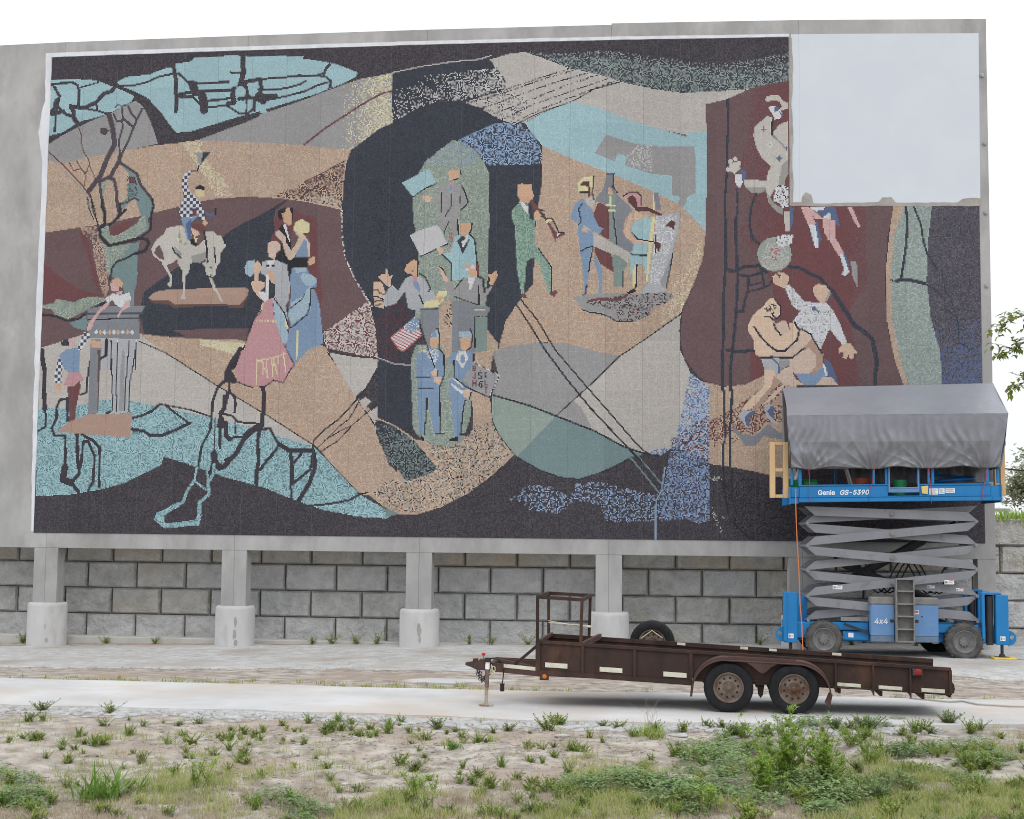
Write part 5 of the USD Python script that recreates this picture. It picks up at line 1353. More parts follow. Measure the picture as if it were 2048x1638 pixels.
for x0, x1, z0, z1 in ((8.955, 9.14, 3.47, 3.60), (9.155, 9.28, 3.485, 3.60), (9.30, 9.495, 3.50, 3.60)):
    for k in range(5):
        z = z0 + .018 + k * (z1 - z0 - .03) / 4.5; ln.append(tiltbox(x0 + .012, x1 - .012 - .02 * (k % 3), PY0 - .0175, PY0 - .0165, z, z + .007))
obj('decal_print', ln, 'decal_print', lift)
for x, z in ((7.03, 1.52), (9.38, 1.66), (9.02, 1.555), (9.62, 1.50)):
    k = 1 if x < 9 or z > 1.6 else .75
    yy = Y0 + .157 if k == 1 else Y0 + .277
    dc = obj('decal', box(x - .10 * k, x + .10 * k, yy - .003, yy, z - .045 * k, z + .045 * k), 'decal_white', lift)
    obj('decal_print', join([box(x - .09 * k, x - .04 * k, yy - .005, yy - .0035, z - .03 * k, z + .02 * k), box(x - .03 * k, x + .085 * k, yy - .005, yy - .0035, z - .02 * k, z - .012 * k), box(x - .03 * k, x + .07 * k, yy - .005, yy - .0035, z, z + .008 * k)]), 'decal_print', dc)
    obj('decal_print', box(x - .0 * k, x + .09 * k, yy - .005, yy - .0035, z + .024 * k, z + .04 * k), 'decal_red', dc)
for x, z, w in ((6.02, .47, .055), (7.30, .50, .055), (10.43, .49, .055)):
    yy = Y0 - .021 if x != 7.30 else Y0 + .139
    dc = obj('decal', box(x - w, x + w, yy - .003, yy, z - .045, z + .05), 'decal_white', lift)
    if x != 7.30: obj('decal_print', join([box(x - w + .01, x - .01, yy - .005, yy - .0035, z - .03, z + .03), box(x + .005, x + w - .01, yy - .005, yy - .0035, z - .02, z - .012), box(x + .005, x + w - .01, yy - .005, yy - .0035, z + .01, z + .02)]), 'decal_print', dc)
dc = obj('decal', box(8.60, 8.70, Y0 - .064, Y0 - .061, .98, 1.06), 'decal_white', lift)
obj('decal_print', box(8.61, 8.69, Y0 - .066, Y0 - .0645, 1.0, 1.05), 'decal_red', dc)
def tilt(m): v = np.array(m[0]); v[:, 2] += pz(v[:, 0]); return v, m[1]
obj('lettering', tilt(words('Genie', .098, (6.605, PY0 - .0125, 3.487), .004)), 'letter_white', lift)
obj('lettering', tilt(words('GS-5390', .098, (7.065, PY0 - .0125, 3.487), .004, .22)), 'letter_white', lift)
obj('lettering', words('4x4', .115, (7.755, Y0 - .0605, .765), .004, .15), 'letter_faded', lift)
obj('tag_paper', tilt((np.array([(8.80, PY0 - .05, 3.50), (8.92, PY0 - .06, 3.48), (8.93, PY0 - .055, 3.66), (8.79, PY0 - .045, 3.65)]), np.array([(0, 1, 2), (0, 2, 3)]))), 'yellow_paper', lift)

# things on and around the lift
def bucket(name, label, c, r, h, m):
    b = lthing(name, label, 'bucket', c)
    obj('body', lathe([(0, .004), (r * .86, 0), (r, h), (r * 1.04, h), (r * 1.04, h - .05), (r * 1.0, h - .05), (r * .97, h - .02), (r * .84, .01), (0, .01)], (0, 0, 0), 'z', 28), m, b, smooth=35)
    obj('rib', join([lathe([(r * .96, h * .7), (r * 1.03, h * .7), (r * 1.03, h * .74), (r * .96, h * .74)], (0, 0, 0), 'z', 28)]), m, b)
    obj('handle', tube([(r * 1.05 * math.cos(t), -.02 - r * .3 * math.sin(t), h - .06 - r * .8 * math.sin(t)) for t in np.linspace(0, PI, 14)], .004, 6), 'steel', b)
    return b
bucket('bucket', 'green bucket standing in the gateway of the lift platform', (8.40, PY0 + .35, 3.515), .145, .33, 'green_plastic')
bucket('bucket', 'green bucket behind the left end rail of the lift platform', (6.17, PY0 + .42, 3.475), .145, .36, 'green_plastic')
bucket('bucket', 'red bucket behind the lift rail next to the white ladder', (7.60, PY0 + .50, 3.50), .17, .38, 'red_plastic')
bin_ = lthing('storage_bin', 'dark green storage bin on the lift platform', 'bin', (6.50, PY0 + .6, 3.48))
obj('body', box(-.16, .16, -.14, .14, 0, .34, .02), 'green_plastic', bin_); obj('rim', box(-.175, .175, -.155, .155, .34, .37, .01), 'green_plastic', bin_)
lad = lthing('step_ladder', 'white step ladder folded out under the grey tarp on the platform', 'ladder', (6.9, PY0 + .75, 3.47), world=True)
for x0, x1 in ((6.10, 6.30), (7.50, 7.32)):
    obj('leg', beam((x0, PY0 + .62, 3.49), (x1, PY0 + .66, 4.12), .06, .03), 'white_paint', lad)
    obj('leg', beam((x0, PY0 + 1.05, 3.49), (x1, PY0 + .95, 4.12), .06, .03), 'white_paint', lad)
obj('top_board', box(6.28, 7.34, PY0 + .62, PY0 + 1.0, 4.10, 4.13), 'white_paint', lad)
hose = lthing('hose_coil', 'blue hose coiled on the right half of the platform', 'hose', (9.6, PY0 + .6, 3.50))
obj('coil', tube([(.42 * math.cos(t), .22 * math.sin(t), .05 + .028 * t) for t in np.linspace(0, 2.6 * 2 * PI, 90)], .035, 8), 'blue_hose', hose, smooth=True)

# tarp: roof from the ridge down to the fold, then hanging to the rail
def fold(s, z, seed=0):
    o = (0.010 + .018 * np.clip(z - 4.3, 0, 1)) * np.sin(31 * s + 9 * meshkit.noise(np.stack([s * 2, z * 2, 0 * s], -1), 3)) * np.clip((5.2 - z) * 2.2, 0, 1)
    for k, x in enumerate((6.42, 7.78, 8.92, 10.16)):
        dx, dz = s - x, z - 4.0
        r = np.hypot(dx, dz) + .03; ph = np.arctan2(dx, dz + .02)
        o = o - .085 * np.exp(-(r / .26) ** 2) + .065 * np.exp(-r / .60) * (.55 - np.abs(np.sin(9 * ph + k * 1.3 + 1.5 * meshkit.noise(np.stack([s * 2, z * 2, 0 * s + k], -1), 7))) ** .55) * np.clip(r * 4, 0, 1)
    o = o + (meshkit.fbm(np.stack([s * 1.1, z * 1.6, 0 * s], -1), 3, 12) - .5) * .17 * np.clip((5.25 - z) * 1.5, 0, 1)
    o = o - .02 * np.abs(np.sin((s - 6.42) * 2.3)) * np.clip((5.2 - z), 0, 1)
    return o
tarp = lthing('tarp', 'grey tarp draped over the platform of the scissor lift', 'tarp', (8.2, 31.2, 4.0), world=True)
sx_ = np.linspace(0, 1, 260)
def edge_x(t, z):          # left and right edges of the drape
    return 5.945 + (5.20 - z) * .07, 10.60 - (5.22 - z) * .16
rows_ = []
for z in np.linspace(5.205, 4.05, 46):
    a, b = edge_x(0, z); s = a + (b - a) * sx_
    sag = 4.03 + .05 * np.abs(np.sin((sx_ - .08) * PI * 3.4)) + .012 * np.sin(sx_ * 40)
    zz = z if z > 4.6 else 4.6 - (4.6 - z) * (4.6 - sag) / (4.6 - 4.05)
    zz = zz + 0 * s + (s - 5.95) * .013
    rows_.append(np.stack([s, PY0 - .17 - fold(s, zz) + (5.2 - z) * .03, zz], -1))
obj('drape', grid(np.array(rows_)), 'tarp', tarp, smooth=True)
rows2 = []
for t in np.linspace(0, 1, 30):
    z = 4.62 + (4.045 - 4.62) * t
    a, b = edge_x(0, z); s = np.linspace(6.28, 10.20, 220)
    f = (s - a) / (b - a); sag = 4.035 + .05 * np.abs(np.sin((f - .08) * PI * 3.4)) + .012 * np.sin(f * 40)
    zz = 4.62 + (sag - 4.62) * t + (s - 5.95) * .013
    rows2.append(np.stack([s, PY0 - .17 - fold(s, zz) + (5.2 - z) * .03 - .008, zz], -1))
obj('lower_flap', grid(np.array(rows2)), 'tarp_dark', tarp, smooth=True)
RY = 31.85
rr = []
for t in np.linspace(0, 1, 26):
    a = 5.985 + (5.945 - 5.985) * t - .05 * math.sin(PI * t) * 0 + .03 * math.sin(PI * t); b = 10.665 + (10.60 - 10.665) * t
    s = a + (b - a) * np.linspace(0, 1, 140)
    y = RY + (PY0 - .17 - RY) * t
    z = 5.965 + (5.205 - 5.965) * t + (s - 5.95) * (.024 + (.013 - .024) * t) - .03 * math.sin(PI * t) - .03 * np.sin(np.linspace(0, 1, 140) * PI) ** 2 * math.sin(PI * t)
    z = z + (meshkit.fbm(np.stack([s * 1.2, 0 * s + t * 2, 0 * s], -1), 3, 4) - .5) * .045 * math.sin(PI * t)
    rr.append(np.stack([s, 0 * s + y, z], -1))
obj('roof', grid(np.array(rr)), 'tarp', tarp, smooth=True)
bk = []
for z in np.linspace(5.97, 3.75, 14):
    s = np.linspace(7.5 if z < 4.2 else 5.985, 10.665, 60); bk.append(np.stack([s, RY + .01 + .03 * np.sin(s * 14) * (5.97 - z) + 0 * s, 0 * s + z + (s - 5.95) * .024], -1))
obj('back_flap', grid(np.array(bk)), 'tarp', tarp, smooth=True)
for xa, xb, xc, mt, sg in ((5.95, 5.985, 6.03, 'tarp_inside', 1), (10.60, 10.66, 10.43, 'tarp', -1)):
    q = []
    for t in np.linspace(0, 1, 14):
        y = PY0 - .16 + (RY - PY0 + .15) * np.linspace(0, 1, 30); f = np.linspace(0, 1, 30)
        ztop = 5.20 + (5.955 - 5.20) * f + ((xa - 5.95) * (.013 + (.024 - .013) * f)); zb = 4.10
        x = (xa + (xb - xa) * f) + (xc - xa) * t * (1 - .0 * f) + .03 * np.sin(y * 16 + t * 3) * t
        q.append(np.stack([x, y, ztop + (zb - ztop) * t], -1))
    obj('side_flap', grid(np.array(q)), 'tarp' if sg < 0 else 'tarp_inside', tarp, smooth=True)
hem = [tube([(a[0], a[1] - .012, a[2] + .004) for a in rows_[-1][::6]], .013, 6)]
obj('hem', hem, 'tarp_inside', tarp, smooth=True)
# red tie ropes
for k, (x0, x1, zb) in enumerate(((6.41, 6.43, 3.35), (7.80, 7.69, 3.35), (8.92, 8.99, 3.28), (10.16, 10.06, 3.36))):
    tops = ('left end', 'second from the left, beside the gate', 'right of the gate by the paper tag', 'right end')
    o = tube([(x0, PY0 - .12, 4.06 + pz(x0)), (x0 + (x1 - x0) * .5 + .01, PY0 - .10, 3.75 + pz(x0)), (x1, PY0 - .075, 3.55 + pz(x0)), (x1 + .005, PY0 - .06, zb + pz(x1))], .008, 6)
    tag_ = ('red rope tying the tarp down at the left end of the platform', 'red rope tying the tarp down over the last digits of the model lettering', 'red rope tying the tarp down by the yellow paper tag', 'red rope tying the tarp down at the right end of the platform')[k]
    lobj('tie_rope', o, 'red_rope', None, label=tag_, cat='rope', group='red ropes holding the tarp')
lobj('extension_cord', tube([(6.135, PY0 - .05, 3.62), (6.13, PY0 - .08, 3.3), (6.15, PY0 - .09, 2.6), (6.19, PY0 - .10, 1.8), (6.205, PY0 - .11, 1.2), (6.24, PY0 - .12, .7), (6.26, PY0 - .14, .1), (6.3, PY0 - .2, .06), (6.7, PY0 - .35, .05)], .011, 6), 'orange_cord', None, smooth=True, label='orange extension cord hanging from the left corner of the lift platform', cat='cord')
# wooden ladder frames at both ends of the platform
def wood_frame(label, x0, x1, z0, z1, y):
    w = lthing('wooden_frame', label, 'frame', ((x0 + x1) / 2, y, z0))
    hw = (x1 - x0) / 2; h = z1 - z0
    for s in (-1, 1): obj('stile', box(min(s * hw, s * (hw - .115)), max(s * hw, s * (hw - .115)), 0, .14, 0, h, .006), 'pine_wood', w)
    for z in (.0, h * .5 - .04, h - .075): obj('rail', box(-hw + .116, hw - .116, .01, .13, z + .004, z + .075, .005), 'pine_wood', w)
wood_frame('pale wooden ladder frame standing at the left end of the lift platform', 5.60, 6.0, 3.43, 4.65, PY0 + .12)
w = lthing('wooden_frame', 'pale wooden frame seen edge-on at the right end of the lift platform', 'frame', (10.53, PY0 + .1, 3.50))
obj('stile', box(-.055, .045, 0, .12, 0, 1.22, .006), 'pine_wood', w); obj('stile', box(-.055, .045, .55, .67, 0, 1.22, .006), 'pine_wood', w)
obj('rail', box(-.05, .10, .121, .549, 1.10, 1.19, .005), 'pine_wood', w); obj('rail', box(-.05, .04, .121, .549, .05, .14, .005), 'pine_wood', w)
# pads under the jacks
for lab, x, y, r in (('yellow pad under the nearest right outrigger of the lift', 10.44, Y0 + .02, .23), ('yellow pad under the far right outrigger of the lift', 10.14, Y1 - .25, .20)):
    z = .0 + float(ground_z(x, y)) + .012
    lobj('outrigger_pad', box(x - r, x + r, y - r, y + r, z, z + .045, .012), 'yellow_pad', None, label=lab, cat='pad', group='yellow outrigger pads')
cz = lambda x, y: float(ground_z(x, y)) + .03
obj('extension_cord', tube([(x, y, cz(x, y)) for x, y in ((10.4, 30.9), (10.9, 30.0), (11.6, 29.6), (12.6, 30.1), (14, 30.2))], .012, 6), 'grey_cord', None, smooth=True, label='grey cord lying on the gravel right of the lift', cat='cord')
obj('water_hose', tube([(x, y, .02) for x, y in ((6.5, 23.4), (7.0, 22.9), (7.25, 23.0), (7.35, 22.6), (7.8, 22.4), (8.6, 22.3), (10, 22.0))], .016, 6), 'grey_cord', None, smooth=True, label='pale hose lying on the concrete path behind the trailer tail', cat='hose')

# ------------------------------------------------------------------ the rusty trailer (own frame: x to its tail, y away, z up)
TB, TYAW, TILT = (3.67, 21.29, 0.0), -math.radians(8.0), 0.0445
trailer = thing('utility_trailer', 'rusty brown flatbed trailer with two axles parked on the path', 'trailer', TB, TYAW)
W = 1.52; YS = .10                      # near side board plane, bed width
def top(x): return .833 - TILT * x
def side(x0, x1, h, y0, y1, h1=None):
    h1 = h if h1 is None else h1
    return prism([(x0, top(x0) - h), (x1, top(x1) - h1), (x1, top(x1)), (x0, top(x0))], y0, y1)
def rbar(x0, x1, d0, d1, y0, y1):       # bar parallel to the rail, d0..d1 below it
    return prism([(x0, top(x0) - d1), (x1, top(x1) - d1), (x1, top(x1) - d0), (x0, top(x0) - d0)], y0, y1)
XF, XM, XR = -3.29, -.95, 2.78
obj('side_board', join([side(XF, XM, .46, YS, YS + .02, .46), rbar(XF, XM, .43, .50, YS - .03, YS + .05), side(XF, -2.40, .52, YS - .004, YS + .03, .50)]), 'rust_brown', trailer, label='front near side board')
obj('side_board', join([side(XM + .004, XR, .44, YS + .004, YS + .024, .365), rbar(XM + .01, XR, .36, .375, YS - .02, YS + .05)]), 'rust_brown', trailer, label='rear near side board')
obj('side_board', join([side(XF, XR - .02, .44, YS + W - .02, YS + W, .37)]), 'rust_brown', trailer, label='far side board')
obj('top_rail', rbar(XF - .005, XR + .01, -.016, .028, YS - .028, YS + .035), 'rust_brown', trailer)
obj('top_rail', rbar(XF - .005, XR - .02, -.014, .05, YS + W - .045, YS + W + .02), 'rust_brown', trailer)
obj('front_board', prism([(XF - .015, top(XF) - .43), (XF + .015, top(XF) - .43), (XF + .015, top(XF) - .005), (XF - .015, top(XF) - .005)], YS + .021, YS + W - .021), 'rust_brown', trailer)
obj('floor', rbar(XF + .02, XR - .05, .36, .39, YS + .03, YS + W - .03), 'rust_brown', trailer)
obj('front_post', prism([(XF - .025, top(XF) - .44), (XF + .045, top(XF) - .44), (XF + .045, top(XF) + .0), (XF - .025, top(XF) + .0)], YS - .035, YS - .006), 'rust_brown', trailer)
for x in (-2.60, -1.815, -.975): obj('rib', prism([(x - .022, top(x) - .43), (x + .022, top(x) - .43), (x + .022, top(x) - .03), (x - .022, top(x) - .03)], YS - .034, YS - .002), 'rust_brown', trailer)
for x in (1.14, 1.68, 2.21):
    obj('rib', prism([(x - .012, top(x) - .44), (x + .012, top(x) - .47), (x + .012, top(x) - .03), (x - .012, top(x) - .03)], YS - .055, YS - .0), 'rust_brown', trailer)
    obj('gusset', prism([(x - .05, top(x) - .372), (x + .012, top(x) - .45), (x + .012, top(x) - .372)], YS - .05, YS + .06), 'rust_brown', trailer)
obj('tail_post', join([prism([(XR - .02, top(XR) - .375), (XR + .02, top(XR) - .375), (XR + .02, top(XR) - .02), (XR - .02, top(XR) - .02)], YS - .03, YS + .05), prism([(XR + .0, top(XR) - .37), (XR + .05, top(XR) - .35), (XR + .065, top(XR) - .29), (XR + .05, top(XR) - .22), (XR + .021, top(XR) - .19)], YS + .0, YS + .05), box(XR - .02, XR + .02, YS + .06, YS + W, top(XR) - .42, top(XR) - .32)]), 'rust_brown', trailer)
obj('cross_members', join([prism([(x - .02, top(x) - .47), (x + .02, top(x) - .47), (x + .02, top(x) - .391), (x - .02, top(x) - .391)], YS + .05, YS + W - .05) for x in np.arange(-3.0, 2.8, .6)]), 'rust_brown', trailer)
# tongue, coupler, jack, chain
yc = YS + W / 2
obj('tongue', join([beam((-4.05, yc - .06, .60), (-3.2, YS + .08, .515), .06, .11), beam((-4.05, yc + .06, .60), (-3.2, YS + W - .08, .515), .06, .11), beam((-4.0, yc, .60), (-2.3, yc, .50), .07, .10),
    beam((-3.98, YS - .005, .575), (-3.25, YS - .005, .515), .04, .13), box(-4.04, -3.96, YS, yc + .05, .54, .64)]), 'rust_brown_light', trailer)
obj('brace', beam((-3.66, YS + .06, .60), (-3.27, YS + .06, .935), .05, .045), 'rust_brown', trailer)
obj('coupler', join([prism([(-4.39, .60), (-4.30, .57), (-4.20, .525), (-4.02, .53), (-4.02, .66), (-4.15, .67), (-4.28, .655), (-4.39, .635)], YS - .05, YS + .07), box(-4.28, -4.20, YS - .03, YS + .05, .655, .70, .01), box(-4.18, -4.05, YS - .03, YS + .05, .66, .695, .01)]), 'rust_brown_light', trailer)
obj('knob', join([cyl((-4.12, YS + .01, .69), (-4.12, YS + .01, .755), .006, 8), lathe([(0, 0), (.022, .0), (.03, .015), (.012, .022), (0, .022)], (-4.12, YS + .01, .745), 'z', 12), box(-4.15, -4.09, YS, YS + .015, .765, .785)]), 'red_knob', trailer)
jk = obj('jack', join([cyl((-4.055, YS - .085, .02), (-4.05, YS - .085, .40), .027, 14), cyl((-4.055, YS - .085, .005), (-4.055, YS - .085, .022), .11, 18)]), 'zinc', trailer)
obj('jack_sleeve', cyl((-4.05, YS - .085, .28), (-4.042, YS - .085, .66), .033, 14), 'rim_rust', jk)
obj('jack_head', join([cyl((-4.043, YS - .085, .55), (-4.04, YS - .085, .67), .0345, 14)]), 'white_paint', jk)
obj('crank', join([tube([(-4.05, YS - .085, .70), (-3.95, YS - .09, .715), (-3.86, YS - .09, .70), (-3.78, YS - .09, .655), (-3.74, YS - .09, .635)], .014, 8), cyl((-4.04, YS - .085, .66), (-4.04, YS - .085, .72), .05, 14)]), 'dark_steel', jk)
def chain(p0, p1, sag, n, r=.011, R=.026):
    ms = []; ts = np.linspace(0, 1, n)
    P = np.array([np.array(p0) + (np.array(p1) - p0) * t - np.array([0, 0, sag * 4 * t * (1 - t)]) for t in ts])
    for k in range(n - 1):
        d = P[k + 1] - P[k]; L = np.linalg.norm(d); d /= L; s = np.cross(d, (0, 1, 0) if k % 2 else (.3, .2, 1)); s /= np.linalg.norm(s)
        ms.append(tube([(P[k] + P[k + 1]) / 2 + d * L * .72 * math.cos(a) + s * R * math.sin(a) for a in np.linspace(0, 2 * PI, 11)], r * .6, 5, False))
    return ms
obj('safety_chain', join(chain((-4.21, YS - .06, .545), (-4.03, YS - .06, .55), .18, 13) + chain((-4.19, YS, .54), (-4.01, YS, .55), .15, 12)), 'dark_steel', trailer)
obj('safety_chain', join(chain((-3.985, YS - .06, .60), (-3.95, YS - .06, .58), .15, 9)), 'pale_rope', trailer)
obj('plug_cable', join([tube([(-3.80, YS - .05, .57), (-3.80, YS - .06, .45), (-3.815, YS - .06, .34)], .009, 6), box(-3.845, -3.785, YS - .09, YS - .03, .22, .33, .008), box(-3.85, -3.78, YS - .095, YS - .025, .325, .335)]), 'black_cable', trailer)
# reflective tape, lamps
for x0, x1, d in ((-3.17, -2.83, .345), (-2.34, -2.0, .355), (-1.385, -1.04, .36), (1.165, 1.505, .345), (1.76, 2.095, .345), (2.37, 2.70, .34)):
    obj('reflective_tape', rbar(x0, x1, d - .035, d + .035, YS - .012 if x0 < -1 else YS - .004, YS - .0045 if x0 < -1 else YS + .003), 'tape_cream', trailer)
obj('reflective_tape', prism([(-3.80, .575), (-3.30, .537), (-3.30, .59), (-3.80, .63)], YS - .031, YS - .026), 'tape_cream', trailer)
for x, w in ((-1.15, .055), (-.155, .05), (.295, .05), (1.285, .06)):
    obj('reflective_tape', rbar(x - w * 1.2, x + w * 1.2, -.009, .030, YS + W - .05, YS + W - .0455), 'tape_cream', trailer)
obj('marker_lamp', join([box(-3.25, -3.11, YS - .036, YS - .006, .40, .50, .006)]), 'rust_brown', trailer)
obj('marker_lens', lathe([(0, -.012), (.022, -.01), (.034, .0), (.034, .01)], (-3.175, YS - .037, .455), 'y', 16), 'amber_lens', trailer)
obj('tail_lamp', join([prism([(2.24, top(2.25) - .125), (2.38, top(2.38) - .115), (2.38, top(2.38) + .0 - .03), (2.24, top(2.25) - .03)], YS - .07, YS - .004)]), 'rust_brown_light', trailer)
obj('tail_lens', lathe([(0, -.012), (.03, -.01), (.042, 0), (.042, .01)], (2.315, YS - .071, top(2.3) - .072), 'y', 16), 'red_lens', trailer)
# tandem fender
def fender_outline():
    r = .452; P = []
    for t in np.linspace(math.radians(176), math.radians(97), 12): P.append((-.46 + r * 1.10 * math.cos(t), .345 + (r + .03) * math.sin(t)))
    for t in np.linspace(math.radians(83), math.radians(-12), 12): P.append((.575 + r * 1.08 * math.cos(t), .335 + (r) * math.sin(t)))
    return P
FO = fender_outline(); pr = np.array(FO)
fm = grid(np.stack([np.stack([pr[:, 0], np.full(len(pr), y), pr[:, 1] + dz], -1) for y, dz in ((-.02, -.055), (-.025, -.01), (-.01, .0), (.10, .012), (.24, .006))]))
inner = [(-.46 + .40 * math.cos(t), .345 + .44 * math.sin(t)) for t in np.linspace(math.radians(60), math.radians(95), 6)]
skirt = [(-.43, .815), (-.18, .755), (-.06, .68), (.02, .61), (.075, .585), (.13, .61), (.20, .68), (.32, .74), (.56, .765), (.56, .80), (-.43, .825)]
fd = obj('fender', fm, 'rust_brown_light', trailer, smooth=40)
obj('fender_skirt', prism(skirt, -.022, -.014), 'rust_brown_light', fd)
obj('fender_lip', tube([(a, -.022, b - .055) for a, b in FO], .012, 6), 'rust_brown_light', fd)
obj('mud_bracket', join([prism([(.98, .18), (1.05, .10), (1.09, .30), (1.04, .32)], .0, .12), prism([(-.99, .22), (-.955, .22), (-.93, .40), (-.97, .40)], .0, .06)]), 'rust_brown_light', fd)
def twheel(c, r=.355, w=.22, parent=trailer, rimm='rim_rust'):
    x, y, z = c
    parent = obj('wheel', lathe([(r * .60, .03), (r * .64, .01), (r * .80, -.004), (r * .93, .012), (r * .985, .035), (r, .06), (r, w - .06), (r * .93, w - .01), (r * .6, w - .03)], c, 'y', 56), 'rubber', parent, smooth=40)
    rr = r * .61
    rim = obj('rim', lathe([(rr, .028), (rr * 1.0, .012), (rr * .95, .010), (rr * .90, .03), (rr * .84, .055), (rr * .70, .050), (rr * .42, .035), (rr * .36, .045), (rr * .18, .045), (rr * .17, .0), (rr * .10, -.015), (0, -.015)], c, 'y', 48), rimm, parent, smooth=35)
    holes = []
    for k in range(10):
        a = k * 2 * PI / 10 + .15; q = (x + rr * .63 * math.cos(a), z + rr * .63 * math.sin(a)); holes.append(cyl((q[0], y + .043, q[1]), (q[0], y + .052, q[1]), .017, 12))
    obj('vent_holes', holes, 'dark_void', parent)
    n = []
    for k in range(6):
        a = k * 2 * PI / 6; q = (x + rr * .34 * math.cos(a), z + rr * .34 * math.sin(a)); n.append(cyl((q[0], y + .022, q[1]), (q[0], y + .046, q[1]), .009, 6))
    obj('lug_nuts', n, rimm, parent)
twheel((-.42, -.015, .364), .366); twheel((.533, -.015, .364), .366)
for x in (-.42, .533):
    obj('tyre', lathe([(.2, 0), (.33, 0), (.355, .05), (.355, .16), (.33, .21), (.2, .21)], (x, YS + W - .07, .357), 'y', 40), 'rubber', trailer, smooth=40)
obj('axle', join([cyl((-.42, .1, .36), (-.42, YS + W, .36), .035, 12), cyl((.533, .1, .36), (.533, YS + W, .36), .035, 12)]), 'rust_brown', trailer)
obj('leaf_spring', join([tube([(x0 + .42 * t, .24, .47 - .09 * (1 - (2 * t - 1) ** 2)) for t in np.linspace(0, 1, 9)], .022, 6) for x0 in (-.85, -.42, .10, .53)] + [prism([(.0, .40), (.11, .40), (.09, .25), (.055, .20), (.02, .25)], .20, .26)]), 'rust_brown', trailer)
# rack at the front
for x_, z_ in ((XF, 1.645), (-2.63, 1.615)):
    for y_ in (YS, YS + W - .02): obj('rack_post', beam((x_, y_, top(x_)), (x_ + (.015 if x_ > -3 else -.005), y_, z_), .045, .045), 'rust_brown', trailer)
obj('rack_top', join([beam((XF - .025, YS, 1.648), (-2.59, YS, 1.614), .046, .05), beam((XF - .025, YS + W - .02, 1.648), (-2.59, YS + W - .02, 1.614), .046, .05), beam((XF - .005, YS + .02, 1.647), (XF - .005, YS + W - .04, 1.647), .046, .05), beam((-2.615, YS + .02, 1.615), (-2.615, YS + W - .04, 1.615), .046, .05)]), 'rust_brown', trailer)
obj('rack_brace', join([beam((-2.62, YS + .03, top(-2.6) - .02), (-2.45, YS + W - .05, top(-2.4) + .03), .05, .08), beam((XF + .03, YS + .03, top(XF)), (XF + .05, YS + W - .05, top(XF) + .01), .05, .05)]), 'rust_brown_light', trailer)
obj('rope', join([tube([(XF, YS + W - .05, 1.17), (-2.95, YS + W - .07, 1.15), (-2.64, YS + W - .05, 1.13)], .007, 5), tube([(XF, YS + W - .05, 1.20), (-2.64, YS + W - .05, 1.10)], .006, 5), lathe([(.03, -.02), (.045, 0), (.03, .02)], (-2.64, YS + W - .05, 1.12), 'z', 10)]), 'pale_rope', trailer)
# spare tyre leaning inside on the far side board
_c, _s = math.cos(TYAW), math.sin(TYAW)
def tw(x, y, z): return (TB[0] + x * _c - y * _s, TB[1] + x * _s + y * _c, TB[2] + z)
sp = thing('spare_tyre', 'spare tyre on a pale rusty rim carried at the far side of the trailer', 'tyre', tw(-1.62, W + .17, 0), TYAW)
twheel((0, 0, .86), .365, .22, sp, 'rim_rust')
obj('rope', tube([(-.18, .0, .94), (.0, -.03, 1.07), (.17, -.0, .95)], .007, 5), 'pale_rope', sp)

# ------------------------------------------------------------------ stones
srng = np.random.default_rng(23)
def stone_mesh(r, flat, seed):
    q = np.random.default_rng(seed); s = trimesh.creation.icosphere(subdivisions=1, radius=1.0); v = np.array(s.vertices)
    v = v * (1 + .5 * (meshkit.fbm(v * 1.4 + seed, 3, seed)[:, None] - .5)); v = np.sign(v) * np.abs(v) ** .8
    return v * np.array([r * q.uniform(.9, 1.5), r * q.uniform(.6, 1.0), r * flat]), np.array(s.faces)
stones = []
protos = [obj('stone', stone_mesh(.085, .28, k), 'white_stone', None, smooth=50) for k in range(0)]
def near_edge(x): return np.interp(x, [-40, -7.6, -4.9, -2.3, .05, 2.7, 7.3, 40], [22.0, 21.45, 21.25, 20.84, 20.4, 20.16, 20.4, 21])
proto = []
for k in range(5):
    p = thing('stone', 'flat white stone flake among the rubble along the near edge of the path', 'stone', (0, 0, 0), 0, 'white stone flakes along the path'); obj('flake', stone_mesh(.075 + .012 * k, .26, 40 + k), 'white_stone', p, smooth=50); proto.append(p)
def put(p, first, loc, rz, sc=1.0):
    """move the first one itself, copy it afterwards"""
    if id(p) not in first:
        first[id(p)] = 1; x = UsdGeom.Xformable(p); x.ClearXformOpOrder(); x.AddTranslateOp().Set(Gf.Vec3d(*map(float, loc)))
        x.AddRotateZOp().Set(math.degrees(rz)); x.AddScaleOp().Set(Gf.Vec3f(*([sc] * 3))); return p
    return dup(p, loc, rz, sc)
first = {}
for k in range(170):
    x = srng.uniform(-7.6, 5.5); e = float(near_edge(x))
    if k < 145: y = e - abs(srng.normal(.35, .3)) - .02
    else: y = srng.uniform(14, 19.5)
    if k >= 145: x *= .6
    put(proto[k % 5], first, (x, y, float(ground_z(x, y)) + .006), srng.uniform(0, 6.3), srng.uniform(.45, 1.25) * (.55 if k >= 145 else 1.15))
def scatter_stones(name, pts, r0, r1, matname, label):
    base = [stone_mesh(1.0, .55, 70 + k) for k in range(6)]; out = []
    for (x, y) in pts:
        v, f = base[srng.integers(6)]; r = srng.uniform(r0, r1); a = srng.uniform(0, 6.28)
        w = rotz((v * r, f), a)[0]; out.append((w + np.array([x, y, float(ground_z(x, y)) + r * .15]), f))
    return obj(name, out, matname, None, kind='stuff', label=label)
P = []
while len(P) < 2600:
    x = srng.uniform(-8.5, 6); y = float(near_edge(x)) - abs(srng.normal(.25, .30)) + .05; P.append((x, y))
scatter_stones('rubble', P, .010, .055, 'white_stone', 'crushed white rubble along the near edge of the path')
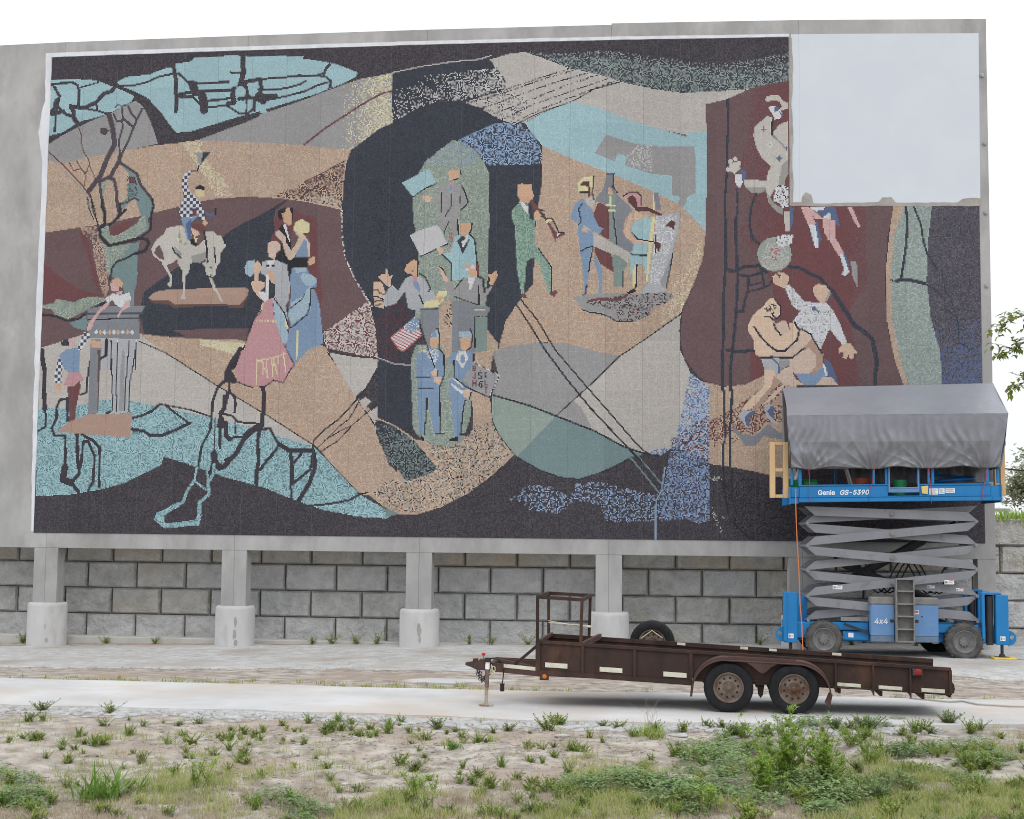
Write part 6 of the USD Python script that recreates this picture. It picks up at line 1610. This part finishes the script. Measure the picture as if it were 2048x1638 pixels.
P = []
while len(P) < 7500:
    x = srng.uniform(-12.5, 14); y = srng.uniform(26.5, 34.2)
    lim = np.interp(x, [-9, -3, 2, 6, 10], [29.2, 28.2, 27.6, 26.8, 26.5])
    if y > lim + srng.normal(0, .5): P.append((x, y))
scatter_stones('gravel', P, .008, .028, 'pebbles', 'pale gravel below the mural wall')
P = [(srng.uniform(-5, 5.5), srng.uniform(12.9, 19.8)) for _ in range(4500)]
scatter_stones('pebble_scatter', P, .005, .026, 'dirt', 'clods and pebbles in the bare dirt')

# ------------------------------------------------------------------ plants
def leaf(base, d, up, L, wd, bend=.3):
    """a pointed leaf of 4 triangles"""
    d = d / np.linalg.norm(d); s = np.cross(d, up); n = np.linalg.norm(s); s = s / n if n > 1e-6 else np.array([1., 0, 0]); u = np.cross(s, d)
    p = [base, base + d * L * .45 + s * wd / 2 + u * L * bend * .10, base + d * L * .45 - s * wd / 2 + u * L * bend * .10, base + d * L - u * L * bend * .35]
    m = base + d * L * .5 - u * wd * .12
    return np.array(p + [m]), np.array([(0, 1, 4), (0, 4, 2), (1, 3, 4), (4, 3, 2)])
def blade(base, az, L, wd, lean, curl, seg=4):
    out = np.array([math.cos(az), math.sin(az), 0]); s = np.array([-math.sin(az), math.cos(az), 0]); t = np.linspace(0, 1, seg + 1)
    ang = lean + curl * t; dx = np.concatenate([[0], np.cumsum(np.sin(ang[:-1]))]) * L / seg; dz = np.concatenate([[0], np.cumsum(np.cos(ang[:-1]))]) * L / seg
    c = base + out * dx[:, None] + np.array([0, 0, 1]) * dz[:, None]; w = wd * (1 - t ** 2.2)[:, None] / 2 + wd * .03
    V_ = np.empty((2 * (seg + 1), 3)); V_[0::2] = c - s * w; V_[1::2] = c + s * w
    F = []
    for i in range(seg): F += [(2 * i, 2 * i + 1, 2 * i + 3), (2 * i, 2 * i + 3, 2 * i + 2)]
    return V_, np.array(F)
def plant_upright(seed, h, n, spread, L, wd, per):
    q = np.random.default_rng(seed); st, lf = [], []
    for k in range(n):
        az = q.uniform(0, 6.28); hh = h * q.uniform(.55, 1); lean = q.uniform(.05, spread)
        b = np.array([q.normal(0, .02), q.normal(0, .02), -.01]); t = np.linspace(0, 1, 5)[:, None]
        c = b + np.array([math.cos(az), math.sin(az), 0]) * (lean * hh * t ** 1.4) + np.array([0, 0, 1.0]) * hh * t
        st.append(tube(c, np.linspace(.004, .0018, 5), 4, False))
        for j in range(per):
            f = q.uniform(.12, 1.0); p = b + np.array([math.cos(az), math.sin(az), 0]) * lean * hh * f ** 1.4 + np.array([0, 0, hh * f])
            a2 = q.uniform(0, 6.28); el = q.uniform(-.1, .9) if f < .92 else q.uniform(.5, 1.4)
            lf.append(leaf(p, np.array([math.cos(a2) * math.cos(el), math.sin(a2) * math.cos(el), math.sin(el)]), np.array([0, 0, 1.0]), L * q.uniform(.6, 1.1) * (1.1 - .5 * f), wd * q.uniform(.7, 1.1), .5))
    return join(st), join(lf)
def plant_clump(seed, n, L, wd, lean=(.15, 1.0), curl=(.3, 1.1), r=.05, seg=4):
    q = np.random.default_rng(seed)
    return join([blade(np.array([q.normal(0, r), q.normal(0, r), -.01]), q.uniform(0, 6.28), L * q.uniform(.5, 1), wd * q.uniform(.6, 1), q.uniform(*lean), q.uniform(*curl), seg) for _ in range(n)])
def plant_low(seed, r, h, n, L):
    """low mat of rounded leaflets in threes"""
    q = np.random.default_rng(seed); out = []
    for _ in range(n):
        a = q.uniform(0, 6.28); rr = r * math.sqrt(q.uniform(0, 1)) ; hh = h * q.uniform(.25, 1) * (1.15 - (rr / r) ** 2 * .8)
        p = np.array([rr * math.cos(a), rr * math.sin(a), hh])
        for j in range(3):
            b = a + j * 2.1 + q.uniform(-.4, .4); el = q.uniform(-.25, .5)
            out.append(leaf(p, np.array([math.cos(b) * math.cos(el), math.sin(b) * math.cos(el), math.sin(el)]), np.array([0, 0, 1.0]), L * q.uniform(.7, 1.1), L * .75, .2))
    return join(out)
def plant_feather(seed, h, n, side, per, L):
    # bushy weed with many side shoots of fine leaflets
    q = np.random.default_rng(seed); st, lf = [], []; up = np.array([0, 0, 1.0])
    for k in range(n):
        az = q.uniform(0, 6.28); hh = h * q.uniform(.5, 1); lean = q.uniform(.05, .75); b = np.array([q.normal(0, .04), q.normal(0, .04), -.01])
        f = lambda t: b + np.array([math.cos(az), math.sin(az), 0]) * (lean * hh * t ** 1.3) + up * hh * t
        st.append(tube([f(t) for t in np.linspace(0, 1, 5)], np.linspace(.005, .002, 5), 4, False))
        for j in range(side):
            t = q.uniform(.18, 1); p0 = f(t); a2 = q.uniform(0, 6.28); el = q.uniform(.1, 1.1); d = np.array([math.cos(a2) * math.cos(el), math.sin(a2) * math.cos(el), math.sin(el)]); ln_ = hh * q.uniform(.12, .28) * (1.25 - .7 * t)
            for m in range(per):
                u_ = q.uniform(.1, 1.05); a3 = q.uniform(0, 6.28); dd = d * .6 + np.array([math.cos(a3), math.sin(a3), q.uniform(-.3, .7)]) * .8
                lf.append(leaf(p0 + d * ln_ * u_, dd, up, L * q.uniform(.6, 1.1), L * .26, .4))
    return join(st), join(lf)
def plant_fine(seed, h, n, per, L, spread=.4):
    return plant_upright(seed, h, n, spread, L, L * .16, per)
def weed(name, label, kind, seed, loc, rz=0, group=None, s=1.0):
    w = thing(name, label, 'weed', loc, rz, group)
    if kind == 'upright':
        a, b = plant_upright(seed, .15 * s, 12, 1.2, .042 * s, .015 * s, 26); obj('stem', a, 'stem', w); obj('leaves', b, 'leaf_fresh', w)
    elif kind == 'fine':
        a, b = plant_fine(seed, .17 * s, 13, 64, .034 * s, 1.2); obj('stem', a, 'stem', w); obj('leaves', b, 'leaf_fine', w)
    elif kind == 'bushy':
        a, b = plant_upright(seed, .13 * s, 18, 1.5, .040 * s, .016 * s, 24); obj('stem', a, 'stem', w); obj('leaves', b, 'leaf_bush', w)
    elif kind == 'clump': obj('leaves', plant_clump(seed, 46, .19 * s, .018 * s), 'leaf_dark', w)
    elif kind == 'tuft': obj('blades', plant_clump(seed, 70, .17 * s, .006 * s, (.05, .9), (.1, .9), .045 * s, 3), 'grass_blade', w)
    elif kind == 'dry': obj('blades', plant_clump(seed, 60, .15 * s, .005 * s, (.05, 1.0), (.1, .9), .04 * s, 3), 'grass_dry', w)
    elif kind == 'clover': obj('leaves', plant_low(seed, .24 * s, .15 * s, 170, .034), 'leaf_clover', w)
    return w
prng = np.random.default_rng(5)
KINDS = {'upright': ('small_weed', 'small upright leafy weed growing on the bare dirt', 'small leafy weeds on the bare dirt'), 'fine': ('feathery_weed', 'small bright feathery weed growing on the bare dirt', 'small feathery weeds on the bare dirt'),
         'bushy': ('bushy_weed', 'low dull green bushy weed on the dirt', 'low bushy weeds on the dirt'), 'tuft': ('grass_tuft', 'tuft of thin green grass on the dirt', 'green grass tufts'), 'dry': ('dry_tuft', 'straw coloured tuft of dry grass on the dirt', 'dry grass tufts'),
         'clover': ('clover_patch', 'low mat of blue green clover leaves', 'clover mats')}
weeds = {}
for kd, (nm, lb, gr) in KINDS.items(): weeds[kd] = [weed(nm, lb, kd, 100 + 7 * k + len(kd), (0, 0, 0), 0, gr) for k in range(3)]
wf = {}
def place(kd, x, y, s=1.0):
    return put(weeds[kd][prng.integers(3)], wf, (x, y, float(ground_z(x, y)) - .005), prng.uniform(0, 6.28), s * prng.uniform(.75, 1.25))
def pix_ground(px, py, z=-.05):
    d = _F + _r * (px - 1024) / 2844 + _u * (819 - py) / 2844; k = (z - EYE) / d[2]; return d[0] * k, d[1] * k
# scattered weeds; denser to the right and to the front
n = 0
while n < 700:
    y = prng.uniform(13.2, 20.3); hw = y * .38; x = prng.uniform(-hw, hw)
    right = (x / hw + 1) / 2; front = (20 - y) / 7
    if y > near_edge(x) - .15 - .7 * prng.random(): continue
    dens = .26 + .40 * right ** 2 + .35 * front ** 2 + 1.5 * (float(meshkit.fbm(np.array([x * .8, y * .8, 0.]), 3, 77)) - .5)
    if prng.random() > dens: continue
    w = prng.random()
    kd = 'upright' if w < .30 else 'fine' if w < .56 else 'bushy' if w < .70 else 'tuft' if w < .88 else 'dry'
    place(kd, x, y, prng.uniform(.42, 1.05) * (1.3 if right > .65 else 1)); n += 1
for k in range(18):
    x = prng.uniform(.5, 6.6); y = float(near_edge(x)) - prng.uniform(.15, .9); place('bushy' if k % 2 else 'upright', x, y, prng.uniform(.9, 1.5))
for px, py, s in ((1900, 1560, 1.2), (1700, 1580, 1.6), (1640, 1590, 1.4), (1480, 1545, 1.4), (1420, 1530, 1.5), (1380, 1560, 1.2), (1500, 1500, 1.2), (1440, 1480, 1.3), (1760, 1570, 1.4), (1820, 1500, 1.3), (1900, 1490, 1.2), (1960, 1500, 1.1), (1240, 1590, 1.5), (1200, 1600, 1.2), (1300, 1600, 1.3), (1350, 1625, 1.4), (1390, 1610, 1.2), (1600, 1560, 1.3), (1660, 1625, 1.2), (600, 1628, 1.2), (560, 1625, 1.0), (1750, 1450, 1.0), (1590, 1455, 1.1), (30, 1570, 1.2), (20, 1600, 1.3), (1980, 1520, 1.2), (1550, 1590, 1.1), (1350, 1580, 1.2), (1450, 1610, 1.3)):
    for j in range(2): x, y = pix_ground(px + prng.normal(0, 30), py + prng.normal(0, 10)); place('clover', x, y, s * .85)
# plants one can single out
def single(name, label, px, py, build, cat='plant'):
    x, y = pix_ground(px, py); w = thing(name, label, cat, (x, y, float(ground_z(x, y)) - .01)); build(w); return w
def b_longleaf(seed, n, L, wd, m='leaf_dark', **k):
    return lambda w: obj('leaves', plant_clump(seed, n, L, wd, **k), m, w)
single('long_leaf_clump', 'large dark clump of long strap leaves at the lower left', 205, 1592, b_longleaf(3, 95, .50, .035, lean=(.2, 1.15), curl=(.2, .9), r=.10))
single('long_leaf_clump', 'dark strap leaf clump cut off by the left edge of the picture', 8, 1600, b_longleaf(4, 60, .38, .032, lean=(.2, 1.1), r=.08))
def b_seed(w):
    obj('leaves', plant_clump(8, 150, .27, .016, (.1, 1.2), (.1, .7), .085), 'leaf_fresh', w)
    q = np.random.default_rng(2); st = [tube([(0, 0, 0), (q.normal(0, .05), q.normal(0, .05), .28), (a, q.normal(0, .05), .42 + q.uniform(0, .12))], [.0022, .0016, .001], 4, False) for a in q.normal(0, .13, 9)]
    obj('seed_stalk', st, 'grass_dry', w)
single('grass_clump', 'bright green grass clump with tall dry seed stalks in front of the trailer', 1300, 1474, b_seed)
def b_dark(w):
    a, b = plant_upright(31, .20, 26, 1.3, .05, .016, 20); obj('stem', a, 'stem', w); obj('leaves', b, 'leaf_bush', w)
single('dark_shrub', 'dull green low shrub at the edge of the path on the left', 84, 1424, b_dark, 'shrub')
def b_two(w):
    a, b = plant_upright(33, .19, 14, 1.6, .07, .018, 14); obj('stem', a, 'stem', w); obj('leaves', b, 'leaf_fresh', w)
single('leafy_weed', 'fresh green sprawling weed with one upright shoot by the path on the left', 222, 1427, b_two)
single('round_clump', 'round dark green tuft alone on the dirt in the middle', 907, 1508, b_longleaf(35, 70, .15, .018, 'leaf_dark', lean=(.1, .9), r=.04))
def b_tall(seed, h, n, per, L):
    def f(w):
        a, b = plant_feather(seed, h, n, 12, max(6, per // 14), L); obj('stem', a, 'stem', w); obj('leaves', b, 'leaf_fine', w)
    return f
single('tall_weed', 'tall bright feathery weed, the largest plant right of the middle', 1570, 1572, b_tall(41, .80, 22, 260, .052))
single('tall_weed', 'bright feathery weed right of the largest one', 1645, 1576, b_tall(42, .60, 16, 220, .05))
single('tall_weed', 'feathery weed at the left foot of the largest one', 1530, 1592, b_tall(43, .45, 14, 180, .048))
single('tall_weed', 'yellow green shoot at the bottom edge below the largest weed', 1410, 1632, b_tall(44, .30, 4, 50, .06))
single('tall_weed', 'thin tall weed standing in the grass at the bottom centre', 828, 1618, b_tall(45, .42, 3, 40, .05))
single('tall_weed', 'second thin weed in the grass at the bottom centre, nearer the trailer', 862, 1592, b_tall(46, .40, 3, 30, .05))
single('tall_weed', 'fine leaved weed left of the trailer jack on the dirt, the greenest one', 405, 1585, b_tall(47, .30, 5, 60, .05))
def b_bush(seed, h, n):
    def f(w):
        a, b = plant_upright(seed, h, int(n * 1.5), 1.2, .046, .017, 34); obj('stem', a, 'stem', w); obj('leaves', b, 'leaf_clover', w)
    return f
single('bush', 'round blue green bush at the path edge behind the trailer tail', 1898, 1452, b_bush(51, .24, 30), 'bush')
single('bush', 'low blue green bush below the trailer ribs', 1730, 1462, b_bush(52, .22, 26), 'bush')
single('bush', 'wide low bush right of the rear trailer wheel', 1670, 1460, b_bush(53, .20, 26), 'bush')
single('bush', 'green bush below the front trailer wheel', 1470, 1468, b_bush(54, .22, 24), 'bush')
single('bush', 'small green bush left of the seed stalk clump', 1118, 1452, b_bush(55, .17, 16), 'bush')
single('bush', 'dense blue green bush in the lower right foreground', 1760, 1597, b_bush(56, .24, 34), 'bush')
# grass cover in the foreground and weeds at the wall foot
grng = np.random.default_rng(66)
def grass_field(name, n, cond, L, wd, matname, label, y0=12.9, y1=20.3):
    out = []; c = 0
    while c < n:
        y = grng.uniform(y0, y1); hw = y * .39; x = grng.uniform(-hw, hw)
        if y > near_edge(x) - .05: continue
        f = float(meshkit.fbm(np.array([x * .9, y * .9, 3.]), 4, 55)); d = cond(x / hw, y, f)
        if grng.random() > d: continue
        for _ in range(9):
            bx, by = x + grng.normal(0, .05), y + grng.normal(0, .05)
            out.append(blade(np.array([bx, by, float(GZ(bx, by)) - .005]), grng.uniform(0, 6.28), L * grng.uniform(.4, 1.1), wd * grng.uniform(.6, 1.2), grng.uniform(.05, 1.0), grng.uniform(.1, .9), 2)); c += 1
    return obj(name, out, matname, None, kind='stuff', label=label)
from scipy.interpolate import RegularGridInterpolator
_gi = RegularGridInterpolator((np.linspace(11, 22, 160), np.linspace(-10, 10, 240)), ground_z(*np.meshgrid(np.linspace(-10, 10, 240), np.linspace(11, 22, 160))))
def GZ(x, y): return _gi((y, x))
grass_field('grass', 46000, lambda u, y, f: np.clip((f - .45) * 8, 0, 1) * np.clip((16.6 - y + 2.8 * max(u, 0)) / 2.0, .06, 1), .13, .006, 'grass_blade', 'thin patchy green grass in the foreground')
grass_field('dry_grass', 20000, lambda u, y, f: np.clip((.62 - f) * 4, 0, 1) * np.clip((15.6 - y + 1.0 * max(u, 0)) / 1.8, .01, 1), .11, .005, 'grass_dry', 'dry straw coloured grass in the foreground')
wl = []; q = np.random.default_rng(9)
for u0, n_, h_ in ((-.9, 26, .16), (1.3, 14, .1), (2.6, 14, .11), (6.6, 14, .14), (7.1, 22, .18), (7.7, 22, .22), (8.2, 22, .22), (8.9, 18, .2), (10.5, 18, .18), (11.0, 16, .15), (11.9, 20, .2), (12.3, 14, .14), (17.4, 18, .2), (19.6, 22, .16), (21.1, 18, .18)):
    w = None
    c = on_wall(u0, 0, -.72); z = float(ground_z(c[0], c[1])); nm = thing('wall_foot_weed', 'small green weed growing at the foot of the retaining wall', 'weed', (c[0], c[1], z), 0, 'weeds along the foot of the retaining wall')
    a, b = plant_upright(200 + int(u0 * 10) + 30, h_ * 1.7, max(8, n_ // 2), 1.3, .085, .026, 16); obj('leaves', b, 'leaf_fresh', nm); obj('stem', a, 'stem', nm)
vl = []
for k in range(260):
    x = q.uniform(-10, 0.5) if k < 170 else q.uniform(-10, 9); y = np.interp(x, [-8.9, -2.7, 0, 3, 7.2], [25.1, 24.35, 24.0, 23.9, 23.45]) + abs(q.normal(.12, .25)) + (.7 if k % 9 == 0 else 0)
    c = meshkit.fbm(np.array([x * .8, 0, 0.]), 3, 5)
    if c < .47 and k % 3: continue
    for j in range(8):
        bx, by = x + q.normal(0, .05), y + abs(q.normal(0, .03)); vl.append(blade(np.array([bx, by, float(ground_z(bx, by)) - .005]), q.uniform(0, 6.28), q.uniform(.04, .13), .014, q.uniform(.1, 1.0), q.uniform(.1, .8), 2))
obj('path_edge_grass', vl, 'grass_blade', None, kind='stuff', label='low green weeds along the far edge of the path')

# ------------------------------------------------------------------ trees on the right, wire
def tree_leaf(p, q, L): 
    a = q.uniform(0, 6.28); el = q.uniform(-.9, .6)
    return leaf(p, np.array([math.cos(a) * math.cos(el), math.sin(a) * math.cos(el), math.sin(el)]), np.array([0, 0, 1.0]), L * q.uniform(.7, 1.15), L * .5, .5)
tr = thing('tree', 'leafy branches reaching into the picture from a tree beyond the right edge', 'tree', (7.6, 14.6, -.05), world=True)
q = np.random.default_rng(12)
obj('trunk', tube([(7.6, 14.6, -.1), (7.62, 14.6, 1.5), (7.55, 14.55, 3.2), (7.5, 14.5, 4.6), (7.6, 14.5, 6.5)], [.14, .12, .10, .08, .04], 10), 'bark', tr, smooth=True)
brs = [[(7.55, 14.55, 3.9), (6.6, 14.3, 4.7), (5.7, 14.1, 4.98), (5.15, 14.0, 4.86), (4.80, 14.0, 4.72)], [(7.55, 14.55, 3.5), (6.4, 14.2, 4.35), (5.5, 14.05, 4.66), (5.1, 14.0, 4.58), (4.82, 14.0, 4.40)], [(7.55, 14.55, 3.2), (6.4, 14.2, 3.9), (5.6, 14.0, 4.28), (5.2, 14.0, 4.24), (4.97, 14.0, 4.10)], [(7.5, 14.5, 4.6), (6.6, 14.3, 5.3), (5.9, 14.1, 5.5), (5.5, 14.0, 5.35)]]
lv = []; tw_ = []
for b in brs:
    b = np.array(b); t = np.linspace(0, 1, 24); k = np.linspace(0, 1, len(b)); c = np.stack([np.interp(t, k, b[:, i]) for i in range(3)], 1)
    obj('branch', tube(c, np.linspace(.03, .003, 24), 6), 'bark', tr, smooth=True)
    for j in range(7, 24):
        for _ in range(2 if j > 12 else 3):
            d = np.array([q.uniform(-.22, .05), q.normal(0, .10), q.normal(-.01, .075)]); e = c[j] + d * (1.0 if j < 21 else .6)
            tw_.append(tube([c[j], (c[j] + e) / 2 + (0, 0, .01), e], [.003, .002, .0012], 4, False))
            for m in range(6): lv.append(tree_leaf(c[j] + (e - c[j]) * q.uniform(.3, 1.05) + q.normal(0, .018, 3), q, .082))
for a_ in np.arange(0, 6.2, .7):
    e_ = np.array([7.9 + 1.5 * math.cos(a_), 14.6 + 1.5 * math.sin(a_), q.uniform(5.6, 7.6)]); obj('branch', tube([(7.55, 14.5, 4.3 + .25 * a_), ((7.55 + e_[0]) / 2, (14.5 + e_[1]) / 2, 5.5), e_], [.04, .025, .006], 6), 'bark', tr, smooth=True)
for _ in range(190):                                       # the crown above, out of the picture to the right
    c_ = np.array([8.0, 14.6, 6.6]) + np.clip(q.normal(0, 1, 3), -1.9, 1.9) * (.95, .95, .75)
    for m in range(26): lv.append(tree_leaf(c_ + q.normal(0, .13, 3), q, .085))
obj('twigs', tw_, 'bark', tr); obj('leaves', lv, 'tree_leaf', tr)
def far_tree(label, x, y, zb, h, r, n, seed):
    q = np.random.default_rng(seed); t = thing('background_tree', label, 'tree', (x, y, zb), world=True)
    obj('trunk', tube([(x, y, zb - .2), (x, y, zb + h * .5), (x + .1, y, zb + h * .9)], [.16, .1, .04], 8), 'bark', t)
    lim = [tube([(x, y, zb + h * .35), (x + r * .7 * math.cos(a), y + r * .7 * math.sin(a), zb + h * q.uniform(.5, .85))], [.06, .015], 5) for a in np.arange(0, 6.28, .9)]
    obj('limbs', lim, 'bark', t)
    cl = [np.array([q.normal(0, r * .42), q.normal(0, r * .42), h * .55 + q.normal(0, h * .20)]) for _ in range(26)]; out = []
    for _ in range(n):
        c = cl[q.integers(len(cl))] + q.normal(0, r * .15, 3); a = q.uniform(0, 6.28); el = q.uniform(-.8, .8)
        out.append(leaf(np.array([x, y, zb]) + c, np.array([math.cos(a) * math.cos(el), math.sin(a) * math.cos(el), math.sin(el)]), np.array([0, 0, 1.0]), .20, .11, .4))
    obj('crown', out, 'far_leaf', t)
far_tree('pale green tree behind the retaining wall at the right edge, the nearer one', 17.4, 46, 3.0, 2.3, 1.5, 4200, 1)
far_tree('second pale tree further back behind the retaining wall at the right edge', 19.9, 52, 3.0, 2.6, 1.8, 3600, 2)
hg = []; q = np.random.default_rng(3)
for k in range(2600):
    x = q.uniform(11.6, 19); y = 34.2 + abs(q.normal(.5, .5)) ; hg.append(blade(np.array([x, y, 3.0]), q.uniform(0, 6.28), q.uniform(.12, .42), .03, q.uniform(.05, .8), q.uniform(.1, .9), 3))
obj('wall_top_grass', hg, 'leaf_fine', None, kind='stuff', label='bright green growth on top of the retaining wall')
gr = thing('guard_rail', 'short grey rail above the retaining wall at the right edge', 'rail', (13.1, 38, 3.2), world=True)
obj('beam', box(12.7, 13.32, 37.97, 38.03, 3.31, 3.40, .01), 'steel', gr); obj('post', box(12.8, 12.88, 37.98, 38.02, 2.9, 3.309), 'steel', gr); obj('post', box(13.2, 13.28, 37.98, 38.02, 2.9, 3.309), 'steel', gr)
obj('overhead_cable', tube([(x, 38.5, 4.58 - .17 * (x - 12.4) / 1.0 * .75 + .012 * (x - 12) ** 2) for x in np.linspace(11.0, 22, 24)], .022, 6), 'black_cable', None, label='dark overhead cable beside the right end of the tarp', cat='cable')
